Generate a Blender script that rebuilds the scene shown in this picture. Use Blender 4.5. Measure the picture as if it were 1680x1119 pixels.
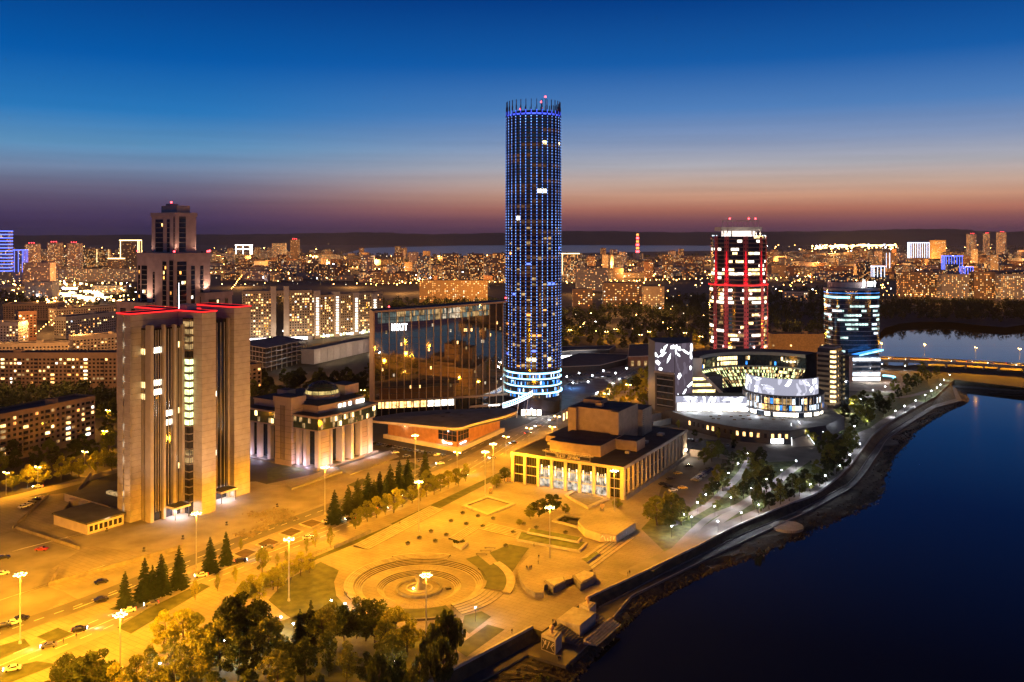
import bpy, bmesh, math, random
import numpy as np
from mathutils import Vector, Matrix
R = math.radians
for o in list(bpy.data.objects): bpy.data.objects.remove(o)
SC = bpy.context.scene
COL = SC.collection
random.seed(11); NR = np.random.RandomState(5)

# ---------------------------------------------------------------- camera
F, YH, CX, CH = 1450.0, 388.0, 840.0, 119.0      # focal length (photo px), horizon row, centre column, drone height
cam = bpy.data.cameras.new('camera'); camo = bpy.data.objects.new('camera', cam); COL.objects.link(camo)
camo.location = (0, 0, CH); camo.rotation_euler = (R(90), 0, 0)
cam.sensor_width = 36; cam.lens = F / 1680 * 36; cam.shift_y = -(559.5 - YH) / 1680
cam.clip_start = 1; cam.clip_end = 90000
SC.camera = camo
# ---------------------------------------------------------------- dusk sky (sun already set beyond the right-hand hills)
W = bpy.data.worlds.new('World'); SC.world = W; W.use_nodes = True
nt = W.node_tree; nt.nodes.clear()
def srgb(r, g, b):
    f = lambda c: ((c / 255 + .055) / 1.055) ** 2.4 if c > 10 else c / 255 / 12.92
    return (f(r), f(g), f(b), 1)
def N(t, **k):
    n = nt.nodes.new(t)
    for a, b in k.items(): setattr(n, a, b)
    return n
L = nt.links.new
tc = N('ShaderNodeTexCoord'); sep = N('ShaderNodeSeparateXYZ'); L(tc.outputs['Generated'], sep.inputs[0])
def sky_ramp(stops):
    r = N('ShaderNodeValToRGB'); e = r.color_ramp.elements
    while len(e) > 1: e.remove(e[-1])
    e[0].position = 0; e[0].color = srgb(*stops[0][1])
    for p, c in stops[1:]:
        x = e.new(p); x.color = srgb(*c)
    L(sep.outputs[2], r.inputs[0]); return r
AWAY = [(0, (44, 38, 76)), (.010, (50, 42, 84)), (.022, (64, 54, 94)), (.036, (84, 74, 106)), (.052, (104, 102, 130)), (.070, (114, 134, 166)), (.095, (92, 146, 190)),
        (.130, (38, 120, 188)), (.185, (0, 90, 170)), (.262, (0, 58, 132)), (.40, (1, 28, 74)), (.62, (2, 12, 36)), (1, (2, 8, 26))]
TOWARD = [(0, (80, 52, 78)), (.008, (96, 60, 82)), (.018, (124, 76, 86)), (.030, (178, 112, 96)), (.044, (204, 152, 126)), (.060, (200, 172, 158)), (.078, (176, 174, 182)), (.104, (134, 152, 186)),
          (.140, (80, 128, 188)), (.190, (20, 92, 168)), (.262, (0, 58, 132)), (.40, (1, 28, 74)), (.62, (2, 12, 36)), (1, (2, 8, 26))]
ra, rb = sky_ramp(AWAY), sky_ramp(TOWARD)
dot = N('ShaderNodeVectorMath', operation='DOT_PRODUCT'); L(tc.outputs['Generated'], dot.inputs[0]); dot.inputs[1].default_value = (.42, .907, 0)
mr = N('ShaderNodeMapRange', interpolation_type='SMOOTHSTEP'); L(dot.outputs['Value'], mr.inputs[0])
mr.inputs[1].default_value = .68; mr.inputs[2].default_value = 1.0
mx = N('ShaderNodeMix', data_type='RGBA'); L(mr.outputs[0], mx.inputs[0]); L(ra.outputs[0], mx.inputs[6]); L(rb.outputs[0], mx.inputs[7])
mpn = N('ShaderNodeMapping'); mpn.inputs['Scale'].default_value = (2.2, 2.2, 70); L(tc.outputs['Generated'], mpn.inputs[0])      # faint stratus streaks low over the horizon
nz = N('ShaderNodeTexNoise'); nz.inputs['Scale'].default_value = 1.6; nz.inputs['Detail'].default_value = 4; L(mpn.outputs[0], nz.inputs['Vector'])
st = N('ShaderNodeMapRange'); st.inputs[1].default_value = .3; st.inputs[2].default_value = .7; st.inputs[3].default_value = .92; st.inputs[4].default_value = 1.05; L(nz.outputs['Fac'], st.inputs[0])
lo = N('ShaderNodeMapRange'); lo.inputs[1].default_value = .06; lo.inputs[2].default_value = .17; lo.inputs[3].default_value = 1; lo.inputs[4].default_value = 0; L(sep.outputs[2], lo.inputs[0])
sm_ = N('ShaderNodeMix', data_type='RGBA', blend_type='MULTIPLY'); L(lo.outputs[0], sm_.inputs[0]); L(mx.outputs[2], sm_.inputs[6]); L(st.outputs[0], sm_.inputs[7])
bg = N('ShaderNodeBackground'); L(sm_.outputs[2], bg.inputs[0]); bg.inputs[1].default_value = 1.0
out = N('ShaderNodeOutputWorld'); L(bg.outputs[0], out.inputs[0])
# ---------------------------------------------------------------- exposure and sampling
SC.view_settings.view_transform = 'Standard'; SC.view_settings.look = 'None'
SC.view_settings.exposure = 0; SC.view_settings.gamma = 1; SC.view_settings.use_curve_mapping = False
SC.render.engine = 'CYCLES'
cy = SC.cycles
cy.use_denoising = True; cy.max_bounces = 5; cy.diffuse_bounces = 2; cy.glossy_bounces = 3; cy.transmission_bounces = 2; cy.volume_bounces = 0
cy.sample_clamp_indirect = 3; cy.sample_clamp_direct = 0; cy.use_light_tree = True; cy.caustics_reflective = False; cy.caustics_refractive = False
try: cy.denoiser = 'OPENIMAGEDENOISE'
except Exception: pass

# ================================================================ helpers
def G(px, py, z=0.):                       # where a point of the ground level z seen at photo pixel (px, py) stands
    Y = (CH - z) * F / (py - YH); return ((px - CX) * Y / F, Y)
def HT(py, Y): return CH - (py - YH) * Y / F
def XA(px, Y): return (px - CX) * Y / F
ORIG = {}
class Fr:                                  # local frame: a along deg, b along deg + 90
    def __init__(s, o, deg):
        s.o = o; s.d = R(deg); s.c, s.s = math.cos(s.d), math.sin(s.d)
    def p(s, a, b): return (s.o[0] + a * s.c - b * s.s, s.o[1] + a * s.s + b * s.c)
    def inv(s, x, y):
        x -= s.o[0]; y -= s.o[1]; return (x * s.c + y * s.s, -x * s.s + y * s.c)
def area(poly): return sum(poly[i][0] * poly[(i + 1) % len(poly)][1] - poly[(i + 1) % len(poly)][0] * poly[i][1] for i in range(len(poly))) / 2
def ccw(poly):
    poly = [tuple(p[:2]) for p in poly]
    return poly if area(poly) > 0 else poly[::-1]
class MB:
    def __init__(s): s.v = []; s.f = []; s.m = []
    def face(s, pts, m=0):
        n = len(s.v); s.v += [tuple(p) for p in pts]; s.f.append(tuple(range(n, n + len(pts)))); s.m.append(m)
    def prism(s, poly, z0, z1, m=0, top=None, bottom=False):
        poly = ccw(poly); n = len(s.v); k = len(poly)
        s.v += [(x, y, z0) for x, y in poly] + [(x, y, z1) for x, y in poly]
        for i in range(k):
            j = (i + 1) % k; s.f.append((n + i, n + j, n + k + j, n + k + i)); s.m.append(m)
        if top is not False: s.f.append(tuple(range(n + k, n + 2 * k))); s.m.append(m if top is None else top)
        if bottom: s.f.append(tuple(range(n + k - 1, n - 1, -1))); s.m.append(m)
        return s
    def box(s, fr, a0, a1, b0, b1, z0, z1, m=0, top=None, bottom=True):
        return s.prism([fr.p(a0, b0), fr.p(a1, b0), fr.p(a1, b1), fr.p(a0, b1)], z0, z1, m, top, bottom)
    def tube(s, p0, p1, r0, r1=None, n=8, m=0, cap=True):
        r1 = r0 if r1 is None else r1
        p0, p1 = Vector(p0), Vector(p1); d = (p1 - p0).normalized()
        a = d.orthogonal().normalized(); b = d.cross(a); k = len(s.v)
        for p, r in ((p0, r0), (p1, r1)):
            for i in range(n):
                t = 2 * math.pi * i / n; s.v.append(tuple(p + a * (r * math.cos(t)) + b * (r * math.sin(t))))
        for i in range(n):
            j = (i + 1) % n; s.f.append((k + i, k + j, k + n + j, k + n + i)); s.m.append(m)
        if cap:
            s.f.append(tuple(range(k + n - 1, k - 1, -1))); s.m.append(m); s.f.append(tuple(range(k + n, k + 2 * n))); s.m.append(m)
        return s
    def lathe(s, c, prof, n=16, m=0, t0=0., t1=2 * math.pi, cap=False):
        k = len(s.v); full = abs(t1 - t0 - 2 * math.pi) < 1e-6; cnt = n if full else n + 1
        for r, z in prof:
            for i in range(cnt):
                t = t0 + (t1 - t0) * i / n; s.v.append((c[0] + r * math.cos(t), c[1] + r * math.sin(t), z))
        for q in range(len(prof) - 1):
            for i in range(n):
                j = (i + 1) % cnt
                s.f.append((k + q * cnt + i, k + q * cnt + j, k + (q + 1) * cnt + j, k + (q + 1) * cnt + i)); s.m.append(m)
        if cap: s.f.append(tuple(range(k + (len(prof) - 1) * cnt, k + len(prof) * cnt))); s.m.append(m)
        return s
    def strip(s, A, B, m=0):               # quads between two polylines of 3-D points
        for i in range(len(A) - 1): s.face((A[i], B[i], B[i + 1], A[i + 1]), m)
        return s
    def win(s, p0, d, n, s0, s1, z0, z1, off, m=0):
        x0, y0 = p0[0] + d[0] * s0 + n[0] * off, p0[1] + d[1] * s0 + n[1] * off
        x1, y1 = p0[0] + d[0] * s1 + n[0] * off, p0[1] + d[1] * s1 + n[1] * off
        s.face(((x0, y0, z0), (x1, y1, z0), (x1, y1, z1), (x0, y0, z1)), m)
    def mesh(s, name, mats, o=(0, 0, 0), smooth=False):
        me = bpy.data.meshes.new(name)
        v = np.array(s.v, dtype=float).reshape(-1, 3) - np.array(o)
        me.from_pydata(v.tolist(), [], s.f)
        for m in mats: me.materials.append(M[m] if isinstance(m, str) else m)
        if len(mats) > 1: me.polygons.foreach_set('material_index', s.m)
        if smooth: me.polygons.foreach_set('use_smooth', [True] * len(s.f))
        me.update(); return me
    def build(s, name, mats, parent=None, label=None, cat=None, group=None, kind=None, smooth=False, o=None):
        if not s.f: return None
        if isinstance(mats, str): mats = [mats]
        if parent is not None: o = ORIG[parent.name]
        elif o is None:
            a = np.array(s.v); o = ((a[:, 0].min() + a[:, 0].max()) / 2, (a[:, 1].min() + a[:, 1].max()) / 2, a[:, 2].min())
        ob = bpy.data.objects.new(name, s.mesh(name, mats, o, smooth)); COL.objects.link(ob)
        ORIG[ob.name] = tuple(o)
        if parent is not None: ob.parent = parent
        if parent is None: ob.location = o
        return tag(ob, label, cat, group, kind)
def tag(o, label=None, cat=None, group=None, kind=None):
    for k, v in (('label', label), ('category', cat), ('group', group), ('kind', kind)):
        if v: o[k] = v
    return o
def sub(ob):                               # a part's mesh uses the thing's origin, so do its sub-parts
    return ob
def thing(name, label, cat, loc=(0, 0, 0), rz=0., group=None):
    o = bpy.data.objects.new(name, None); COL.objects.link(o)
    loc = tuple(loc) if len(loc) == 3 else (loc[0], loc[1], 0.)
    o.location = loc; o.rotation_euler = (0, 0, rz); o.empty_display_size = .5; ORIG[o.name] = loc
    return tag(o, label, cat, group)
def copy_tree(o, parent=None):
    c = o.copy(); COL.objects.link(c); c.parent = parent
    for ch in KIDS.get(o.name, []): copy_tree2(ch, c)
    return c
KIDS = {}
def copy_tree2(o, parent):
    c = o.copy(); COL.objects.link(c); c.parent = parent
    for ch in KIDS.get(o.name, []): copy_tree2(ch, c)
def kids(proto):
    for o in list(COL.objects):
        if o.parent is not None: 
            l = KIDS.setdefault(o.parent.name, [])
            if o not in l: l.append(o)
ORD = ['first', 'second', 'third', 'fourth', 'fifth', 'sixth', 'seventh', 'eighth', 'ninth', 'tenth', 'eleventh', 'twelfth', 'thirteenth', 'fourteenth', 'fifteenth',
       'sixteenth', 'seventeenth', 'eighteenth', 'nineteenth', 'twentieth']
def ordn(i):
    if i < 20: return ORD[i]
    t = {2: 'twenty', 3: 'thirty', 4: 'forty', 5: 'fifty', 6: 'sixty', 7: 'seventy', 8: 'eighty', 9: 'ninety'}
    q, r = divmod(i + 1, 10)
    return (t[q] + '-' + ORD[r - 1]) if r else t[q][:-1] + 'ieth'

# ---------------------------------------------------------------- materials
M = {}
def pm(name, col, var=.18, scale=.6, rough=.85, metal=0., bump=0., spec=.5, col2=None, detail=4., coat=0.):
    m = bpy.data.materials.new(name); m.use_nodes = True; M[name] = m
    t = m.node_tree; b = t.nodes['Principled BSDF']
    b.inputs['Roughness'].default_value = rough; b.inputs['Metallic'].default_value = metal
    b.inputs['Specular IOR Level'].default_value = spec; b.inputs['Coat Weight'].default_value = coat
    tcn = t.nodes.new('ShaderNodeTexCoord'); no = t.nodes.new('ShaderNodeTexNoise'); no.inputs['Scale'].default_value = scale; no.inputs['Detail'].default_value = detail
    t.links.new(tcn.outputs['Object'], no.inputs['Vector'])
    mxn = t.nodes.new('ShaderNodeMix'); mxn.data_type = 'RGBA'
    rp = t.nodes.new('ShaderNodeMapRange'); rp.inputs[1].default_value = .3; rp.inputs[2].default_value = .7
    t.links.new(no.outputs['Fac'], rp.inputs[0]); t.links.new(rp.outputs[0], mxn.inputs[0])
    c2 = col2 or tuple(min(1, c * (1 + var)) for c in col)
    mxn.inputs[6].default_value = tuple(c * (1 - var) for c in col) + (1,); mxn.inputs[7].default_value = tuple(c2) + (1,)
    t.links.new(mxn.outputs[2], b.inputs['Base Color'])
    if bump:
        bn = t.nodes.new('ShaderNodeBump'); bn.inputs['Strength'].default_value = bump; bn.inputs['Distance'].default_value = .3
        n2 = t.nodes.new('ShaderNodeTexNoise'); n2.inputs['Scale'].default_value = scale * 6; t.links.new(tcn.outputs['Object'], n2.inputs['Vector'])
        t.links.new(n2.outputs['Fac'], bn.inputs['Height']); t.links.new(bn.outputs[0], b.inputs['Normal'])
    return m
def em(name, col, s, var=0., scale=.4, sample=False):
    m = bpy.data.materials.new(name); m.use_nodes = True; M[name] = m
    t = m.node_tree; t.nodes.clear(); e = t.nodes.new('ShaderNodeEmission'); o = t.nodes.new('ShaderNodeOutputMaterial')
    e.inputs[0].default_value = tuple(col) + (1,); e.inputs[1].default_value = s; t.links.new(e.outputs[0], o.inputs[0])
    if var:
        tcn = t.nodes.new('ShaderNodeTexCoord'); no = t.nodes.new('ShaderNodeTexNoise'); no.inputs['Scale'].default_value = scale; no.inputs['Detail'].default_value = 3
        t.links.new(tcn.outputs['Object'], no.inputs['Vector'])
        rp = t.nodes.new('ShaderNodeMapRange'); rp.inputs[1].default_value = .32; rp.inputs[2].default_value = .68; rp.inputs[3].default_value = s * (1 - var); rp.inputs[4].default_value = s * (1 + var)
        t.links.new(no.outputs['Fac'], rp.inputs[0]); t.links.new(rp.outputs[0], e.inputs[1])
    m.cycles.emission_sampling = 'AUTO' if sample else 'NONE'
    return m
# ground
pm('land', (.055, .05, .04), .35, .05); pm('paving', (.215, .19, .16), .25, .045, col2=(.36, .32, .27), detail=11); pm('asphalt', (.11, .105, .10), .25, .15, rough=.75)
pm('asphalt_worn', (.235, .215, .185), .3, .08, rough=.8); pm('kerb', (.42, .40, .36), .15, .5); pm('grass', (.08, .11, .025), .45, .35, col2=(.14, .17, .045))
pm('lawn_dry', (.05, .065, .014), .4, .3, col2=(.085, .10, .025)); pm('soil', (.07, .05, .03), .4, .3); pm('rock', (.05, .043, .03), .5, .5, bump=.6); pm('paint', (.75, .75, .7), .15, 1.); pm('step_stone', (.36, .33, .28), .2, .5)
pm('riser_shade', (.05, .045, .04), .3, .5); pm('plaza_wall', (.19, .165, .135), .3, .4); pm('granite_dark', (.16, .15, .14), .25, .5); pm('plank_wood', (.20, .12, .06), .25, .8); pm('hill', (.03, .035, .03), .4, .0006); pm('bank', (.05, .045, .025), .5, .3, bump=.4)  # riser colour darkened: shade of the step fronts painted into the stone
def slabs(name, bw, bh, k):                # joints between paving slabs as fine relief of colour
    t = M[name].node_tree; b = t.nodes['Principled BSDF']; src = b.inputs['Base Color'].links[0].from_socket
    tcn = t.nodes.new('ShaderNodeTexCoord'); mp = t.nodes.new('ShaderNodeMapping'); mp.inputs['Rotation'].default_value = (0, 0, R(33)); t.links.new(tcn.outputs['Object'], mp.inputs[0])
    br = t.nodes.new('ShaderNodeTexBrick'); br.inputs['Scale'].default_value = 1; br.inputs['Brick Width'].default_value = bw; br.inputs['Row Height'].default_value = bh; br.inputs['Mortar Size'].default_value = .07; br.inputs['Mortar'].default_value = (k, k, k, 1)
    br.inputs['Color1'].default_value = (1, 1, 1, 1); br.inputs['Color2'].default_value = (.9, .9, .9, 1); t.links.new(mp.outputs[0], br.inputs['Vector'])
    mm = t.nodes.new('ShaderNodeMix'); mm.data_type = 'RGBA'; mm.blend_type = 'MULTIPLY'; mm.inputs[0].default_value = 1; t.links.new(src, mm.inputs[6]); t.links.new(br.outputs['Color'], mm.inputs[7]); t.links.new(mm.outputs[2], b.inputs['Base Color'])
slabs('paving', 4., 2., .6)
# buildings
pm('concrete', (.37, .33, .28), .14, .35); pm('concrete_joint', (.17, .14, .11), .2, .4); pm('concrete_fin', (.33, .285, .23), .12, .3); pm('roof_dark', (.05, .05, .055), .3, .2)
pm('roof_grey', (.16, .16, .17), .25, .15); pm('pink_stone', (.37, .30, .29), .1, .3); pm('white_stone', (.46, .42, .42), .08, .3); pm('stone_line', (.12, .10, .10), .1, 1)
pm('theatre_stone', (.42, .36, .28), .12, .3); pm('theatre_brick', (.36, .27, .18), .15, .4); pm('timber_clad', (.42, .20, .08), .22, .35); pm('fascia', (.62, .56, .46), .08, .4)
pm('bronze', (.46, .32, .19), .12, .5, rough=.5, metal=.1); pm('metal_dark', (.06, .06, .065), .2, 1, rough=.5, metal=.6); pm('metal_grey', (.35, .35, .36), .15, 1, rough=.5, metal=.5)
pm('steel_white', (.7, .7, .7), .1, 1, rough=.5); pm('glass_dark', (.012, .013, .018), .3, .5, rough=.08, spec=.9); pm('glass_tower', (.018, .018, .030), .5, .25, rough=.1, spec=1., metal=.0)
pm('glass_mirror', (.40, .33, .25), .06, .4, rough=.035, metal=.92); pm('glass_blue', (.02, .03, .045), .3, .4, rough=.08, spec=1.); pm('spandrel', (.10, .065, .05), .25, .4, rough=.4)
pm('red_clad', (.42, .08, .09), .15, .4); pm('grey_clad', (.30, .30, .32), .12, .3); pm('black_clad', (.045, .042, .05), .2, .4, rough=.5); pm('brick_yellow', (.45, .30, .13), .25, .8)
for n_, c_ in dict(wall_beige=(.40, .33, .25), wall_brown=(.26, .18, .12), wall_grey=(.30, .29, .29), wall_pale=(.52, .48, .43), wall_brick=(.30, .16, .10), wall_pink=(.44, .33, .30)).items(): pm(n_, c_, .15, .25)
pm('crown_dark', (.03, .03, .09), .2, 1, rough=.5); pm('pane', (.02, .02, .025), .3, .8, rough=.1, spec=.8); pm('glass_green', (.05, .08, .07), .3, .4, rough=.1, spec=.9)
# lit windows and lamps
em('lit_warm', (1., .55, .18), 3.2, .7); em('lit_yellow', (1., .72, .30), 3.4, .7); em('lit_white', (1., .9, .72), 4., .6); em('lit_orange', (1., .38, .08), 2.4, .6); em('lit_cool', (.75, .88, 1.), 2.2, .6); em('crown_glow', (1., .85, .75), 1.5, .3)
em('lit_dim', (1., .62, .25), .5, .8); em('pane_brown', (1., .45, .22), .07, .8, .15); em('dome_glow', (1., .72, .25), .75, .6, .3); em('teal_dim', (.5, .62, .55), .22, .8, .25); em('lobby', (1., .80, .55), .7, .75, .5); em('lobby_cool', (1., .86, .72), .6, .75, .5); em('lit_green', (.86, 1., .45), 2.2, .6); em('lit_teal', (.62, .9, .85), 1.6, .8, .25); em('lit_purple', (.6, .1, 1.), 3.)
em('far_warm', (1., .46, .13), 1.9, .6, .1); em('far_yellow', (1., .62, .24), 2.0, .6, .1); em('far_white', (1., .82, .55), 2.4, .6, .1); em('far_orange', (1., .32, .06), 1.8, .6, .1)
em('sodium', (1., .62, .22), 40.); em('sodium_far', (1., .45, .10), 45.); em('led_white', (.85, .9, 1.), 40.); em('beacon', (1., .04, .05), 14.); em('red_neon', (1., .02, .02), 2.4)
em('led_dot', (.20, .42, 1.), 3.4, .55, .09); em('fin_glow_blue', (.03, .07, 1.), .16); em('led_blue', (.06, .10, 1.), 2.2, .4, .3); em('ring_cyan', (.35, .75, 1.), 4.2, sample=True); em('screen_white', (.92, .95, 1.), 3.)
em('city_blue', (.10, .16, 1.), 3.5); em('city_ice', (.55, .7, 1.), 5.); em('gold_line', (1., .72, .3), 6.); em('sign_white', (.92, .95, 1.), 9., sample=True); em('flood_white', (1., .93, .9), 9., sample=True)
em('headlight', (1., .95, .85), 30.); em('taillight', (1., .05, .03), 8.); em('glow_white', (1., .86, .66), 14.); em('red_wash_glow', (1., .015, .03), .9, .5, .15); em('stadium', (1., .62, .26), 9., .6, .02)
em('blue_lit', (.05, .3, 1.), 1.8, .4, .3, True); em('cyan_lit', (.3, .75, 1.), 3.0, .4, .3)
def water_mat(name, col, scale, bump):
    m = pm(name, col, .1, .01, rough=.04, spec=.42); t = m.node_tree; b = t.nodes['Principled BSDF']; b.inputs['IOR'].default_value = 1.33
    tcn = t.nodes.new('ShaderNodeTexCoord'); n2 = t.nodes.new('ShaderNodeTexNoise'); n2.inputs['Scale'].default_value = scale; n2.inputs['Detail'].default_value = 3
    t.links.new(tcn.outputs['Object'], n2.inputs['Vector']); bn = t.nodes.new('ShaderNodeBump'); bn.inputs['Strength'].default_value = bump; bn.inputs['Distance'].default_value = .2
    t.links.new(n2.outputs['Fac'], bn.inputs['Height']); t.links.new(bn.outputs[0], b.inputs['Normal'])
water_mat('water_near', (.004, .006, .012), .3, .012); water_mat('water_far', (.006, .008, .014), .05, .02); M['water_far'].node_tree.nodes['Principled BSDF'].inputs['Roughness'].default_value = .3
# media facade: bright shards drifting over a dim lavender screen
def media(name, scale, base, bright, thr):
    m = em(name, (1, 1, 1), 1, sample=True); t = m.node_tree; e = t.nodes['Emission']
    tcn = t.nodes.new('ShaderNodeTexCoord'); mp = t.nodes.new('ShaderNodeMapping'); t.links.new(tcn.outputs['Object'], mp.inputs[0])
    mp.inputs['Rotation'].default_value = (.4, .5, .7); mp.inputs['Scale'].default_value = (1, 1, .55)
    vo = t.nodes.new('ShaderNodeTexVoronoi'); vo.inputs['Scale'].default_value = scale; vo.distance = 'MANHATTAN'; t.links.new(mp.outputs[0], vo.inputs['Vector'])
    no = t.nodes.new('ShaderNodeTexNoise'); no.inputs['Scale'].default_value = scale * 1.3; no.inputs['Detail'].default_value = 1; t.links.new(mp.outputs[0], no.inputs['Vector'])
    ad = t.nodes.new('ShaderNodeMath'); ad.operation = 'SUBTRACT'; t.links.new(no.outputs['Fac'], ad.inputs[0])
    ml = t.nodes.new('ShaderNodeMath'); ml.operation = 'MULTIPLY'; ml.inputs[1].default_value = 0.30; t.links.new(vo.outputs['Distance'], ml.inputs[0]); t.links.new(ml.outputs[0], ad.inputs[1])
    rp = t.nodes.new('ShaderNodeValToRGB'); el = rp.color_ramp.elements; el[0].position = thr; el[0].color = tuple(base) + (1,); el[1].position = thr + .03; el[1].color = tuple(bright) + (1,)
    t.links.new(ad.outputs[0], rp.inputs[0]); t.links.new(rp.outputs[0], e.inputs[0])
media('media_dark', .16, (.10, .075, .10), (.16, .13, .17), .345); media('media_light', .2, (.42, .42, .54), (.8, .8, .95), .345)
# foliage
def leaf(name, a, b):
    m = pm(name, a, .3, 1.2, rough=.8, col2=b, spec=.2)
    t = m.node_tree; p = t.nodes['Principled BSDF']
    tr = t.nodes.new('ShaderNodeBsdfTranslucent'); mxs = t.nodes.new('ShaderNodeMixShader'); mxs.inputs[0].default_value = .3
    src = p.inputs['Base Color'].links[0].from_socket; t.links.new(src, tr.inputs[0])
    o = t.nodes['Material Output']; t.links.new(p.outputs[0], mxs.inputs[1]); t.links.new(tr.outputs[0], mxs.inputs[2]); t.links.new(mxs.outputs[0], o.inputs[0])
leaf('leaf_green', (.05, .07, .02), (.09, .11, .03)); leaf('leaf_dark', (.035, .05, .02), (.06, .075, .025)); leaf('leaf_yellow', (.25, .26, .035), (.36, .36, .06)); leaf('leaf_olive', (.13, .15, .03), (.21, .22, .05))
leaf('needle', (.022, .038, .022), (.04, .06, .03)); pm('bark', (.07, .055, .04), .3, 2.)
LIGHTN = [0]
def point(loc, power, col, parent=None, r=.3, spot=None, aim=None, name='lamp_or_fill_light', blend=.6):
    l = bpy.data.lights.new(name, 'SPOT' if spot else 'POINT'); l.energy = power; l.color = col; l.shadow_soft_size = r
    if spot: l.spot_size = R(spot); l.spot_blend = blend
    o = bpy.data.objects.new(name, l); COL.objects.link(o)
    if parent is not None:
        o.parent = parent; loc = tuple(np.array(loc) - np.array(ORIG[parent.name]))
    o.location = loc
    if aim is not None: o.rotation_euler = Vector(aim).to_track_quat('-Z', 'Y').to_euler()
    LIGHTN[0] += 1; return o
SOD = (1., .385, .010); WHT = (.86, .90, 1.); WRM = (1., .80, .58)

# ================================================================ terrain, water, pavements
from mathutils.geometry import tessellate_polygon
ST = [  # stations along the river bank: upper edge, walk inner edge, walk outer edge, water line (photo pixels)
 ((640, 1160), (690, 1160), (720, 1160), (925, 1165)), ((718, 1115), (765, 1113), (790, 1116), (940, 1130)), ((800, 1071), (815, 1086), (828, 1096), (945, 1125)),
 ((875, 1031), (868, 1058), (866, 1074), (952, 1120)), ((889, 1036), (897, 1050), (928, 1093), (968, 1095)),
 ((964, 983), (982, 997), (1008, 1013), (1032, 1026)), ((1000, 966), (1015, 980), (1037, 979), (1062, 997)), ((1057, 940), (1057, 957), (1062, 966), (1093, 979)),
 ((1100, 919), (1100, 934), (1106, 944), (1140, 955)), ((1146, 897), (1148, 911), (1153, 921), (1186, 934)), ((1208, 865), (1213, 879), (1224, 887), (1250, 916)),
 ((1259, 843), (1280, 851), (1294, 854), (1326, 883)), ((1300, 826), (1320, 833), (1330, 838), (1376, 858)), ((1342, 809), (1357, 813), (1366, 818), (1431, 836)),
 ((1387, 773), (1397, 788), (1407, 792), (1455, 815)), ((1414, 740), (1428, 746), (1438, 750), (1466, 762)), ((1432, 716), (1444, 725), (1455, 723), (1489, 733)),
 ((1459, 694), (1463, 706), (1470, 711), (1514, 703)), ((1500, 670), (1498, 684), (1504, 688), (1530, 692)), ((1535, 651), (1530, 665), (1535, 669), (1556, 677)),
 ((1550, 634), (1568, 654), (1578, 657), (1592, 660)), ((1566, 623), (1561, 632), (1567, 635), (1590, 645)), ((1680, 636), (1680, 639), (1680, 641), (1680, 647)), ((2300, 655), (2300, 658), (2300, 660), (2300, 668))]
ZW, ZR = -3.0, -5.2
U = [G(*s[0]) for s in ST]; I_ = [G(s[1][0], s[1][1], ZW) for s in ST]; O_ = [G(s[2][0], s[2][1], ZW) for s in ST]; WL = [G(s[3][0], s[3][1], ZR) for s in ST]
FC = (-31.9, 304.0); FR = 22.0                                        # fountain court
def circle(c, r, n=64, t0=0): return [(c[0] + r * math.cos(t0 + 2 * math.pi * i / n), c[1] + r * math.sin(t0 + 2 * math.pi * i / n)) for i in range(n)]
def refine(P, n=6, j=0.):
    out = []
    for i in range(len(P) - 1):
        for k in range(n):
            t = k / n; out.append((P[i][0] * (1 - t) + P[i + 1][0] * t + random.uniform(-j, j), P[i][1] * (1 - t) + P[i + 1][1] * t + random.uniform(-j, j)))
    return out + [P[-1]]
# land: one sheet to the horizon, open to the river and to the upper pond
POND = [(2300, 603), (1700, 600), (1560, 596), (1470, 600), (1442, 597), (1436, 570), (1441, 548), (1452, 538), (1475, 531), (1510, 528), (1560, 528), (1610, 534), (1650, 537), (1700, 530), (1900, 522), (2400, 520)]
outer = [(-25500, 20), (U[0][0] - 120, 20), (U[0][0] - 6, 60)] + U + [G(*p) for p in POND] + [(25500, 2500), (25500, 18400), (-25500, 18400)]
def sheet(name, loops, z, mat, kind='structure', parent=None, **k):
    vs = [[Vector((p[0], p[1], 0)) for p in l] for l in loops]; flat = [p for l in loops for p in l]
    b = MB(); b.v = [(p[0], p[1], z) for p in flat]
    for t in tessellate_polygon(vs):
        a_, b_, c_ = (flat[i] for i in t)
        if (b_[0] - a_[0]) * (c_[1] - a_[1]) - (b_[1] - a_[1]) * (c_[0] - a_[0]) < 0: t = t[::-1]
        b.f.append(tuple(t)); b.m.append(0)
    return b.build(name, mat, parent, kind=kind if parent is None else None, o=(flat[0][0], flat[0][1], 0) if abs(flat[0][0]) < 5000 else (0, 0, 0), **k)
sheet('ground', [outer, circle(FC, FR)], 0, 'land')
# river, pond and the far lake
def flat(name, poly, z, mat): b = MB(); b.face([(x, y, z) for x, y in ccw(poly)]); return b.build(name, mat, kind='structure', o=(0, 0, z))
flat('river_water', [(-60, 10), (3000, 10), (3000, 1000), (-60, 1000)], ZR, 'water_near')
flat('pond_water', [(300, 1001), (300, 700.), (4000, 700), (4000, 1500), (300, 1500)][::1] if False else [(250, 1001), (4000, 1001), (4000, 1700), (250, 1700)], ZR, 'water_near')
flat('lake', [G(560, 417.5), G(700, 421), G(835, 419), G(1000, 414), G(1200, 411), G(1220, 404), G(1000, 401.5), G(760, 403), G(600, 407)], .6, 'water_far')
sheet('ground', [[(330, -1200), (420, 250), (560, 520), (640, 700), (3500, 720), (3500, -1200)]], -1.5, 'land')      # far bank, seen only mirrored in the hotel glass
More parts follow.
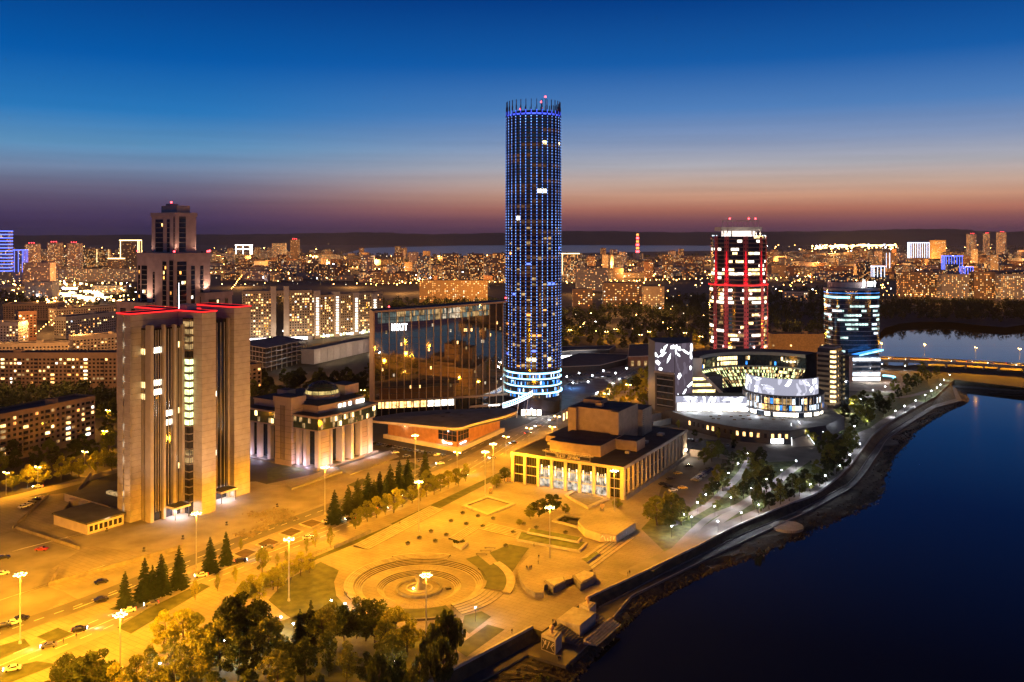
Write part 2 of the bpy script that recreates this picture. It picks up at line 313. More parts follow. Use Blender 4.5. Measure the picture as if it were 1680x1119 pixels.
# bank, lower walk, sloping wall
def z3(P, z): return [(p[0], p[1], z) for p in P]
def sm(P, n=5):                               # Catmull-Rom smoothing of a polyline
    out = []
    for i in range(len(P) - 1):
        p0, p1, p2, p3 = (np.array(P[max(i - 1, 0)]), np.array(P[i]), np.array(P[i + 1]), np.array(P[min(i + 2, len(P) - 1)]))
        for k in range(n):
            t = k / n; out.append(tuple(.5 * ((2 * p1) + (-p0 + p2) * t + (2 * p0 - 5 * p1 + 4 * p2 - p3) * t * t + (-p0 + 3 * p1 - 3 * p2 + p3) * t ** 3)))
    return out + [tuple(P[-1])]
Ur, Ir, Or, Wr = (refine(P, 6) for P in (U, I_, O_, WL))
b = MB(); b.strip(z3(Ur, .0), z3([(u[0] * .82 + i[0] * .18, u[1] * .82 + i[1] * .18) for u, i in zip(Ur, Ir)], -1.4)); b.strip(z3([(u[0] * .82 + i[0] * .18, u[1] * .82 + i[1] * .18) for u, i in zip(Ur, Ir)], -1.4), z3(Ir, ZW - .15)); b.build('bank', 'bank', kind='structure')
b = MB(); b.strip(z3(Ir, ZW), z3(Or, ZW)); b.strip(z3(Or, ZW), z3(Or, ZW - .8)); b.build('river_walk', 'asphalt', kind='structure')
def offs(P, d):
    out = []
    for i in range(len(P)):
        a, c = np.array(P[max(i - 1, 0)]), np.array(P[min(i + 1, len(P) - 1)]); t = c - a; t = t / (np.linalg.norm(t) + 1e-9); out.append((P[i][0] - t[1] * d, P[i][1] + t[0] * d))
    return out
NB = len(Or); bl = 6
rows = []
for q in range(bl + 1):
    t = q / bl; rows.append([(o[0] * (1 - t) + w[0] * t + random.uniform(-.8, .8) * (0 < q), o[1] * (1 - t) + w[1] * t + random.uniform(-.8, .8) * (0 < q), (ZW - .5) * (1 - t) + (ZR - .5) * t + random.uniform(-.35, .45) * (0 < q < bl)) for o, w in zip(Or, Wr)])
b = MB()
for q in range(bl): b.strip(rows[q], rows[q + 1])
b.build('river_shore', 'rock', kind='structure')
b = MB()                                                        # riprap boulders along the waterline
for i in range(1500):
    k = random.randrange(10, NB - 20); t = random.betavariate(3, 1.6); f_ = random.random()
    x = (Or[k][0] * (1 - f_) + Or[k + 1][0] * f_) * (1 - t) + (Wr[k][0] * (1 - f_) + Wr[k + 1][0] * f_) * t; y = (Or[k][1] * (1 - f_) + Or[k + 1][1] * f_) * (1 - t) + (Wr[k][1] * (1 - f_) + Wr[k + 1][1] * f_) * t
    s = random.uniform(.2, .75); z = (ZW - .4) * (1 - t) + (ZR - .2) * t
    ps = [(x + s * math.cos(a + random.uniform(-.3, .3)) * random.uniform(.7, 1.2), y + s * math.sin(a) * random.uniform(.7, 1.2)) for a in [0, 1.25, 2.5, 3.77, 5.0]]
    b.prism(ps, z - .4, z + s * .5, 0); n = len(b.v)
    for q in range(5): vx = b.v[n - 5 + q]; b.v[n - 5 + q] = (x + (vx[0] - x) * .6, y + (vx[1] - y) * .6, vx[2] + random.uniform(-.1, .1))
b.build('shore_boulders', 'rock', label='loose grey boulders strewn along the water line below the river walk', kind='stuff')
# kerb wall on the upper edge and on the walk
def wall_along(name, P, w, z0, z1, mat, parent=None, **k):
    A, B = offs(P, w / 2), offs(P, -w / 2); b = MB(); b.strip(z3(B, z1), z3(A, z1)); b.strip(z3(B, z0), z3(B, z1)); b.strip(z3(A, z1), z3(A, z0))
    return b.build(name, mat, parent, **k)
wall_along('parapet_wall', offs(sm(U[:4], 6), .4), .7, -.3, .75, 'kerb', label='low stone parapet along the square above the sunken bank, near the pier', cat='wall')
wall_along('parapet_wall', offs(sm(U[5:19], 6), .4), .7, -.3, .6, 'kerb', label='long low stone parapet curving along the promenade above the river', cat='wall')
wall_along('walk_kerb', offs(sm(I_[5:19], 6), -.3), .5, ZW - .2, ZW + .45, 'granite_dark', label='low dark kerb wall on the inner side of the river walk', cat='kerb wall')
wall_along('walk_kerb', offs(sm(O_[5:19], 6), .4), .35, ZW - .2, ZW + .2, 'kerb', label='narrow stone kerb on the water side of the river walk', cat='kerb')
# round viewing platform on the walk
b = MB(); b.lathe(G(1447, 724, ZW), [(.1, ZW + .1), (9, ZW + .1), (9, ZW - .6)], 40); b.lathe(G(1290, 862, ZW), [(.1, ZW + .05), (7, ZW + .05), (7, ZW - 1)], 32)
b.build('platform_paving', 'paving', kind='structure')
# hills along the horizon
def hills(name, Y, pts, base=-5):
    P = sm(pts, 14); b = MB(); k = 0
    top = [(XA(x, Y), Y + 200 * math.sin(i * .3), HT(y + 1.0 * math.sin(i * .9) * .35 + .25 * math.sin(i * 2.3), Y)) for i, (x, y) in enumerate(P)]
    b.strip([(x, y - 1200, base) for x, y, z in top], top); b.strip(top, [(x, y + 2500, base) for x, y, z in top]); b.build(name, 'hill', kind='structure', smooth=True)
hills('hill_ridge', 15600, [(-900, 384), (-300, 382), (0, 386), (250, 385), (450, 384), (600, 381), (700, 384), (820, 382), (960, 379), (1100, 381), (1250, 380), (1380, 379), (1480, 376), (1560, 376), (1650, 380), (1800, 377), (2200, 382), (2700, 380)])
hills('hill_slope', 13200, [(-900, 392), (0, 391), (300, 389), (500, 388.5), (640, 386), (760, 387), (900, 385), (1050, 383), (1180, 385), (1300, 384), (1420, 383), (1560, 384), (1700, 384), (2600, 387)])
# ---------------------------------------------------------------- paved areas
def gsheet(name, px, z, mat, **k): return sheet(name, [[G(x, y) for x, y in px]], z, mat, **k)
sheet('square_paving', [[G(-400, 1160), G(640, 1160)] + U[:14] + [G(1290, 812), G(1230, 800), G(1150, 792), G(1125, 752), G(1100, 735), G(1130, 700), G(1035, 640), G(960, 640), G(930, 640), G(880, 690), G(838, 705), G(750, 745), G(600, 760), G(410, 800), G(180, 800), G(-400, 870)], circle(FC, FR)], .02, 'paving')
def band(P, w):
    return offs(P, w / 2) + offs(P, -w / 2)[::-1]
AV = sm([G(*p) for p in [(-420, 1290), (-60, 1118), (190, 1014), (330, 950), (470, 896), (600, 846), (720, 797), (800, 752), (855, 716), (905, 684), (960, 651), (1030, 607), (1060, 588), (1085, 565)]], 6)
sheet('avenue_road', [band(AV, 15)], .04, 'asphalt_worn')
AV2 = sm([G(*p) for p in [(-420, 1215), (-60, 1062), (150, 985), (300, 925), (440, 870), (560, 826), (680, 780), (760, 744), (830, 707)]], 6)
sheet('service_road', [band(AV2, 9)], .035, 'asphalt')
CROSS = sm([G(*p) for p in [(-420, 905), (-60, 835), (90, 800), (190, 772), (300, 745)]], 6)
sheet('side_road', [band(CROSS, 9)], .03, 'asphalt_worn')
def lanes(name, P, d, dash=True):
    Q = offs(P, d); b = MB(); L0, L1 = offs(Q, .13), offs(Q, -.13)
    for i in range(len(Q) - 1):
        seg = math.dist(Q[i], Q[i + 1]); n = max(1, int(seg / 6)) if dash else 1
        for k in range(n):
            t0, t1 = k / n, (k + (.5 if dash else 1)) / n
            f_ = lambda A, t: (A[i][0] * (1 - t) + A[i + 1][0] * t, A[i][1] * (1 - t) + A[i + 1][1] * t, .055)
            b.face((f_(L1, t0), f_(L1, t1), f_(L0, t1), f_(L0, t0)))
    b.build(name, 'paint', kind='structure')
lanes('lane_markings', AV, 0, False); lanes('lane_markings', AV, 3.7); lanes('lane_markings', AV, -3.7); lanes('lane_markings', AV2, 0)
b = MB()                                                        # parking bay lines
for (x0, y0), (x1, y1), n, ln, ang in [((20, 905), (165, 868), 22, 5, 57), ((0, 985), (150, 935), 18, 5, 57), ((120, 1000), (290, 935), 18, 5, 57)]:
    p, q = G(x0, y0), G(x1, y1)
    for i in range(n):
        t = i / (n - 1); o = (p[0] * (1 - t) + q[0] * t, p[1] * (1 - t) + q[1] * t); fr = Fr(o, ang); b.face([fr.p(*c) + (.05,) for c in ((0, -.14), (ln, -.14), (ln, .14), (0, .14))])
for i in range(12):                                             # zebra crossings
    fr = Fr(G(1237 + 2, 742), 20); b.face([fr.p(*c) + (.09,) for c in ((i * 1.3, 0), (i * 1.3 + .6, 0), (i * 1.3 + .6, 6), (i * 1.3, 6))])
b.build('parking_markings', 'paint', kind='structure')
gsheet('car_park_asphalt', [(-60, 905), (20, 872), (128, 905), (82, 935), (78, 962), (120, 978), (60, 1010), (-60, 1045)], .027, 'asphalt_worn'); gsheet('plaza_asphalt', [(100, 968), (300, 905), (560, 818), (640, 795), (640, 800), (430, 872), (290, 932), (130, 985)], .028, 'asphalt_worn')
GR = {  # lawns (photo pixels)
 'a': [(526, 922), (556, 936), (548, 955), (552, 978), (575, 1003), (600, 1020), (540, 1050), (470, 1010), (440, 985), (470, 952)],
 'b': [(-30, 1068), (40, 1048), (50, 1060), (-30, 1095)], 'c': [(60, 1045), (95, 1030), (120, 1040), (85, 1055)], 'd': [(-30, 1105), (60, 1085), (95, 1090), (20, 1119), (-30, 1135)],
 'e': [(192, 1030), (240, 1000), (330, 957), (345, 962), (290, 995), (215, 1040)], 'f': [(178, 1000), (300, 945), (315, 950), (215, 1005)],
 'g': [(395, 965), (640, 862), (648, 866), (520, 918), (400, 975)], 'h': [(640, 860), (820, 775), (826, 780), (660, 866)],
 'i': [(570, 796), (595, 785), (605, 790), (585, 800)], 'j': [(648, 768), (675, 758), (690, 766), (660, 778)], 'k': [(437, 768), (480, 760), (500, 772), (440, 790)],
 'l': [(803, 908), (836, 894), (868, 900), (856, 916), (843, 936), (835, 948), (822, 930)], 'm': [(764, 918), (784, 912), (806, 930), (820, 948), (816, 962), (795, 952), (786, 934)],
 'n': [(330, 1060), (520, 1000), (640, 1030), (760, 1052), (700, 1119), (560, 1180), (200, 1180)], 'o': [(745, 1064), (800, 1025), (828, 1033), (765, 1078)], 'p': [(762, 1010), (790, 1003), (806, 1012), (770, 1040), (757, 1030)]}
for k_, px in GR.items(): gsheet('lawn', px, .06 if k_ not in 'lm' else .25, 'lawn_dry')
# riverside park east of the theatre: lawn with paths
PARK = [(1052, 868), (1080, 838), (1100, 800), (1150, 785), (1200, 760), (1260, 755), (1310, 745), (1345, 690), (1400, 650), (1440, 610), (1540, 612), (1566, 622)] + [s[0] for s in ST[19:9:-1]] + [(1170, 886), (1135, 900), (1090, 905)]
gsheet('park_lawn', PARK, .05, 'grass')
for i, (px, w) in enumerate([([(1060, 935), (1110, 905), (1150, 875), (1205, 838), (1262, 800), (1300, 770), (1340, 742), (1375, 712)], 5), ([(1100, 862), (1160, 830), (1190, 803), (1215, 778), (1228, 757)], 4), ([(1105, 905), (1160, 852), (1210, 830), (1240, 812)], 3.5),
     ([(1350, 770), (1330, 745), (1300, 740), (1240, 752)], 6), ([(1335, 762), (1378, 736), (1405, 715), (1440, 700)], 4), ([(1380, 660), (1430, 650), (1480, 652), (1530, 640)], 5)]):
    sheet('park_path', [band(sm([G(*p) for p in px], 5), w)], .08 + .004 * i, 'asphalt_worn')
sheet('promenade_paving', [offs(Ur[40:112], 6.5) + Ur[40:112][::-1]], .11, 'asphalt_worn')
gsheet('parking_lot', [(1085, 800), (1120, 752), (1165, 742), (1185, 752), (1180, 790), (1120, 845), (1070, 850)], .1, 'asphalt')
gsheet('forecourt_paving', [(1120, 745), (1128, 706), (1290, 725), (1350, 735), (1345, 755), (1225, 760), (1180, 752)], .12, 'asphalt_worn')
gsheet('market_paving', [(920, 640), (925, 575), (1060, 570), (1075, 640), (1000, 650)], .03, 'asphalt_worn')
gsheet('lawn', [(1012, 640), (1015, 628), (1062, 606), (1068, 614)], .06, 'grass'); gsheet('lawn', [(975, 642), (1005, 634), (1012, 640), (985, 650)], .06, 'grass')
gsheet('bank_forecourt_paving', [(1380, 640), (1390, 615), (1440, 606), (1475, 612), (1490, 632), (1470, 645)], .1, 'paving')
gsheet('ribbed_tower_paving', [(95, 868), (190, 815), (192, 800), (420, 790), (440, 795), (520, 800), (560, 815), (300, 912), (130, 895)], .05, 'asphalt_worn')
# ---------------------------------------------------------------- fountain court
t = thing('fountain_court', 'sunken round fountain court with concentric stone steps and basin on the square', 'fountain', FC)
z = 0.
for i in range(4):
    r0, r1 = FR - i * .65, FR - (i + 1) * .65
    MB().lathe(FC, [(r1, z - .3), (r0, z - .3)], 72, 0).lathe(FC, [(r0, z - .3), (r0, z)], 72, 1).build('step', ['step_stone', 'riser_shade'], t); z -= .3
MB().lathe(FC, [(14.4, z), (FR - 2.6, z)], 72).build('terrace_ring', 'paving', t)
b = MB()
for i in range(64): 
    a = 2 * math.pi * i / 64; d = (math.cos(a), math.sin(a)); n = (-d[1], d[0]); b.face([(FC[0] + d[0] * r + n[0] * s, FC[1] + d[1] * r + n[1] * s, z + .012) for r, s in ((14.9, -.07), (18.6, -.07), (18.6, .07), (14.9, .07))])
b.build('paving_joint', 'granite_dark', t, kind='stuff')
for i in range(4):
    r0, r1 = 14.4 - i * .6, 14.4 - (i + 1) * .6
    MB().lathe(FC, [(r1, z - .28), (r0, z - .28)], 64, 0).lathe(FC, [(r0, z - .28), (r0, z)], 64, 1).build('step', ['step_stone', 'riser_shade'], t); z -= .28
MB().lathe(FC, [(8.0, z), (12.0, z)], 64).build('inner_ring', 'paving', t)
MB().lathe(FC, [(7.1, z - .2), (7.1, z + .85), (7.9, z + .85), (7.9, z)], 56).build('basin_wall', 'granite_dark', t)
MB().lathe(FC, [(.05, z + .3), (7.1, z + .3)], 48).build('basin_floor', 'paving', t)
MB().lathe(FC, [(4.6, z + .2), (4.6, z + .7), (4.1, z + .7), (4.1, z + .2)][::-1], 48).build('inner_basin', 'step_stone', t)
b = MB(); pr = [(.05, z + 5.2), (1.0, z + 5.1), (1.5, z + 4.2), (1.2, z + 3.4), (.7, z + 2.6), (1.4, z + 1.6), (2.0, z + .6), (2.2, z + .2)]; b.lathe(FC, pr[::-1], 11)
b.v = [(x + random.uniform(-.25, .25), y + random.uniform(-.25, .25), q + random.uniform(-.2, .2)) for x, y, q in b.v]; b.build('stone_flower', 'granite_dark', t, smooth=True)
b = MB(); b.lathe((FC[0] - 1.8, FC[1] - 2.2), [(.02, z + 1.5), (.3, z + 1.35), (.3, z + 1.05), (.02, z + .9)][::-1], 8); b.build('basin_lamp', 'sodium', t)
point((FC[0] - 1.8, FC[1] - 2.4, z + 1.8), 700, SOD, t)
b = MB(); b.box(Fr((FC[0] + 10, FC[1] + .3), 20), -.9, .9, -.7, .7, z + .02, z + .5); b.build('grating', 'metal_dark', t)
# curved earth wedges around the court
def arc_band(name, r0, r1, a0, a1, z0, z1, mat, **k):
    b = MB(); A = [(FC[0] + r0 * math.cos(R(a)), FC[1] + r0 * math.sin(R(a))) for a in np.linspace(a0, a1, 24)]; B = [(FC[0] + r1 * math.cos(R(a)), FC[1] + r1 * math.sin(R(a))) for a in np.linspace(a0, a1, 24)]
    b.strip(z3(A, z1), z3(B, z1)); b.strip(z3(A, z0), z3(A, z1), 1); b.strip(z3(B, z1), z3(B, z0), 1); return b.build(name, [mat, 'riser_shade'], **k)
arc_band('lawn', 22.6, 30, -112, -62, 0, .5, 'lawn_dry', kind='structure'); arc_band('curb_wall', 30, 30.7, -112, -62, 0, .7, 'granite_dark', label='curved dark stone kerb below the fountain court', cat='kerb wall')
arc_band('lawn', 23.2, 30, -15, 32, 0, .45, 'lawn_dry', kind='structure'); arc_band('curb_wall', 30, 33, -18, 34, 0, .5, 'step_stone', label='curved stone bench wall beside the lawn wedge east of the fountain court', cat='bench wall')
for q in range(5): arc_band('step', 23 + q * 1.5, 24.5 + q * 1.5, -58, -18, 0, .75 - q * .14, 'step_stone', label=None, kind='structure')
for q in range(4): arc_band('step', 23 + q * .9, 23.9 + q * .9, 70, 118, 0, .2 + q * .16, 'step_stone', kind='structure')
for q in range(4): arc_band('step', 22.4 + q * .8, 23.2 + q * .8, 118, 215, 0, .16 + q * .12, 'step_stone', kind='structure')
# stair flights across the square (each step one stone course)
def flight(name, a, bb, n, tread, rise, label, side=1):
    p, q = G(*a), G(*bb); d = np.array(q) - np.array(p); ln = np.linalg.norm(d); fr = Fr(p, math.degrees(math.atan2(d[1], d[0]))); t = thing(name, label, 'steps', p)
    for i in range(n): MB().box(fr, 0, ln, side * i * tread if side > 0 else -(i + 1) * tread, side * (i + 1) * tread if side > 0 else -i * tread, 0, rise * (i + 1), m=1, top=0, bottom=False).build('step', ['step_stone', 'riser_shade'], t)
flight('stair_flight', (604, 902), (728, 836), 6, 1.15, .13, 'long shallow stone steps beside the avenue above the fountain court')
flight('stair_flight', (963, 941), (1042, 882), 5, 1.5, .15, 'long stone steps between the terrace and the riverside promenade')
flight('stair_flight', (752, 888), (785, 868), 5, .9, .14, 'short flight of stone steps behind the planter with dark shrubs')
flight('stair_flight', (785, 868), (853, 884), 6, 1.2, .13, 'wide stone steps in the middle of the square below the sunken pools', 1)

# ================================================================ landmark buildings
def edge(p, q):                                # unit direction and outward normal of a wall run p -> q (counter-clockwise outline)
    d = np.array(q) - np.array(p); l = np.linalg.norm(d); d = d / l; return d, np.array((d[1], -d[0])), l
def text(body, size, loc, rot, mat, parent, extrude=.05, name='lettering', align='CENTER'):
    c = bpy.data.curves.new(name, 'FONT'); c.body = body; c.size = size; c.extrude = extrude; c.align_x = align; c.materials.append(M[mat])
    tmp = bpy.data.objects.new(name, c); COL.objects.link(tmp); dg = bpy.context.evaluated_depsgraph_get(); me = bpy.data.meshes.new_from_object(tmp.evaluated_get(dg))
    bpy.data.objects.remove(tmp); me.name = name; o = bpy.data.objects.new(name, me); COL.objects.link(o); o.parent = parent; o['kind'] = 'stuff'
    o.location = tuple(np.array(loc) - np.array(ORIG[parent.name])) if parent is not None else loc; o.rotation_euler = rot; return o
def lamp_ball(b, x, y, z, r, m=0): b.lathe((x, y), [(.01, z - r), (r * .8, z - r * .5), (r, z), (r * .8, z + r * .5), (.01, z + r)], 6, m)
# ---------------------------------------------------------------- ribbed government tower
fr = Fr((-149.9, 366.5), 57.)                  # a = along the ribbed front, b = -(towards the square)
T = thing('ribbed_office_tower', 'tall ribbed brown concrete office tower with red neon roof outlines', 'office tower', fr.o)
def pylon(a0, a1, b0, b1, slot=None):
    core = MB()
    if slot: core.box(fr, a0 + .9, a1, b0, b1, 0, 86.4, top=1)
    else: core.box(fr, a0, a1, b0, b1, 0, 86.4, top=1)
    p = core.build('pylon', ['concrete_joint', 'roof_dark'], T)
    n = 34; h = 86.2 / n
    for i in range(n):                         # cladding courses stand proud of the recessed joints
        z0, z1 = .1 + i * h, .1 + (i + 1) * h - .14
        MB().box(fr, a0 + .2, a1 - .05, b0 - .14, b0 + .02, z0, z1).build('panel', 'concrete', p)
        if slot:
            MB().box(fr, a0 - .14, a0 + .9, b0 - .14, slot[0], z0, z1).build('panel', 'concrete', p); MB().box(fr, a0 - .14, a0 + .9, slot[1], b1, z0, z1).build('panel', 'concrete', p)
        else: MB().box(fr, a0 - .14, a0 + .2, b0 - .14, b1, z0, z1).build('panel', 'concrete', p)
    b = MB()
    for (c0, c1, e0, e1) in ((a0 - .45, a1 + .45, b0 - .45, b0 - .2), (a0 - .45, a1 + .45, b1 + .2, b1 + .45), (a0 - .45, a0 - .2, b0 - .2, b1 + .2), (a1 + .2, a1 + .45, b0 - .2, b1 + .2)): b.box(fr, c0, c1, e0, e1, 86.5, 87.0)
    b.build('neon_outline', 'red_neon', T)
    MB().box(fr, a0 + .3, a1 - .3, b0 + .3, b1 - .3, 86.45, 87.0, bottom=False).build('roof_cap', 'roof_dark', T)
    return p
pylon(-4.2, 30, 7.6, 16.4, (11.6, 12.7)); pylon(18.85, 26, -8.6, 38); pylon(43.5, 52.5, .6, 30)
b = MB(); b.box(fr, -3.4, -3.3, 11.6, 12.7, 2, 84, 0)
for z in (4, 10, 24, 31, 38, 52, 58, 66, 72, 80): b.box(fr, -3.46, -3.4, 11.65, 12.65, z, z + 2.6, 1)
b.build('stair_window', ['glass_dark', 'lit_white'], T)
MB().box(fr, .8, 18.6, 1.4, 16, 0, 80.5, top=1).build('office_block', ['glass_dark', 'roof_dark'], T)
MB().box(fr, 26.2, 43.3, 4.4, 28, 0, 81.5, top=1).build('office_block', ['glass_dark', 'roof_dark'], T)
MB().box(fr, 0, 1.6, 0, 3.4, 0, 82.1, top=1).build('corner_pier', ['concrete_fin', 'roof_dark'], T)
def fins(face, spots, w, z0, z1, dep, base, nm='fin'):
    for s in spots:
        q = MB()
        if face == 'a': q.box(fr, s - w / 2, s + w / 2, base - dep, base + .4, z0, z1)
        else: q.box(fr, base - dep, base + .4, s - w / 2, s + w / 2, z0, z1)
        q.build(nm, 'concrete_fin', T)
bays = [(1.6, 6.2), (7.4, 11.4), (12.6, 15.4)]
for p0, p1, hh in ((6.2, 7.4, 81.8), (11.4, 12.6, 81.5), (15.4, 16.6, 81.3)): fins('a', [(p0 + p1) / 2], p1 - p0, 0, hh, 1.4, 1.4, 'pier')
for p0, p1 in bays:
    n = 4 if p1 - p0 > 4.2 else 3
    fins('a', [p0 + (p1 - p0) * (i + .5) / n for i in range(n)], .26, 3.6, 79.8, .34, 1.4)
fins('b', [4.2, 5.4, 6.6], .3, 0, 79.8, .4, .8)
b2 = [(26.5, 32.5), (33.6, 42)]
fins('a', [33.05, 42.6], 1.0, 0, 81.8, 1.4, 4.4, 'pier')
for p0, p1 in b2: fins('a', [p0 + (p1 - p0) * (i + .5) / 4 for i in range(4)], .3, 3.6, 80, .34, 4.4)
b = MB(); b2_ = MB()
LITF = {(0, 0): [21, 16, 15], (1, 0): [12], (2, 0): [21, 12, 5], (3, 0): [5]}
fl = 3.25
def slotlit(mb, face, s0, s1, base, floors, m):
    for f_ in floors:
        z0 = 4 + f_ * fl
        if face == 'a': mb.box(fr, s0, s1, base - .06, base, z0 + .5, z0 + fl - .3, m)
        else: mb.box(fr, base - .06, base, s0, s1, z0 + .5, z0 + fl - .3, m)
slotlit(b, 'b', 3.6, 7.4, .8, [20, 19.9 - 4.2, 14.2], 1); slotlit(b, 'a', 1.8, 6.1, 1.4, [20.2, 16, 14.8], 0); slotlit(b, 'a', 7.6, 11.3, 1.4, [11.8, 10.6], 0)
slotlit(b, 'a', 14.0, 15.2, 1.4, [11.9, 4.6, 20.6], 1); slotlit(b, 'a', 12.7, 13.6, 1.4, [5.6], 0); slotlit(b, 'a', 27, 30, 4.4, [3.6, 9], 1); slotlit(b, 'a', 34, 37, 4.4, [13, 4.8], 0)
b.build('lit_office', ['lit_white', 'lit_yellow'], T, kind='stuff')
# glazed stair bay between ribbed front and middle pylon
b = MB(); b.box(fr, 16.6, 18.7, -3, 1.4, 0, 84, 0); g = b.build('stair_bay', 'glass_dark', T)
b = MB()
for i in range(25):
    z0 = 2 + i * 3.25; b.box(fr, 16.5, 16.6, -3.02, 1.2, z0 + 2.75, z0 + 3.25, 0); b.box(fr, 16.6, 18.7, -3.1, -3., z0 + 2.75, z0 + 3.25, 0)
b.build('spandrel', 'concrete_joint', g, kind='stuff')
b = MB()
for i in range(25):
    z0 = 2 + i * 3.25
    lit = 1 if 10 < i < 20 else (2 if random.random() < .35 else None)
    if lit is None: continue
    for k in range(3): b.box(fr, 16.54, 16.6, -2.8 + k * 1.35, -1.7 + k * 1.35, z0 + .3, z0 + 2.5, lit - 1)
    for k in range(2): b.box(fr, 16.75 + k, 17.55 + k, -3.06, -3., z0 + .3, z0 + 2.5, lit - 1)
b.build('lit_pane', ['lit_green', 'lit_dim'], g, kind='stuff')
for a0, a1, e0, e1 in ((7.2, 15, -6.2, .4), (33, 42, -3.5, 3.0)):
    c = MB().box(fr, a0, a1, e0, e1, 4.6, 5.5, top=1).build('entrance_canopy', ['fascia', 'roof_dark'], T)
    for a in (a0 + .6, a1 - .6): MB().tube(fr.p(a, e0 + .6) + (0,), fr.p(a, e0 + .6) + (4.6,), .16).build('post', 'metal_dark', c)
    b = MB()
    for k in range(5): b.box(fr, a0 + 1 + k * 1.4, a0 + 1.6 + k * 1.4, e0 + 2.4, e0 + 3., 4.52, 4.6)
    b.build('downlight', 'flood_white', c)
    point(fr.p((a0 + a1) / 2, e0 + 2) + (4.2,), 2600, (.95, .9, 1.), T); point(fr.p((a0 + a1) / 2, e0 + 5.5) + (3.2,), 1800, (.95, .9, 1.), T)
b = MB(); q = fr.p(22.5, 12); b.tube(q + (87,), q + (98.5,), .22, .12, 6); b.build('mast', 'screen_white', T)
b = MB(); b.box(fr, 20, 25, 3, 8, 87, 89.4); b.build('roof_hut', 'grey_clad', T)
# ground-floor annex and sunken court west of the tower
fa = Fr(G(143, 878), 57)
t = thing('annex_pavilion', 'low flat-roofed concrete pavilion beside the foot of the ribbed tower', 'pavilion', fa.o)
MB().box(fa, 0, 16, 0, 24, 0, 4.2, bottom=False).build('wall', 'theatre_stone', t); MB().box(fa, -.5, 16.5, -.5, 24.5, 4.2, 4.9).build('flat_roof', 'roof_dark', t)
b = MB()
for k in range(7): b.box(fa, 1 + k * 2.1, 2.4 + k * 2.1, -.06, 0, 1, 3.2)
b.build('window', 'pane', t)
t = thing('low_office_wing', 'long low dark-roofed wing behind the ribbed tower with stepped wall', 'building', fr.p(-2, 30))
MB().box(fr, -2, 40, 20, 60, 0, 3.4, top=1).build('wall', ['theatre_stone', 'roof_dark'], t)
for k in range(4): MB().box(fr, -5, -2, 24 + k * 8, 28 + k * 8, 0, 3).build('buttress', 'theatre_stone', t)
b = MB(); b.box(fr, 8, 10, 24, 44, 3.4, 4.6); b.build('skylight', 'lit_dim', t)
# floodlights that wash the concrete (fixtures stand on the square)
FL = []
for k, (px, py, e, sp, tgt) in enumerate([(236, 905, 20000, 75, (6, 0, 45)), (300, 885, 20000, 75, (14, 0, 48)), (372, 862, 22000, 75, (24, -6, 48)), (455, 832, 22000, 70, (46, 2, 48)), (175, 872, 12000, 75, (-4, 11, 45))]):
    x, y = G(px, py); tt = thing('floodlight', 'small ground floodlight aimed at the ribbed tower, %s from the left' % ORD[k], 'floodlight', (x, y), 0, 'floodlights around the ribbed tower')
    q = fr.p(tgt[0], tgt[1]); aim = Vector((q[0] - x, q[1] - y, tgt[2] - 1.2))
    MB().prism([(x - .5, y - .3), (x + .5, y - .3), (x + .5, y + .3), (x - .5, y + .3)], .1, .5).build('base', 'metal_dark', tt)
    dd = aim.normalized(); MB().tube((x, y, .8), (x + dd.x * .7, y + dd.y * .7, .8 + dd.z * .7), .35, .5, 8).build('head', 'metal_dark', tt)
    point((x + dd.x * .9, y + dd.y * .9, .8 + dd.z * .9), e * 2.0, (1., .57, .29), tt, .3, sp, aim, 'floodlight_light', .8)
# ---------------------------------------------------------------- stepped high-rise behind
def tier(T, fr, la, lb, z0, z1, strips_a, strips_b, wall='wall_pink', cornice=True, seed=1):
    rnd = random.Random(seed)
    MB().box(fr, 0, la, 0, lb, z0, z1, top=1, bottom=False).build('wall', [wall, 'roof_dark'], T)
    if cornice: MB().box(fr, -.5, la + .5, -.5, lb + .5, z1 - 2.2, z1 + .4, top=1).build('cornice', [wall, 'roof_dark'], T)
    for face, ss in (('a', strips_a), ('b', strips_b)):
        for s0, s1, zz0, zz1, lit in ss:
            b = MB(); l = MB(); sp = MB()
            def bx(mb, u0, u1, d0, d1, q0, q1, m=0):
                if face == 'a': mb.box(fr, u0, u1, -d1, -d0, q0, q1, m)
                else: mb.box(fr, -d1, -d0, u0, u1, q0, q1, m)
            bx(b, s0, s1, .02, .08, zz0, zz1); g = b.build('window_strip', 'glass_dark', T)
            z = zz0
            while z < zz1 - 3:
                bx(sp, s0, s1, .09, .2, z + 2.6, z + 3.1); w = 1.6; u = s0 + .2
                while u + w < s1 + .1:
                    if rnd.random() < lit: bx(l, u, u + w - .3, .085, .12, z + .5, z + 2.4, rnd.choice([0, 0, 1, 2, 3]))
                    u += w
                z += 3.2
            sp.build('sill', 'concrete_joint', g, kind='stuff'); l.build('lit_pane', ['lit_warm', 'lit_yellow', 'lit_white', 'lit_orange'], g, kind='stuff')
C0 = (-214., 560.); f0 = Fr(C0, 57)
T = thing('stepped_high_rise', 'stepped pinkish stone high-rise with red beacons rising behind the ribbed tower', 'high-rise', C0)
tier(T, f0, 27.4, 38.7, 0, 108, [(2, 9, 40, 103, .12), (12.5, 15.5, 40, 100, .15), (19.5, 22, 40, 100, .12)], [(1, 5, 40, 104, .10), (8, 12, 40, 103, .12), (20, 22, 60, 96, .1), (28, 34, 40, 100, .1), (35.4, 37.6, 40, 100, .15)], seed=3)
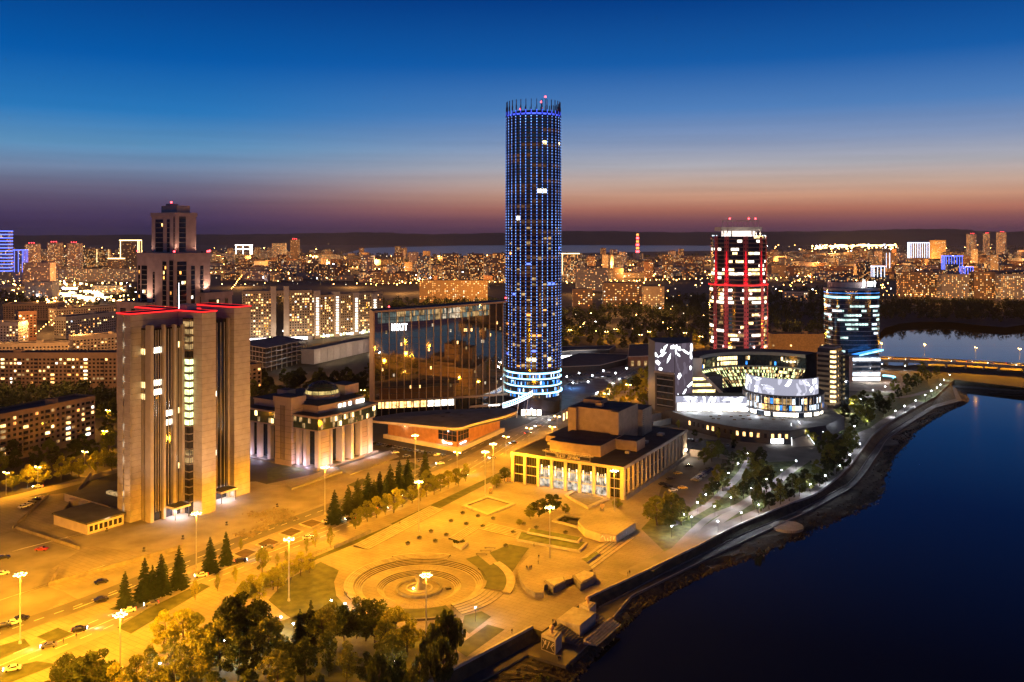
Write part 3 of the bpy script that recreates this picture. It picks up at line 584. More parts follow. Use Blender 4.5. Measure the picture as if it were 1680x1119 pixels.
f1 = Fr(f0.p(4, 4), 57); tier(T, f1, 15.5, 25, 108, 134, [(2.5, 7.5, 109, 132.5, .03)], [(1, 2.2, 109, 132, .06), (6, 9, 109, 130, .03), (13, 21, 109, 130, .05)], seed=4)
b = MB(); b.box(f1, 3, 13, 3, 19, 134.3, 139); b.box(f1, 7, 12, 14, 20, 139, 140.5); b.build('plant_room', 'wall_pink', T)
f2 = Fr(f0.p(-6, 20), 57); tier(T, f2, 20, 32, 0, 76, [], [(2, 6, 20, 72, .1), (12, 16, 20, 72, .1), (22, 28, 20, 72, .1)], seed=5)
f3 = Fr(f0.p(20, -4), 57); tier(T, f3, 22, 20, 0, 82, [(3, 12, 30, 78, .25), (16, 18.5, 30, 78, .1)], [], seed=6)
b = MB()
for a, bb, z in ((0, 0, 109.5), (27, 0, 109.5), (0, 38, 109.5), (27, 2, 109.2), (8, 14, 141.2)): lamp_ball(b, *f0.p(a, bb), z, .7)
b.build('beacon', 'beacon', T)
for (a, bb, z, e, tgt) in ((-5, 27, 77.5, 26000, (6, 22, 104)), (25, -3.4, 83.5, 22000, (15, 4, 106)), (1.6, 1.8, 109.6, 9000, (8, 8, 132)), (22, 1.5, 109.6, 7000, (12, 8, 132)), (1.5, 33, 109.6, 7000, (6, 18, 132))):
    q = f0.p(a, bb); g_ = f0.p(tgt[0], tgt[1]); MB().box(Fr(q, 57), -.4, .4, -.4, .4, z - 1.2, z - .3).build('added_roof_flood', 'metal_dark', T); point(q + (z,), e * .45, (1., .6, .42), T, .5, 110, Vector((g_[0] - q[0], g_[1] - q[1], tgt[2] - z)), 'added_roof_flood_light')  # spots and their boxes added on the ledges to brighten the upper walls
# ---------------------------------------------------------------- assembly building with glass dome
A0 = (-99.2, 451.7); fa = Fr(A0, 58.5)
T = thing('assembly_hall', 'pale columned assembly building with gold glass band and lit glass dome', 'building', A0)
MB().box(fa, -3, 44, -3, 56, 0, 1.0).build('plinth', 'granite_dark', T)
MB().box(fa, 3, 41, 3, 50, 1, 19.6).build('recessed_wall', 'glass_blue', T)
def roundrect(fr, a0, a1, b0, b1, bow):
    P = []
    for i in range(13): t = i / 12; P.append(fr.p(a0 + (a1 - a0) * t, b0 - bow * math.sin(math.pi * t)))
    return P + [fr.p(a1, b1), fr.p(a0, b1)]
MB().prism(roundrect(fa, -1.2, 43, -1.2, 53, 2.0), 19.4, 20.2, bottom=True).build('soffit_band', 'pink_stone', T)
MB().prism(roundrect(fa, -1.8, 44, -1.8, 53, 2.4), 20.2, 26.2).build('glass_band', 'glass_green', T)
MB().prism(roundrect(fa, -2.4, 44.6, -2.4, 54, 2.6), 26.2, 27.2, top=1, bottom=True).build('cornice', ['pink_stone', 'roof_dark'], T)
b = MB(); l = MB()
for i in range(30):
    t0, t1 = (i + .06) / 30, (i + .94) / 30
    for fl_ in (0, 1):
        q0 = np.array(fa.p(-1.8 + 45.8 * t0, -1.8 - 2.4 * math.sin(math.pi * t0) - .08)); q1 = np.array(fa.p(-1.8 + 45.8 * t1, -1.8 - 2.4 * math.sin(math.pi * t1) - .08)); z0 = 20.5 + fl_ * 2.9
        r_ = random.random(); m = 0 if r_ < .12 else (1 if r_ < .4 else 2); l.face([tuple(q0) + (z0,), tuple(q1) + (z0,), tuple(q1) + (z0 + 2.5,), tuple(q0) + (z0 + 2.5,)], m)
for i in range(26):
    s0 = -1 + i * 2.05
    for fl_ in (0, 1):
        r_ = random.random(); m = 0 if r_ < .04 else (1 if r_ < .2 else 2); q0 = fa.p(-1.88, s0); q1 = fa.p(-1.88, s0 + 1.9); z0 = 20.5 + fl_ * 2.9; l.face([q1 + (z0,), q0 + (z0,), q0 + (z0 + 2.5,), q1 + (z0 + 2.5,)], m)
l.build('band_pane', ['lit_yellow', 'lit_dim', 'glass_green'], T, kind='stuff')
for s in (16, 23, 39.5): MB().box(fa, s - 1.1, s + 1.1, -1.2 - 1.7 * math.sin(math.pi * s / 44), 1.4, 1, 19.4).build('column', 'white_stone', T)
for s0, s1 in ((-.9, 9.5), (29.5, 37.6)):
    w = MB().box(fa, s0 + 1, s1 - 1, -.6 - 1.2 * (s0 > 5), 1.4, 1, 19.4).build('pier_wall', 'pink_stone', T)
    for z in range(2, 7): MB().box(fa, s0 + 1, s1 - 1, -.68 - 1.2 * (s0 > 5), -.6 - 1.2 * (s0 > 5), z * 2.6, z * 2.6 + .14).build('joint', 'stone_line', w)
    for s in (s0, s1 - 1.6): MB().box(fa, s, s + 1.6, -1.3 - 1.2 * (s0 > 5), 1.4, 1, 19.4).build('column', 'white_stone', T)
for s in (8, 34, 42, 49, 13.2): MB().box(fa, -1.2, 1.4, s - 1.1, s + 1.1, 1, 19.4).build('column', 'white_stone', T)
tw = MB().box(fa, -3.2, 6, 15.5, 27.5, 0, 35, top=1).build('lift_tower', ['pink_stone', 'roof_dark'], T)
MB().box(fa, -3.9, 6.6, 14.8, 28.2, 32.5, 35.6, top=1).build('tower_cap', ['pink_stone', 'roof_dark'], T)
for k in range(4): MB().box(fa, -3.34, -3.2, 20.2 + k * .95, 20.5 + k * .95, 3, 31).build('slit', 'stone_line', tw)
for z in range(1, 11): b = MB(); b.box(fa, -3.28, -3.2, 15.5, 27.5, z * 2.9, z * 2.9 + .12); b.box(fa, -3.2, 6, 15.42, 15.5, z * 2.9, z * 2.9 + .12); b.build('joint', 'stone_line', tw)
MB().prism(roundrect(fa, 5, 40, 4.5, 52, 1.), 27.2, 30.4, top=1).build('attic', ['pink_stone', 'roof_dark'], T); MB().prism(roundrect(fa, 4.2, 40.6, 3.8, 52, 1.), 30.4, 31.2, top=1, bottom=True).build('attic_cornice', ['pink_stone', 'roof_dark'], T)
for s in (19, 22.5, 27, 33, 35.2, 37.4): MB().box(fa, s, s + 1.9, 3.1, 3.7, 27.9, 29.9).build('attic_window', 'lit_white', T)
for q in ((36, 47, 14, 26, 31.2, 36.5), (18, 24, 40, 48, 31.2, 34)): MB().box(fa, *q, top=1).build('roof_house', ['pink_stone', 'roof_dark'], T)
dc = fa.p(26, 22); Rd = 9.2
MB().lathe(dc, [(Rd + .6, 31.2), (Rd + .6, 33.4), (Rd, 33.5)], 32).build('dome_drum', 'pink_stone', T)
prof = [(Rd * math.cos(R(a)), 33.5 + 6.2 * math.sin(R(a))) for a in (0, 18, 36, 54, 72, 88)]
b = MB(); b.lathe(dc, prof[:2], 32, 0); b.lathe(dc, prof[1:], 32, 1); dm = b.build('glass_dome', ['dome_glow', 'glass_green'], T)
for i in range(16):
    a = 2 * math.pi * i / 16; b = MB()
    for (r0, z0), (r1, z1) in zip(prof, prof[1:]): b.tube((dc[0] + (r0 + .05) * math.cos(a), dc[1] + (r0 + .05) * math.sin(a), z0), (dc[0] + (r1 + .05) * math.cos(a), dc[1] + (r1 + .05) * math.sin(a), z1), .16, None, 4)
    b.build('dome_rib', 'metal_dark', dm)
for r0, z0 in prof[1:4]: MB().lathe(dc, [(r0 + .1, z0 - .12), (r0 + .18, z0), (r0 + .1, z0 + .12)], 32).build('dome_ring', 'metal_dark', dm)
for a, bb, e in ((-3.6, 11, 1500), (-3.6, 5, 1500), (-3.2, 38, 1300), (-3.2, 46, 1300), (5, -4.5, 1800), (19, -6, 1500), (33, -6.5, 1700), (41, -5.5, 1200)): point(fa.p(a, bb) + (2.2,), e * .95, (.80, .72, 1.) if a < 0 else (1., .82, .86), T)
t = thing('stone_ramp', 'pale stone entrance ramp and terrace before the assembly building', 'ramp', G(560, 775))
fq = Fr(G(468, 797), 57 - 33 + 1.)
b = MB(); b.prism([G(470, 795), G(545, 768), G(556, 773), G(480, 801)], .1, .45); b.prism([G(556, 768), G(640, 740), G(655, 750), G(575, 780)], .1, .5); b.build('slab', 'paving', t)
b = MB(); b.prism([G(478, 803), G(560, 775), G(561, 776), G(479, 804)], 0, .9); b.build('retaining_wall', 'granite_dark', t)
# ---------------------------------------------------------------- mirrored hotel
HL, HR_ = np.array((-89.2, 571.)), np.array((-1.8, 598.5)); nseg = 19
hd, hn, hl = edge(HL, HR_)
def hp(t, off=0.): q = HL + (HR_ - HL) * t + hn * (3.2 * math.sin(math.pi * t) + off); return (q[0], q[1])
def htop(t): return 70.4 + 4.6 * t
T = thing('mirrored_hotel', 'curved mirror-glass hotel slab with thin bronze mullions and white sign', 'hotel', tuple(HL))
back = [tuple(HR_ - hn * 20), tuple(HL - hn * 20)]
b = MB(); P = [hp(i / 38) for i in range(39)]
for i in range(38): b.face([P[i] + (13.,), P[i + 1] + (13.,), P[i + 1] + (htop((i + 1) / 38),), P[i] + (htop(i / 38),)])
b.build('curtain_wall', 'glass_mirror', T)
b = MB(); b.face([back[1] + (0,), tuple(HL) + (0,), tuple(HL) + (htop(0),), back[1] + (htop(0),)]); b.face([tuple(HR_) + (0,), back[0] + (0,), back[0] + (htop(1),), tuple(HR_) + (htop(1),)]); b.face([back[0] + (0,), back[1] + (0,), back[1] + (htop(0),), back[0] + (htop(1),)]); b.build('end_wall', 'bronze', T)
b = MB(); b.face([p + (htop(i / 38) - .3,) for i, p in enumerate(P)] + [back[0] + (htop(1) - .3,), back[1] + (htop(0) - .3,)]); b.build('flat_roof', 'roof_dark', T)
for i in range(nseg + 1):
    t = i / nseg; q = hp(t, .35); d = hd; w = .2 if i not in (0, 9, nseg) else .38; fq = Fr(q, math.degrees(math.atan2(d[1], d[0]))); MB().box(fq, -w, w, -.3, .35, 3, htop(t) + .4).build('mullion', 'bronze', T)
b = MB()
for z in range(17, 66, 4):
    for i in range(38): q0, q1 = hp(i / 38, .06), hp((i + 1) / 38, .06); b.face([q0 + (z,), q1 + (z,), q1 + (z + .18,), q0 + (z + .18,)])
b.build('transom', 'metal_dark', T, kind='stuff')
b = MB()
for i in range(38): q0, q1 = hp(i / 38, .6), hp((i + 1) / 38, .6); za, zb = htop(i / 38), htop((i + 1) / 38); b.face([q0 + (za - .6,), q1 + (zb - .6,), q1 + (zb + .5,), q0 + (za + .5,)]); r0, r1 = hp(i / 38, -2), hp((i + 1) / 38, -2); b.face([q0 + (za + .5,), q1 + (zb + .5,), r1 + (zb + .5,), r0 + (za + .5,)])
b.build('cornice', 'bronze', T)
b = MB(); rr = random.Random(8)
def hwin(i, z0, z1, m, n=76, off=.05): q0, q1 = hp((i + .08) / n, off), hp((i + .92) / n, off); b.face([q0 + (z0,), q1 + (z0,), q1 + (z1,), q0 + (z1,)], m)
for i in range(2, 64):
    for k in range(2):
        top = htop(i / 76) - 1.0 - k * 3.6
        r_ = rr.random(); m = 3 if i < 12 else (4 if 36 < i < 47 and r_ < .6 else (1 if r_ < .45 else 3))
        hwin(i, top - 3.2, top, m)
for k in range(30): 
    i = rr.randrange(4, 74); z = 15 + 4 * rr.randrange(0, 13); hwin(i, z + 1, z + 2.9, rr.choice([4, 1, 1, 2, 2]))  # scattered panes imitate city lights reflected in the glass
b.build('lit_room_and_reflection', ['lit_white', 'lit_dim', 'lit_warm', 'teal_dim', 'lobby'], T, kind='stuff')
# lower storeys: restaurant window band and bronze ledge
b = MB(); [b.face([hp(i / 38, -.6) + (0,), hp((i + 1) / 38, -.6) + (0,), hp((i + 1) / 38, -.6) + (13,), hp(i / 38, -.6) + (13,)]) for i in range(38)]; b.build('lower_wall', 'glass_dark', T)
b = MB()
for i in range(38): q0, q1 = hp(i / 38, 1.2), hp((i + 1) / 38, 1.2); r0, r1 = hp(i / 38, -.6), hp((i + 1) / 38, -.6); b.face([q0 + (12.,), q1 + (12.,), q1 + (13.2,), q0 + (13.2,)]); b.face([q0 + (13.2,), q1 + (13.2,), r1 + (13.2,), r0 + (13.2,)]); b.face([r0 + (12,), r1 + (12,), q1 + (12,), q0 + (12,)])
for i in range(26, 38): q0, q1 = hp(i / 38, 2.2), hp((i + 1) / 38, 2.2); b.face([q0 + (5.4,), q1 + (5.4,), q1 + (7.,), q0 + (7.,)])
b.build('ledge', 'bronze', T)
for i in range(11): 
    b = MB(); q0, q1 = hp((i + .62) / 20, -.5), hp((i + 1.44) / 20, -.5); b.face([q0 + (7.6,), q1 + (7.6,), q1 + (11.6,), q0 + (11.6,)]); b.build('restaurant_window', 'lit_white' if i > 6 else 'lit_warm', T)
rz = math.atan2(hd[1], hd[0])
sg = hp(.175, .9); text('HYATT', 6.4, (sg[0], sg[1], 58.0), (R(90), 0, rz), 'sign_white', T, .3).scale = (.5, 1, 1)
sg = hp(.86, 2.4); text('HYATT REGENCY', 1.25, (sg[0], sg[1], 5.7), (R(90), 0, rz), 'sign_white', T, .08)
sg = hp(.17, 1.); text('CONFERENCE', 1.1, (sg[0], sg[1], 6.0), (R(90), 0, rz), 'sign_white', T, .08) if False else None
b = MB(); [lamp_ball(b, hp(t)[0], hp(t)[1] + 3, htop(t) + 2.4, .55) for t in (.1, .97)]; b.build('beacon', 'beacon', T)
b = MB(); [b.tube((hp(t)[0], hp(t)[1] + 3, htop(t) - .4), (hp(t)[0], hp(t)[1] + 3, htop(t) + 2), .12) for t in (.1, .97)]; b.build('beacon_pole', 'metal_dark', T)
# ---------------------------------------------------------------- timber-clad podium with sweeping roof
PB = [(-30.3, 489.2), (-7.5, 536.5), (-46., 529.), (-73., 520.5)]
T = thing('timber_podium', 'low timber-clad hall with sweeping dark roof and pale curved eaves', 'hall', PB[0])
MB().prism([(-29.2, 486.4), (-4.5, 539), (-46, 531), (-76, 521.5)], 0, 2.4).build('plinth', 'fascia', T)
MB().prism(PB, 2.4, 12.4, top=False).build('wall', 'timber_clad', T)
b = MB()
for p, q, w in ((PB[0], PB[1], 1.5), (PB[3], PB[0], 1.5)):
    d, n, l = edge(p, q); s = 0
    while s < l: x0, x1 = s, min(s + w - .12, l); o0 = np.array(p) + d * x0; o1 = np.array(p) + d * x1; h_ = .08 + .05 * random.random(); b.prism([tuple(o0), tuple(o1), tuple(o1 + n * h_), tuple(o0 + n * h_)], 2.5, 12.3); s += w
b.build('timber_board', 'timber_clad', T, kind='stuff')
EV = sm([(-84, 509), (-74, 503.5), (-56, 495.5), (-42, 488.6), (-33, 485.2), (-28.2, 485.6), (-25, 489.5), (-18, 499), (-6, 513), (1, 524), (3, 531), (0, 537)], 5)
rf = EV + [(-29, 536), (-46, 534), (-66, 527), (-80, 516)]
b = MB(); A = EV; zt = lambda i: 12.9 + 1.3 * min(1, i / len(EV))
b.strip([p + (zt(i) - .6,) for i, p in enumerate(A)], [p + (zt(i) + .7,) for i, p in enumerate(A)]); b.v = b.v; b.build('eaves', 'fascia', T)
b = MB(); b.prism(rf, 12.3, 12.4, bottom=True, top=False); b.build('soffit', 'fascia', T)
b = MB(); cc = (-38, 516)
for i in range(len(A) - 1): b.face([A[i] + (zt(i) + .7,), A[i + 1] + (zt(i + 1) + .7,), cc + (15.6,)])
RB = [A[-1] + (zt(len(A)) + .7,)] + [(x, y, z) for (x, y), z in zip(rf[len(EV):], (14.4, 14.2, 13.9, 13.7))] + [A[0] + (zt(0) + .7,)]
for p_, q_ in zip(RB, RB[1:]): b.face([p_, q_, cc + (15.0,)])
b.build('swept_roof', 'roof_grey', T, smooth=True)
for k, (x, y) in enumerate([(-40, 508), (-35, 509), (-38, 520), (-30, 512)]): MB().box(Fr((x, y), 57), 0, 3, 0, 1.6, 14., 15.3).build('roof_hatch', 'roof_dark', T)
for p, q, s0, s1, nn in ((PB[3], PB[0], 39.2, 52.8, 4), (PB[0], PB[1], .4, 13, 4)):
    d, n, l = edge(p, q)
    for i in range(nn):
        for j in range(2): b = MB(); w = (s1 - s0) / nn; b.win(p, d, n, s0 + i * w + .12, s0 + (i + 1) * w - .12, 5.3 + j * 3.2, 8.3 + j * 3.2, .22); b.build('window_pane', 'glass_dark', T)
d, n, l = edge(PB[0], PB[1]); rz2 = math.atan2(d[1], d[0]); q = np.array(PB[0]) + d * 6 + n * .4; text('HYATT PLACE', 1.1, (q[0], q[1], 3.4), (R(90), 0, rz2), 'sign_white', T, .05)
d, n, l = edge(PB[3], PB[0]); rz3 = math.atan2(d[1], d[0]); q = np.array(PB[3]) + d * 46 + n * .4; text('HYATT PLACE', 1.1, (q[0], q[1], 3.4), (R(90), 0, rz3), 'sign_white', T, .05)
for s, zz in ((14, 9.5), (43, 4.6)): q = np.array(PB[3]) + d * s + n * .5; b = MB(); lamp_ball(b, q[0], q[1], zz, .45); b.build('wall_lamp', 'glow_white', T); point((q[0] + n[0], q[1] + n[1], zz), 500, WRM, T)
# ---------------------------------------------------------------- round blue-lit tower
TC = ((875 - 840) / 1450 * 604, 604.); RT = 18.3; NC = 32
T = thing('round_skyscraper', 'tall round glass skyscraper studded with blue light dots', 'skyscraper', TC)
MB().lathe(TC, [(RT, 0), (RT, 200)], 64, cap=True).build('glass_shaft', 'glass_tower', T)
b = MB()
for i in range(50): z = 31 + i * 3.4; b.lathe(TC, [(RT + .02, z), (RT + .16, z + .1), (RT + .16, z + 1.0), (RT + .02, z + 1.1)], 64)
b.build('spandrel_ring', 'spandrel', T, kind='stuff')
for i in range(NC):
    a = 2 * math.pi * (i + .5) / NC; fq = Fr((TC[0] + RT * math.cos(a), TC[1] + RT * math.sin(a)), math.degrees(a)); f_ = MB().box(fq, -.1, .75, -.38, .38, 30, 201).build('fin', 'black_clad', T)
    b = MB(); fb = MB()
    k = 0; z = 31.5
    while z < 199: b.box(fq, .76, .84, -.2, .2, z, z + .55); z += 1.9
    b.build('light_dots', 'led_dot', f_, kind='stuff'); MB().box(fq, .75, .76, -.36, .36, 30.5, 200.5).build('fin_glow', 'fin_glow_blue', f_)  # strip added to imitate the blue glow the dots throw on the fin
    MB().box(fq, -.25, .55, -.24, .24, 201, 206.5).build('crown_fin', 'crown_dark', T); MB().box(fq, .56, .6, -.2, .2, 200.5, 203.4).build('crown_light', 'led_blue', T)
    MB().box(fq, -.1, .35, -.18, .18, 206.5, 210.4).build('crown_spike', 'crown_dark', T)
MB().lathe(TC, [(RT - 4, 200), (RT - 4, 203.4)], 40, cap=True).build('crown_drum', 'black_clad', T)
MB().lathe(TC, [(RT + .1, 200.2), (RT + .1, 201.2)], 64).build('crown_ring', 'led_blue', T)
b = MB(); rr = random.Random(21)
def twin(i, z0, z1, m): a0, a1 = 2 * math.pi * (i + .12) / NC + math.pi / NC, 2 * math.pi * (i + .88) / NC + math.pi / NC; b.face([(TC[0] + (RT + .2) * math.cos(a), TC[1] + (RT + .2) * math.sin(a), z) for a, z in ((a0, z0), (a1, z0), (a1, z1), (a0, z1))], m)
for i, z, m in ((25, 180, 0), (29, 180, 0), (30, 180, 0), (24, 148, 1), (25, 148, 1), (22, 36, 0), (23, 36, 0), (26, 36, 0), (20, 130, 1)): twin(i, z, z + 2.6, m)
for k in range(90):
    i = rr.randrange(17, 32); z = 31 + 3.4 * int(28 * rr.random() ** 1.6) + 1.2; twin(i, z, z + rr.uniform(.8, 2.), rr.choice([2, 2, 2, 2, 2, 3, 5]))
for k in range(34):
    i0 = rr.randrange(16, 30); z = 62 + 3.4 * rr.randrange(0, 40) + 1.2
    for i in range(i0, min(32, i0 + rr.randrange(2, 8))): twin(i, z, z + 2.1, 6)
b.build('lit_office', ['lit_yellow', 'lit_white', 'lit_dim', 'lit_orange', 'lit_purple', 'city_blue', 'pane_brown'], T, kind='stuff')
for z, rr_, w in ((27.6, RT + .9, .9), (24.0, RT + .9, .7), (19.2, RT + .9, .7), (14.4, RT + 1.5, .95), (10.6, RT - .6, .5)): MB().lathe(TC, [(rr_ - .5, z), (rr_, z), (rr_, z + w), (rr_ - .5, z + w)], 64).build('light_ring', 'ring_cyan', T)
MB().lathe(TC, [(RT + .45, 11), (RT + .45, 28.6)], 64).build('podium_glass', 'glass_blue', T)
b = MB(); rr = random.Random(4)
for k in range(110): 
    a = R(rr.uniform(190, 350)); z = rr.choice([12, 15.8, 20.5, 25]); a1 = a + .035; b.face([(TC[0] + (RT + .5) * math.cos(q), TC[1] + (RT + .5) * math.sin(q), zz) for q, zz in ((a, z), (a1, z), (a1, z + rr.uniform(1.5, 3)), (a, z + 2))], rr.choice([0, 1, 2, 2]))
b.build('podium_pane', ['lit_cool', 'lit_dim', 'blue_lit'], T, kind='stuff')
b = MB()
for k, (dx, dy, zz, r) in enumerate([(-9, -4, 205.5, .6), (8, -8, 213.2, .7), (5, -14, 208.8, .7), (5.5, -10, 205.5, .55)]): lamp_ball(b, TC[0] + dx, TC[1] + dy, zz, r)
b.build('beacon', 'beacon', T)
b = MB(); b.tube((TC[0] + 8, TC[1] - 8, 203), (TC[0] + 8, TC[1] - 8, 212.6), .2); b.tube((TC[0] + 5, TC[1] - 14, 200), (TC[0] + 5, TC[1] - 14, 208.2), .2); b.build('mast', 'metal_dark', T)
for a in (215, 250, 285, 320): point((TC[0] + (RT + 3) * math.cos(R(a)), TC[1] + (RT + 3) * math.sin(R(a)), 22), 700, (.2, .5, 1.), T)
point((TC[0] - 2, TC[1] - RT - 4, 4), 2600, (.9, .9, 1.), T); point((TC[0] + 8, TC[1] - RT - 3, 4), 1500, (1, .85, .75), T)
b = MB(); [b.box(Fr((TC[0] + x, TC[1] - RT - .2), 0), -1.4, 1.4, -.2, .1, .5, 4.2) for x in (-7, -3.5, 0, 3.5)]; b.build('entrance_window', 'lit_white', T)
# tubular footbridge from hotel to tower
T = thing('lit_footbridge', 'white latticed tubular footbridge glowing between hotel and round tower', 'footbridge', (-2, 580))
p0, p1 = np.array((-6., 578., 8.4)), np.array((13.5, 584., 15.5)); b = MB(); pts = [p0 * (1 - t) + p1 * t + np.array((0, 0, 1.4 * math.sin(math.pi * t) * -.6)) for t in np.linspace(0, 1, 15)]
for a in range(8):
    o = np.array((0, -math.cos(a * math.pi / 4) * 1.7, math.sin(a * math.pi / 4) * 1.7)); [b.tube(x + o, y + o, .11, None, 4) for x, y in zip(pts, pts[1:])]
for x in pts: 
    for a in range(8): o, o2 = (np.array((0, -math.cos(q * math.pi / 4) * 1.7, math.sin(q * math.pi / 4) * 1.7)) for q in (a, a + 1)); b.tube(x + o, x + o2, .13, None, 4)
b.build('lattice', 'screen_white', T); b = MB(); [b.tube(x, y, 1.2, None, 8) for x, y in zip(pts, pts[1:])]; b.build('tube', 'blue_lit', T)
for x in (3., 9.): b = MB(); b.tube((x, 580, 0), (x + 1.5, 582, 11.5), .3, .2); b.build('strut', 'steel_white', T)
# ---------------------------------------------------------------- drama theatre
TC0 = (50.4, 399.4); ft = Fr(TC0, 60.5)        # a = along the side, b = along the front
T = thing('drama_theatre', 'flat-roofed drama theatre with tall glazed bays and blank stage tower', 'theatre', TC0)
MB().box(ft, .9, 89, .9, 57.2, 0, 13.4, top=False, bottom=False).build('wall', 'theatre_brick', T)
MB().box(ft, .4, 90, .4, 58, 13.4, 14.2, top=1).build('flat_roof', ['theatre_stone', 'roof_dark'], T)
b = MB()
for q in ((-.3, 90.4, -.3, .3), (-.3, 90.4, 58, 58.6), (-.3, .3, .3, 58), (89.8, 90.4, .3, 58)): b.box(ft, q[0], q[1], q[2], q[3], 13.5, 14.75)
b.build('parapet', 'theatre_stone', T)
NBAY = 8; bw = 58 / NBAY
for i in range(NBAY + 1): w = .75 if 0 < i < NBAY else .9; s = min(max(i * bw, .6), 57.4); MB().box(ft, -.5, 1., s - w, s + w, 0, 13.5).build('pier', 'theatre_stone', T)
rr = random.Random(31)
for i in range(NBAY):
    s0, s1 = i * bw + .8, (i + 1) * bw - .8; lit = 1 <= i <= 5
    for j, (z0, z1) in enumerate(((.6, 4.4), (4.8, 8.8), (9.2, 13.2))):
        MB().box(ft, .3, .38, s0, s1, z0, z1).build('window_bay', 'glass_dark' if not (lit and j < 2) else 'lobby', T)
    for z in (4.4, 8.8): MB().box(ft, .1, .4, s0, s1, z, z + .4).build('transom', 'theatre_stone', T)
    for k in range(1, 4): s = s0 + (s1 - s0) * k / 4; MB().box(ft, .18, .3, s - .07, s + .07, .4, 13.4).build('mullion', 'metal_dark', T)
    if lit:
        for k, (c, w, z0, z1) in enumerate(((.16, .32, 6.2, 10.6), (.84, .32, 6.2, 10.6), (.42, .28, 5., 10.), (.58, .28, 5., 10.))): c = s0 + (s1 - s0) * c; MB().box(ft, .16, .24, c - w, c + w, z0, z1).build('chandelier_strip', 'lit_yellow' if k < 2 else 'lobby', T)
        for k in range(5): c = s0 + (s1 - s0) * (k + .5) / 5; MB().box(ft, .16, .24, c - .36, c + .36, .6, 3.9).build('lobby_door', 'lobby_cool' if k % 2 else 'lobby', T)
        point(ft.p(-2, (s0 + s1) / 2) + (2.5,), 160, (1., .9, .82), T)
for i in range(17):
    s = .9 + i * 5.4; deep = i > 9
    MB().box(ft, s - .35, s + .35, -.5, 1.0, 0, 13.5).build('side_pier', 'theatre_stone', T)
    if i < 16:
        if not deep:
            for j, (z0, z1) in enumerate(((2.2, 7.3), (7.8, 13.2))):
                g = MB().box(ft, s + .5, s + 4.9, .5, .6, z0, z1).build('window_bay', 'glass_dark', T); MB().box(ft, s + 2.6, s + 2.8, .4, .5, z0, z1).build('mullion', 'theatre_stone', g)
        else: MB().box(ft, s + .5, s + 4.9, .6, .9, 2.2, 13.2).build('side_panel', 'theatre_brick', T)
MB().box(ft, 0, 92, -1.4, -.5, 0, 1.9).build('plinth', 'granite_dark', T)
aud = [ft.p(13.5, 17.3), ft.p(12.2, 24), ft.p(11.8, 31), ft.p(12.2, 38), ft.p(13.5, 44.3), ft.p(40, 44.3), ft.p(40, 17.3)]
MB().prism(aud, 14.2, 19.5, top=1).build('auditorium_block', ['theatre_brick', 'roof_dark'], T)
MB().box(ft, 32, 43, 6.2, 17.3, 14.2, 19.2, top=1).build('side_annex', ['theatre_brick', 'roof_dark'], T)
MB().box(ft, 30, 60, 46.5, 55, 14.2, 17.2, top=1).build('side_annex', ['theatre_brick', 'roof_dark'], T)
MB().box(ft, 41, 65, 18.5, 46.5, 14.2, 31.2, top=1).build('stage_tower', ['theatre_brick', 'roof_dark'], T)
for q in ((18.5, 23), (42, 46.5)): MB().box(ft, 38.6, 41, q[0], q[1], 14.2, 31.0, top=1).build('tower_wing', ['theatre_brick', 'roof_dark'], T)
MB().box(ft, 65, 79, 16, 34, 14.2, 28, top=1).build('rear_block', ['theatre_brick', 'roof_dark'], T)
b = MB(); [b.box(ft, 65.6 + .02 * k, 66.6, 15.6, 16, 15 + k * 1.1, 15.12 + k * 1.1) for k in range(12)]; b.build('wall_ladder', 'metal_dark', T, kind='stuff')
MB().box(ft, 52, 60, 34, 44, 31.2, 33.4, top=1).build('roof_house', ['theatre_brick', 'roof_dark'], T); MB().box(ft, 46, 49, 31, 34.5, 31.2, 33.2, top=1).build('roof_house', ['theatre_brick', 'roof_dark'], T)
for q in ((24, 27, 49, 51), (50, 53, 8, 10), (70, 74, 7, 10), (26, 28, 8, 10)): MB().box(ft, *q, 14.2, 15.3).build('roof_vent', 'metal_grey', T)
rz = math.atan2(ft.s, ft.c) - math.pi / 2
sg = MB(); [sg.box(ft, .9, 1.0, 17, 40, z, z + .12) for z in (14.9, 16.6, 18.2)]; [sg.box(ft, .9, 1.0, s - .06, s + .06, 14.2, 18.2) for s in (17, 24.7, 32.3, 40)]; sgo = sg.build('sign_frame', 'fascia', T)
q = ft.p(.82, 28.5); text('СВЕРДЛОВСКИЙ ГОСУДАРСТВЕННЫЙ АКАДЕМИЧЕСКИЙ', .92, (q[0], q[1], 16.95), (R(90), 0, rz), 'fascia', T, .06); text('ТЕАТР  ДРАМЫ', 1.7, (q[0], q[1], 15.15), (R(90), 0, rz), 'fascia', T, .06)
MB().box(ft, 84, 86, -1.2, -.5, 4.4, 5.2).build('wall_lamp', 'glow_white', T); point(ft.p(85, -2.4) + (4.6,), 2200, WRM, T)
t = thing('loading_annex', 'small dark-roofed loading annex at the rear corner of the theatre', 'annex', ft.p(90, -6)); MB().box(ft, 91, 118, -9, -1, 0, 4, top=1).build('wall', ['theatre_stone', 'roof_dark'], t); MB().box(ft, 90.8, 118.2, -9.3, -8.9, 3.6, 4.6).build('parapet', 'theatre_stone', t)
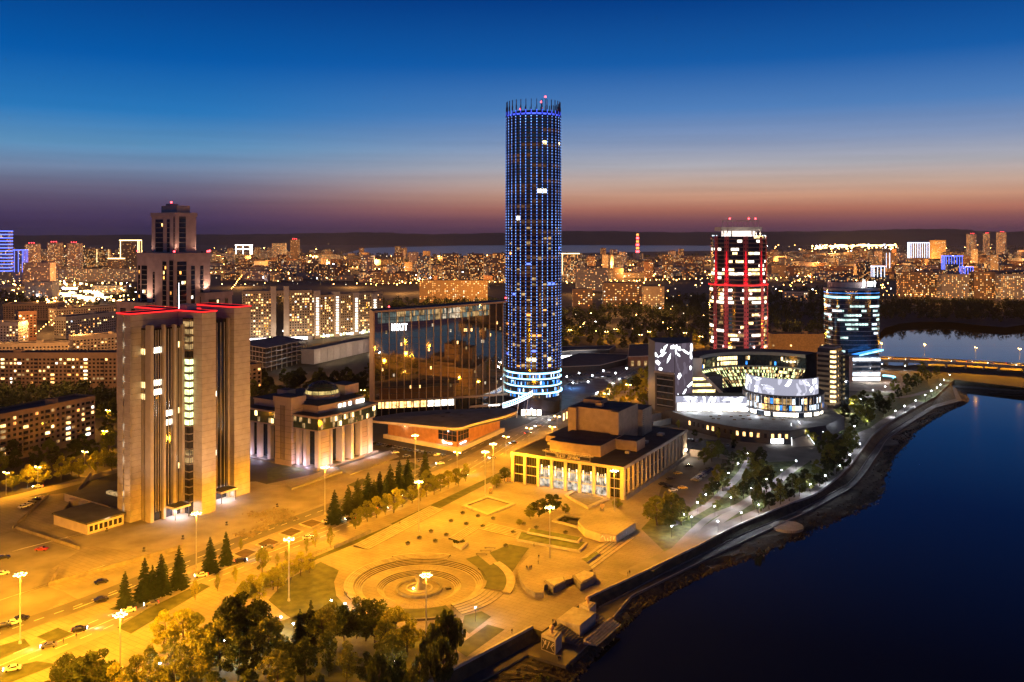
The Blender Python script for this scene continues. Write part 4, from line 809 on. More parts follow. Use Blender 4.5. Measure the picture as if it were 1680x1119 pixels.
# raised terraces, pools and graffiti walls on the square
def plate(name, px, z0, z1, mats, label, cat, top=None):
    P = [G(x, y, z1) for x, y in px]; t = MB().prism(P, z0, z1, 0, top).build(name, mats, label=label, cat=cat); return t, ccw(P)
t, P = plate('graffiti_bastion', [(1043, 857), (1011, 878), (985, 876), (960, 868), (948, 855), (962, 838), (1010, 832)], 0, 3.2, ['theatre_stone', 'paving'], 'raised stone bastion with graffiti walls above the long steps', 'terrace', 1)
fA = [(G(1011, 878, 3.2), G(1043, 857, 3.2)), (G(985, 876, 3.2), G(1011, 878, 3.2)), (G(948, 857, 3.2), G(965, 868, 3.2))]
def scribble(pq, n, z0, z1, mat, seed, parent, w=.16, name='graffiti'):
    rr = random.Random(seed); d, nn, l = edge(*pq); b = MB()
    for i in range(n):
        c = l * (i + .5) / n; h = z1 - z0; s = l / n * .42; pts = [(c + rr.uniform(-s, s), z0 + h * rr.random()) for _ in range(4)]
        for (s0, a0), (s1, a1) in zip(pts, pts[1:]): 
            v = np.array((s1 - s0, a1 - a0)); v = v / (np.linalg.norm(v) + 1e-6); k = np.array((-v[1], v[0])) * w
            b.face([tuple(np.array(pq[0]) + d * (s_) + nn * (.03 + .004 * rr.random())) + (z_,) for s_, z_ in ((s0 - k[0], a0 - k[1]), (s1 - k[0], a1 - k[1]), (s1 + k[0], a1 + k[1]), (s0 + k[0], a0 + k[1]))])
    b.v = [tuple(np.array(v) - 0) for v in b.v]; return b.build(name, mat, parent, kind='stuff')
scribble(fA[0], 7, .5, 2.8, 'wall_pale', 3, t); scribble(fA[1], 5, .5, 2.8, 'paint', 5, t); scribble(fA[2], 8, 1.5, 2.9, 'black_clad', 6, t, .12)
t, P = plate('round_terrace', [(852, 928), (851, 940), (856, 955), (866, 966), (878, 972), (892, 972), (893, 960), (935, 950), (972, 934), (962, 922), (950, 915), (905, 905), (868, 912)], 0, 1.7, ['granite_dark', 'paving'], 'round-ended stone terrace with curved retaining wall above the promenade', 'terrace', 1)
for k, (px, lb) in enumerate([([(892, 951), (925, 945), (928, 953), (908, 963)], 'boat-shaped stone planter with seated figures jutting from the terrace, nearer the fountain'), ([(939, 943), (958, 934), (977, 938), (976, 946), (952, 958)], 'boat-shaped stone planter jutting from the terrace beside the long steps')]):
    P = [G(x, y, 2.4) for x, y in px]; t = thing('stone_planter', lb, 'planter', P[0], 0, 'boat-shaped planters'); MB().prism(P, 0, 2.2).build('wall', 'granite_dark', t); c = np.mean(P, axis=0); MB().prism([tuple(c + (np.array(p) - c) * .8) for p in P], 2.2, 2.45).build('seat', 'step_stone', t)
for k, (px, z, lb) in enumerate([([(852, 872), (964, 890), (952, 903), (846, 884)], .9, 'long stone-edged lawn bed below the graffiti bastion'), ([(868, 866), (955, 882), (950, 888), (864, 872)], 1.8, 'narrow upper lawn bed below the sunken dark pool'), ([(930, 921), (962, 915), (980, 905), (984, 908), (955, 928)], 1.0, 'angled lawn bed with a white lamp beside the long steps')]):
    P = [G(x, y, z) for x, y in px]; c = np.mean(P, axis=0); t = thing('lawn_bed', lb, 'lawn bed', tuple(c), 0, 'stone-edged lawn beds'); MB().prism(P, 0, z).build('stone_edge', 'step_stone', t); MB().prism([tuple(c + (np.array(p) - c) * .93) for p in P], z - .1, z + .05).build('grass', 'grass', t)
for k, (px, m, lb) in enumerate([([(757, 831), (800, 815), (846, 828), (800, 847)], 'paving', 'empty sunken stone pool before the theatre'), ([(905, 856), (923, 845), (970, 852), (948, 867)], 'water_near', 'dark water-filled sunken pool beside the bastion'), ([(925, 814), (945, 802), (1000, 820), (965, 836)], 'granite_dark', 'long sunken planting pool at the foot of the theatre')]):
    P = ccw([G(x, y) for x, y in px]); c = np.mean(P, axis=0); t = thing('sunken_pool', lb, 'pool', tuple(c)); inn = [tuple(c + (np.array(p) - c) * .78) for p in P]
    b = MB(); b.strip(z3(P + P[:1], .6), z3(inn + inn[:1], .6)); b.strip(z3(P + P[:1], 0), z3(P + P[:1], .6)); b.build('rim', 'step_stone', t); b = MB(); b.strip(z3(inn + inn[:1], .6), z3(inn + inn[:1], .1)); b.build('inner_wall', 'granite_dark', t)
    b = MB(); b.face(z3(ccw(inn), .1)); b.build('pool_floor', m, t)
for k, (px, lb) in enumerate([([(381, 909), (403, 899), (424, 905), (401, 917)], 'first'), ([(419, 893), (441, 882), (461, 889), (439, 900)], 'second'), ([(456, 875), (478, 865), (498, 871), (477, 881)], 'third'), ([(490, 859), (512, 851), (531, 857), (511, 866)], 'fourth')]):
    P = [G(x, y, .5) for x, y in px]; c = np.mean(P, axis=0); t = thing('raised_bed', '%s square stone-edged soil bed from the left in the row before the ribbed tower' % lb, 'flower bed', tuple(c), 0, 'square soil beds'); MB().prism(P, 0, .5).build('stone_edge', 'step_stone', t); MB().prism([tuple(c + (np.array(p) - c) * .84) for p in P], .4, .56).build('soil', 'soil', t)
# pier blocks and steps at the water
for k, (px, lb) in enumerate([([(888, 1040), (901, 1031), (922, 1037), (911, 1049)], 'square stone pier block with a carved sign and a bronze ball, nearest the camera'), ([(950, 991), (963, 985), (978, 989), (967, 999)], 'square stone pier block at the far end of the water steps')]):
    P = [G(x, y, 1.6) for x, y in px]; c = np.mean(P, axis=0); t = thing('pier_block', lb, 'pier', tuple(c), 0, 'stone pier blocks'); MB().prism(P, ZW, 1.6).build('block', 'step_stone', t); MB().prism([tuple(c + (np.array(p) - c) * .62) for p in P], 1.6, 1.85).build('cap', 'theatre_stone', t)
    MB().lathe(tuple(c), [(.5, 1.85), (.35, 2.5), (.75, 3.0), (.8, 3.5), (.4, 4.0), (.05, 4.1)], 10).build('bronze_ball', 'bronze', t, smooth=True)
    if k == 0:
        pq = (P[0], P[3]); d, nn, l = edge(*pq); b = MB()
        for gx, strokes in ((.22, [(-.1, .9, .1, .5), (.1, .9, -.1, .1), (.1, .5, .12, .9)]), (.5, [(-.1, .85, .1, .9), (.1, .9, -.1, .15), (-.1, .15, .12, .15)]), (.78, [(.1, .9, -.1, .5), (-.1, .5, .1, .1), (-.02, .5, .12, .75)])):
            for x0, y0, x1, y1 in strokes:
                f_ = lambda x, y, o: tuple(np.array(pq[0]) + d * (l * (gx + x) + o) + nn * .05) + (-2.6 + 3.2 * y,)
                b.face([f_(x0, y0, -.14), f_(x0, y0, .14), f_(x1, y1, .14), f_(x1, y1, -.14)])
        b.build('carved_sign', 'wall_pale', t); b = MB(); b.face([tuple(np.array(pq[0]) + d * s + nn * .025) + (z_,) for s, z_ in ((.3, -2.7), (l - .3, -2.7), (l - .3, .7), (.3, .7))]); b.build('sign_panel', 'black_clad', t)
P = [G(904, 1028, .2), G(949, 986, .2), G(962, 1005, .2), G(922, 1037, .2)]
t = thing('pier_stair', 'broad stone landing and water steps between the two pier blocks', 'steps', tuple(np.mean(P, axis=0)))
pa, pb = np.array(G(905, 1032)), np.array(G(957, 992)); d, nn, l = edge(pa, pb); fp = Fr(tuple(pa), math.degrees(math.atan2(d[1], d[0])))
MB().box(fp, 5, l - 5, -7, 1, ZW, .9).build('landing', 'step_stone', t)
for i in range(10): MB().box(fp, 0, 5, -1 - i * .9, -.1 - i * .9, ZW, -.05 - i * .3).build('step', 'granite_dark', t); MB().box(fp, l - 5, l, -1 - i * .9, -.1 - i * .9, ZW, -.05 - i * .3).build('step', 'granite_dark', t)
for i in range(5): MB().box(fp, 2 + i * .2, l - 1, -10.6 - i * .8, -9.8 - i * .8, ZW, ZW + 1.5 - i * .3).build('step', 'step_stone', t)
# ---------------------------------------------------------------- cultural centre with media facade
ZT = 8.
T = thing('culture_centre', 'curved culture and office centre with glowing media screens and glazed drum', 'building', (150, 560))
q = [(1128, 684), (1165, 693), (1215, 702), (1262, 706), (1296, 706.5)]
fe = [G(x, y, ZT) for x, y in q]
ter = fe + [(185, 520), (205, 545), (205, 600), (95, 612), (92, 585)]
MB().prism(ter, 0, ZT, top=1).build('terrace', ['black_clad', 'roof_grey'], T)
n_ = 0
for i in range(len(fe) - 1):
    d, nn, l = edge(fe[i], fe[i + 1]); k = max(1, int(l / 3.6))
    for j in range(k):
        b = MB(); s = l * (j + .3) / k; b.win(fe[i], d, nn, s, s + 1.5, 3.4, 5.9, .05); lit = (i >= 2 and j % 5 < 3) or (i < 2 and j % 4 == 0); b.build('terrace_window', 'lit_warm' if lit else 'pane', T)
d, nn, l = edge(fe[-2], fe[-1]); b = MB(); b.win(fe[-2], d, nn, 1, 8, .6, 3.2, .06); b.build('garage_sign', 'sign_white', T)
b = MB(); b.prism([G(1296, 706.5, ZT), G(1306, 698, ZT), G(1336, 731, .2), G(1300, 732, .2)], 0, .2); 
b = MB(); r0, r1, r2, r3 = G(1298, 697, ZT), G(1310, 694, ZT), G(1336, 732), G(1299, 734); b.face([r0 + (ZT,), r3 + (.2,), r2 + (.2,), r1 + (ZT,)]); b.build('ramp', 'fascia', T)
for (p, r) in (((r0, ZT), (r3, .2)), ((r1, ZT), (r2, .2))): MB().tube(p[0] + (p[1] + 1,), r[0] + (r[1] + 1,), .18, None, 6).build('handrail', 'screen_white', T)
for t_ in (.2, .5, .8): x = [a * (1 - t_) + c * t_ for a, c in zip(r0 + (ZT,), r2 + (.2,))]; point((x[0] + 2, x[1], x[2] + 2.2), 260, WRM, T)
# tall media block
yb = 563.7; xl, xr, xm = XA(1107, yb), XA(1136.5, yb), XA(1079, yb)
blk = [(xl, yb), (XA(1136.5, 572), 572), (XA(1136.5, 572) + 2, 600), (xm - 1, 596), (xm, 574)]
MB().prism(blk, ZT - 2, 50.6, top=1, m=0).build('media_block', ['black_clad', 'roof_dark'], T)
b = MB(); d, nn, l = edge(blk[0], blk[1]); b.win(blk[0], d, nn, .15, l - .1, ZT, 50.4, .12); b.build('media_screen', 'media_dark', T)
d, nn, l = edge(blk[4], blk[0]); b = MB(); b.win(blk[4], d, nn, .1, l - .1, 32, 50.4, .12); b.build('media_screen', 'media_dark', T); MB().prism([tuple(np.array(blk[4]) + nn * .6 - d * .5), tuple(np.array(blk[0]) + nn * .6), blk[0], blk[4]], 30.6, 31.8).build('ledge', 'grey_clad', T)
b = MB(); b.win(blk[4], d, nn, 1.5, l - 1, 9, 29, .1); g = b.build('dark_glazing', 'glass_blue', T)
for k in range(5): b = MB(); b.win(blk[4], d, nn, 1.5, l - 1, 10 + k * 4.2, 10.5 + k * 4.2, .14); b.build('floor_edge', 'grey_clad', g)
# low media wall to the drum
p, q2 = (xl + .3, yb - 2.), (XA(1228, 561), 559.5); d, nn, l = edge(p, q2)
MB().prism([p, q2, (q2[0], 572), (p[0], 574)], ZT, 17.8, top=1).build('media_hall', ['grey_clad', 'roof_dark'], T)
b = MB(); b.win(p, d, nn, 0, l, 13.4, 17.6, .1); b.build('media_screen', 'media_light', T)
for k in range(14): b = MB(); b.win(p, d, nn, 1 + l * k / 14.5, .7 + l * (k + 1) / 14.5, ZT + .4, 13.2, .1); b.build('shop_window', 'glow_white' if k % 4 != 3 else 'flood_white', T) if False else b.build('shop_window', 'flood_white' if k % 3 == 1 else 'lit_white', T)
# drum
def shards(pt, l, z0, z1, n, seed, name='screen_shard'):                   # bright shapes playing on a screen; pt(s, z) gives the point just proud of it
    rr = random.Random(seed); b = MB()
    for i in range(n):
        c = (rr.uniform(.04, .96) * l, rr.uniform(z0 + .8, z1 - .8)); a = rr.uniform(0, 3.14); ln, w = rr.choice([(2.4, 1.7), (3.6, 1.3), (3.0, .9), (1.7, 1.3), (4.4, 1.0)]); k = rr.randrange(4, 7); Q = []
        for j in range(k): t_ = 2 * math.pi * j / k + rr.uniform(-.35, .35); x, y = ln * math.cos(t_) * rr.uniform(.85, 1.1), w * math.sin(t_) * rr.uniform(.85, 1.1); Q.append((min(max(c[0] + x * math.cos(a) - y * math.sin(a), .05), l - .05), min(max(c[1] + x * math.sin(a) + y * math.cos(a), z0), z1)))
        b.face([pt(s_, z_, .03 + .004 * i) for s_, z_ in Q])
    return b.build(name, 'screen_white', T, kind='stuff')
d, nn, l = edge(blk[0], blk[1]); shards(lambda s_, z_, o, d=d, nn=nn: tuple(np.array(blk[0]) + d * s_ + nn * (.14 + o)) + (z_,), l, 12, 50, 13, 1)
d, nn, l = edge(blk[4], blk[0]); shards(lambda s_, z_, o, d=d, nn=nn: tuple(np.array(blk[4]) + d * s_ + nn * (.14 + o)) + (z_,), l, 32, 50, 8, 2)
d, nn, l = edge(p, q2); shards(lambda s_, z_, o, d=d, nn=nn: tuple(np.array(p) + d * s_ + nn * (.12 + o)) + (z_,), l, 13.4, 17.6, 11, 3)
DC = (173., 564.5); DR = 24.5
MB().lathe(DC, [(DR, ZT - 2), (DR, 20.6)], 64).build('drum_glass', 'glass_blue', T); MB().lathe(DC, [(DR + .5, 20.6), (DR + .5, 21.4), (.1, 21.5)], 64).build('drum_roof', 'roof_dark', T)
for i in range(40):
    a = R(150 + i * 6); MB().box(Fr((DC[0] + DR * math.cos(a), DC[1] + DR * math.sin(a)), math.degrees(a)), 0, .5, -.12, .12, 12, 20.8).build('drum_fin', 'steel_white', T)
b = MB(); rr = random.Random(12)
for i in range(46):
    for z0, z1 in ((8.6, 11.2), (12.4, 15.4), (16.2, 19.6)):
        if rr.random() < .62:
            a0, a1 = R(165 + i * 4.4), R(165 + i * 4.4 + 3.9); b.face([(DC[0] + (DR + .08) * math.cos(a), DC[1] + (DR + .08) * math.sin(a), z) for a, z in ((a0, z0), (a1, z0), (a1, z1), (a0, z1))], (0 if z0 < 9 else rr.choice([1, 1, 2, 3, 3, 4])))
b.build('drum_pane', ['lit_white', 'lit_cool', 'lit_warm', 'lit_dim', 'blue_lit'], T, kind='stuff')
b = MB(); b.lathe(DC, [(DR + .4, 11.4), (DR + 2.4, 11.5), (DR + 2.4, 12.0), (DR + .1, 12.0)], 64); b.build('drum_canopy', 'grey_clad', T); MB().lathe(DC, [(DR + .1, 8), (DR + 1.2, 7.9)], 64).build('drum_walk', 'fascia', T)
b = MB(); b.lathe(DC, [(DR - 1.2, 21.4), (DR - 1.2, 31.5)], 40, 0, R(172), R(318)); b.build('curved_screen', 'media_light', T); b = MB(); b.lathe(DC, [(DR - 1.6, 21.4), (DR - 1.6, 31.7), (DR - 1.1, 31.7)], 40, 0, R(171), R(320)); b.build('screen_back', 'grey_clad', T)
shards(lambda s_, z_, o: (DC[0] + (DR - 1.15 + o) * math.cos(R(172 + s_ / 57.8 * 146)), DC[1] + (DR - 1.15 + o) * math.sin(R(172 + s_ / 57.8 * 146)), z_), 57.8, 21.6, 31.3, 15, 4)
b = MB(); b.lathe(DC, [(10, 21.5), (9.4, 23.5), (7, 26), (3.6, 27.6), (.1, 28)], 24); dm = b.build('drum_dome', 'glass_dark', T, smooth=True)
for i in range(12): a = math.pi * i / 6; b = MB(); [b.tube((DC[0] + r0 * math.cos(a), DC[1] + r0 * math.sin(a), z0), (DC[0] + r1 * math.cos(a), DC[1] + r1 * math.sin(a), z1), .12, None, 4) for (r0, z0), (r1, z1) in zip([(10.1, 21.6), (9.5, 23.6), (7.1, 26.1)], [(9.5, 23.6), (7.1, 26.1), (3.6, 27.8)])]; b.build('dome_rib', 'steel_white', dm)
# curved upper office block round the atrium
AC = (163., 566.); A0_, A1_ = R(38), R(163); RO = 43.
def arcs(prof, name, mat, n=48, t0=A0_, t1=A1_, par=None): b = MB(); b.lathe(AC, prof, n, 0, t0, t1); return b.build(name, mat, par or T)
arcs([(RO, 37.5), (RO, 39.6), (RO + 13, 40.2), (RO + 13, 0)], 'office_roof', 'roof_dark'); arcs([(RO - .3, 39.7), (RO - .3, 37.6), (RO + .6, 37.4)], 'roof_fascia', 'grey_clad')
arcs([(RO + .4, 37.6), (RO + .4, 29.5)], 'office_glass', 'glass_blue')
arcs([(RO - .4, 30.4), (RO - .4, 29.2), (RO + 1, 29.)], 'office_ledge', 'grey_clad')
b = MB(); rr = random.Random(77)
for i in range(64):
    a0 = A0_ + (A1_ - A0_) * (i + .08) / 64; a1 = A0_ + (A1_ - A0_) * (i + .92) / 64
    for z0, z1 in ((30.8, 33.2), (34.2, 36.6)):
        r_ = rr.random(); deg = math.degrees(a0); lit = (100 < deg < 122 and z0 > 30) and r_ < .95
        if lit or r_ < .1: b.face([(AC[0] + (RO + .3) * math.cos(a), AC[1] + (RO + .3) * math.sin(a), z) for a, z in ((a1, z0), (a0, z0), (a0, z1), (a1, z1))], 0 if lit else rr.choice([0, 1, 2]))
b.build('lit_office', ['lit_yellow', 'lit_dim', 'blue_lit'], T, kind='stuff')
arcs([(RO, 29.4), (RO - 11, 17.5), (RO - 14, 14)], 'atrium_glass', 'glass_dark', par=T)
b = MB(); rr = random.Random(5)
for i in range(90):
    for k in range(6):
        if rr.random() < .7:
            a0 = A0_ + (A1_ - A0_) * (i + .1) / 90; a1 = A0_ + (A1_ - A0_) * (i + .9) / 90; r0, r1 = RO - .2 - 11 * k / 6, RO - .2 - 11 * (k + .8) / 6; z0, z1 = 29.4 - 11.9 * k / 6 + .12, 29.4 - 11.9 * (k + .8) / 6 + .12
            b.face([(AC[0] + r * math.cos(a), AC[1] + r * math.sin(a), z) for r, a, z in ((r1, a1, z1), (r1, a0, z1), (r0, a0, z0), (r0, a1, z0))], rr.choice([0, 0, 1, 2, 2]))
b.build('atrium_pane', ['lit_dim', 'lit_yellow', 'lit_green'], T, kind='stuff')
for i in range(31):
    a = A0_ + (A1_ - A0_) * i / 30; MB().tube((AC[0] + (RO - .2) * math.cos(a), AC[1] + (RO - .2) * math.sin(a), 29.8), (AC[0] + (RO - 11.2) * math.cos(a - .05), AC[1] + (RO - 11.2) * math.sin(a - .05), 17.8), .22, None, 5).build('atrium_mullion', 'metal_dark', T)
MB().lathe(AC, [(RO + 13, 0), (RO - 14, 14.05)], 48, 0, A0_, A1_).build('atrium_base', 'black_clad', T)
# left stepped floors with white raking beam
fl_ = Fr((XA(1136.5, 570), 571.), 8)
MB().box(fl_, 0, 22, 4, 20, ZT, 28, top=1).build('stepped_wing', ['black_clad', 'roof_dark'], T); MB().box(fl_, 0, 7.5, 3, 20, 28, 40, top=1).build('wing_head', ['fascia', 'roof_dark'], T)
for k in range(4): MB().box(fl_, 1, 12 + k * 2.4, 3.6 - .05 * k, 4, 25.4 - k * 4.0, 27.2 - k * 4.0).build('lit_strip', 'lit_yellow' if k < 3 else 'lit_white', T); MB().box(fl_, 0, 13 + k * 2.4, 2.8, 4, 23.8 - k * 4., 24.6 - k * 4.).build('floor_edge', 'grey_clad', T)
b = MB(); p_, q_ = fl_.p(7, 2) + (30.,), fl_.p(20, 0) + (17.,); b.tube(p_, q_, 1.2, None, 4); b.build('raking_beam', 'fascia', T)
for x, y, z, e in ((xl + 10, yb - 8, 12, 4200), (xl + 26, yb - 8, 12, 4200), (150, 545, 11, 3200), (172, 530, 11, 2600), (165, 585, 30, 1500), (190, 590, 30, 1200)): point((x, y, z), e, (.9, .92, 1.) if z < 20 else (1., .9, .55), T)
for k in range(3): b = MB(); o0, o1 = G(1066 + k * 3, 684 + k * 9), G(1112 + k * 10, 674 + k * 7); b.prism([o0, o1, (o1[0] + .4, o1[1] + 2.2), (o0[0] + .4, o0[1] + 2.2)], 0, 3.5 + (2 - k) * 1.2); b.build('lit_step', 'fascia', T)
point((96, 540, 9), 900, (.95, .95, 1.), T)
for k in range(16):
    x, y = 120 + (k % 8) * 6.3 + random.uniform(-2, 2), 536 + (k // 8) * 9 + random.uniform(-2, 2)
    if y < 528: continue
    MB().prism([(x, y), (x + 1.8, y), (x + 1.8, y + .7), (x, y + .7)], ZT, ZT + .5).build('terrace_bench', 'plank_wood', T)
# banded balcony tower
B0 = (XA(1369, 612), 612.); fb = Fr(B0, 48)
T = thing('banded_tower', 'slim banded mid-rise with lit yellow corner windows beside the culture centre', 'tower block', B0)
MB().box(fb, 0, 13, 0, 12, 0, 41, top=1).build('wall', ['black_clad', 'roof_dark'], T); MB().box(fb, .5, 12, .5, 11, 41, 42.2, top=1).build('roof_house', ['grey_clad', 'roof_dark'], T)
MB().box(fb, 9, 16, -4, 9, 0, 36, top=1).build('dark_wing', ['glass_blue', 'roof_dark'], T)
for k in range(11):
    z = 3.6 + k * 3.45; MB().box(fb, -.8, 13.5, -.8, 12.8, z - 1.6, z).build('floor_band', 'wall_beige', T)
    b = MB(); b.box(fb, -.12, 2.6, -.12, 0, z + .1, z + 1.7); b.box(fb, -.12, 0, 0, 3., z + .1, z + 1.7); b.build('corner_window', 'lit_yellow', T)
    MB().box(fb, 6.4, 7.2, -.1, 0, z + .3, z + 1.5).build('window', 'lit_warm' if k % 2 else 'lit_dim', T)
point(fb.p(-14, -6) + (6,), 5000, (1., .78, .5), T); point(fb.p(-6, -14) + (6,), 5000, (1., .78, .5), T)  # fill lights added to brighten the floor bands
# ---------------------------------------------------------------- red-lit round office tower
RC = (XA(1211, 800), 800.); R1, R2 = 25.5, 24.2
T = thing('red_lit_tower', 'round office tower with red-lit pilasters and white-lit crown', 'office tower', RC)
MB().lathe(RC, [(R1, 0), (R1, 76)], 56).build('lower_shaft', 'glass_dark', T); MB().lathe(RC, [(R2, 76), (R2, 119)], 56, cap=True).build('upper_shaft', 'glass_dark', T)
MB().lathe(RC, [(R1 + .1, 75), (R1 + .8, 75.2), (R1 + .8, 77), (R2, 77.2)], 56).build('ledge', 'red_clad', T); MB().lathe(RC, [(R1 + .82, 75.6), (R1 + .82, 76.4)], 56).build('ledge_neon', 'red_neon', T)
for deg in (205, 232, 271, 309, 338):
    a = R(deg)
    for rr_, z0, z1, m in ((R1, 0, 75, 'red_clad'), (R2, 77.2, 119, 'red_clad')):
        fq = Fr((RC[0] + rr_ * math.cos(a), RC[1] + rr_ * math.sin(a)), deg); p = MB().box(fq, -1, .6, -2.0, 2.0, z0, z1).build('pilaster', m, T)
        if z0 > 50:
            b = MB(); b.face([fq.p(.65, y) + (z,) for y, z in ((-1.9, 77.4), (1.9, 77.4), (.5, 106), (-.5, 106))]); b.build('red_wash', 'red_wash_glow', p); point(fq.p(2, 0) + (78,), 1200, (1, .03, .05), T)  # glowing wedge imitates red uplight washing up the pilaster face
        b = MB(); [b.box(fq, .6, .68, s, s + .9, z, z + 1.3) for z in np.arange(z0 + 1.5, z1 - 2, 3.6) for s in (-1.6, .7)]; b.build('pilaster_window', 'pane', p, kind='stuff')
b = MB(); sp = MB(); rr = random.Random(9)
BR = {20.6: .85, 19.6: .4, 17.6: .5, 16.6: .6, 22.6: .5, 24.4: .15, 18.6: .05}
for k in range(33):
    z = 2 + k * 3.6; rad = R1 if z < 74 else R2
    sp.lathe(RC, [(rad + .02, z - 1.0), (rad + .12, z - .9), (rad + .12, z - .1), (rad + .02, z)], 56)
    pr = {20: .75, 19: .55, 23: .9, 24: .8, 26: .45, 17: .6, 16: .5, 28: .3, 31: .12, 3: .45, 2: .5, 8: .5, 9: .25, 11: .3, 13: .25, 5: .3, 29: .25}.get(k, .09); run = 0; m = 0
    for i in range(56):
        if run <= 0: on = rr.random() < pr; run = rr.randrange(2, 7); m = rr.choice([0, 0, 1]) if k > 12 else rr.choice([0, 1, 2])
        run -= 1
        if on: a0, a1 = R(180 + i * 180 / 56 + .2), R(180 + (i + 1) * 180 / 56 - .2); b.face([(RC[0] + (rad + .1) * math.cos(a), RC[1] + (rad + .1) * math.sin(a), q) for a, q in ((a0, z + .2), (a1, z + .2), (a1, z + 2.4), (a0, z + 2.4))], m)
b.build('lit_office', ['lit_white', 'lit_yellow', 'lit_dim'], T, kind='stuff'); sp.build('spandrel_ring', 'spandrel', T, kind='stuff')
for a_, z_ in ((215, 12), (260, 25), (300, 12), (240, 60), (290, 60), (320, 40)): point((RC[0] + 40 * math.cos(R(a_)), RC[1] + 40 * math.sin(R(a_)), z_ + 8), 9000, (1., .5, .42), T, 1.)  # added pinkish fill lights around the shaft, no lamps stand there
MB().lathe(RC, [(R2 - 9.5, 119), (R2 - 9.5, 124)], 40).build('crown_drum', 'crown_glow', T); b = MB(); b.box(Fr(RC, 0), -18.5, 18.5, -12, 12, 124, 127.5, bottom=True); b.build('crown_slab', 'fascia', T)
for i in range(10): x = RC[0] - 16.5 + i * 3.67; MB().prism([(x - .5, RC[1] - 13), (x + .5, RC[1] - 13), (x + .5, RC[1] - 12.2), (x - .5, RC[1] - 12.2)], 119, 124).build('crown_column', 'fascia', T)
for i in range(8): x = RC[0] - 16 + i * 4.57; b = MB(); b.tube((x, RC[1] - 8, 127.5), (x, RC[1] - 8, 132.6), .2, None, 5); b.build('frame_post', 'fascia', T)
b = MB(); b.box(Fr(RC, 0), -16.6, 16.6, -8.4, -7.6, 132.6, 133.3); b.build('frame_rail', 'fascia', T)
b = MB(); [lamp_ball(b, RC[0] + x, RC[1] - 8, 135, .8) for x in (-9.5, 7.5, 13.5)]; b.build('beacon', 'beacon', T)
b = MB(); [lamp_ball(b, RC[0] + R2 * .97 * math.cos(R(a)), RC[1] + R2 * .97 * math.sin(R(a)), 119.8, .5) for a in (183, 192, 203, 225, 255, 285, 320, 335, 346, 357)]; b.build('roof_lamp', 'lit_cool', T, kind='stuff')
for a in (225, 270, 315): point((RC[0] + 20 * math.cos(R(a)), RC[1] + 20 * math.sin(R(a)), 120.5), 900, (1, .86, .78), T)
# ---------------------------------------------------------------- blue-banded bank tower
KC = (XA(1402, 745), 752.)
def superell(c, a, b_, n=40, e=3.2, rot=0.):
    P = []
    for i in range(n):
        t = 2 * math.pi * i / n; x = a * math.copysign(abs(math.cos(t)) ** (2 / e), math.cos(t)); y = b_ * math.copysign(abs(math.sin(t)) ** (2 / e), math.sin(t)); P.append((c[0] + x * math.cos(rot) - y * math.sin(rot), c[1] + x * math.sin(rot) + y * math.cos(rot)))
    return ccw(P)
T = thing('bank_tower', 'rounded dark glass bank tower with blue-lit top floor and rooftop sign', 'office tower', KC)
PK = superell(KC, 21.3, 15, 56); MB().prism(PK, 0, 74, top=1).build('glass_shaft', ['glass_blue', 'roof_dark'], T)
MB().prism(superell(KC, 21.9, 15.6, 56), 73.6, 75.6, top=1, bottom=True).build('cornice', ['grey_clad', 'roof_dark'], T); MB().prism(superell((KC[0] - 3, KC[1] + 1), 16, 9), 75.6, 80.5, top=1).build('plant_room', ['wall_pink', 'roof_dark'], T)
b = MB(); sp = MB(); rr = random.Random(14); NP = len(PK)
for k in range(19):
    z = 3 + k * 3.75; pr = {17: .95, 15: .6, 14: .35, 13: .4, 12: .55, 11: .5, 10: .3, 6: .12}.get(k, .06); run = 0
    for i in range(NP):
        p, q = PK[i], PK[(i + 1) % NP]; d, nn, l = edge(p, q); sp.win(p, d, nn, 0, l, z - .9, z - .5, .05)
        if nn[1] > .3: continue
        for s0, s1 in ((.03, .48), (.52, .97)):
            if run <= 0: on = rr.random() < pr; run = rr.randrange(2, 9); m = 2 if k == 17 else rr.choice([0, 1, 1])
            run -= 1
            if on: b.win(p, d, nn, l * s0, l * s1, z + .5, z + 2.2, .06, m)
b.build('lit_office', ['lit_cool', 'lit_teal', 'cyan_lit'], T, kind='stuff'); sp.build('floor_line', 'metal_grey', T, kind='stuff')
b = MB(); b.prism(superell(KC, 21.6, 15.3, 56), 71.5, 71.9, top=False); b.build('blue_line', 'blue_lit', T)
lg = MB(); x0 = KC[0] + 6; y0 = KC[1] - 12; lg.lathe((x0, y0), [(.1, 76), (.5, 77), (1.0, 79), (1.1, 80.8), (.6, 82.2), (.1, 82.6)], 10); lg.tube((x0 - 1.6, y0, 76), (x0, y0, 78.6), .25); g = lg.build('sign_emblem', 'sign_white', T)
for k, (dx, h0, h1) in enumerate(((3.2, 77, 81.3), (5.0, 77, 81.3), (6.8, 77, 81.3), (8.9, 77, 81.8))): b = MB(); b.box(Fr((x0 + dx, y0), 0), -.32, .32, -.2, .2, h0, h1); b.box(Fr((x0 + dx, y0), 0), .32, 1.2, -.2, .2, (h0 + h1) / 2 + .2 * k, (h0 + h1) / 2 + .9); b.build('sign_letter', 'sign_white', T)
point((x0 + 4, y0 - 4, 80), 1500, (.3, .5, 1.), T)
fk = Fr((XA(1399, 722), 722.), 3); MB().box(fk, 0, 23, 0, 14, 0, 21, top=1).build('podium', ['grey_clad', 'roof_dark'], T)
for k in range(5): MB().box(fk, -.1, 23.1, -.15, 0, 1.2 + k * 4, 3.8 + k * 4).build('podium_window', ['lit_white', 'lit_cool', 'glass_blue', 'glass_blue', 'lit_cool'][k], T)
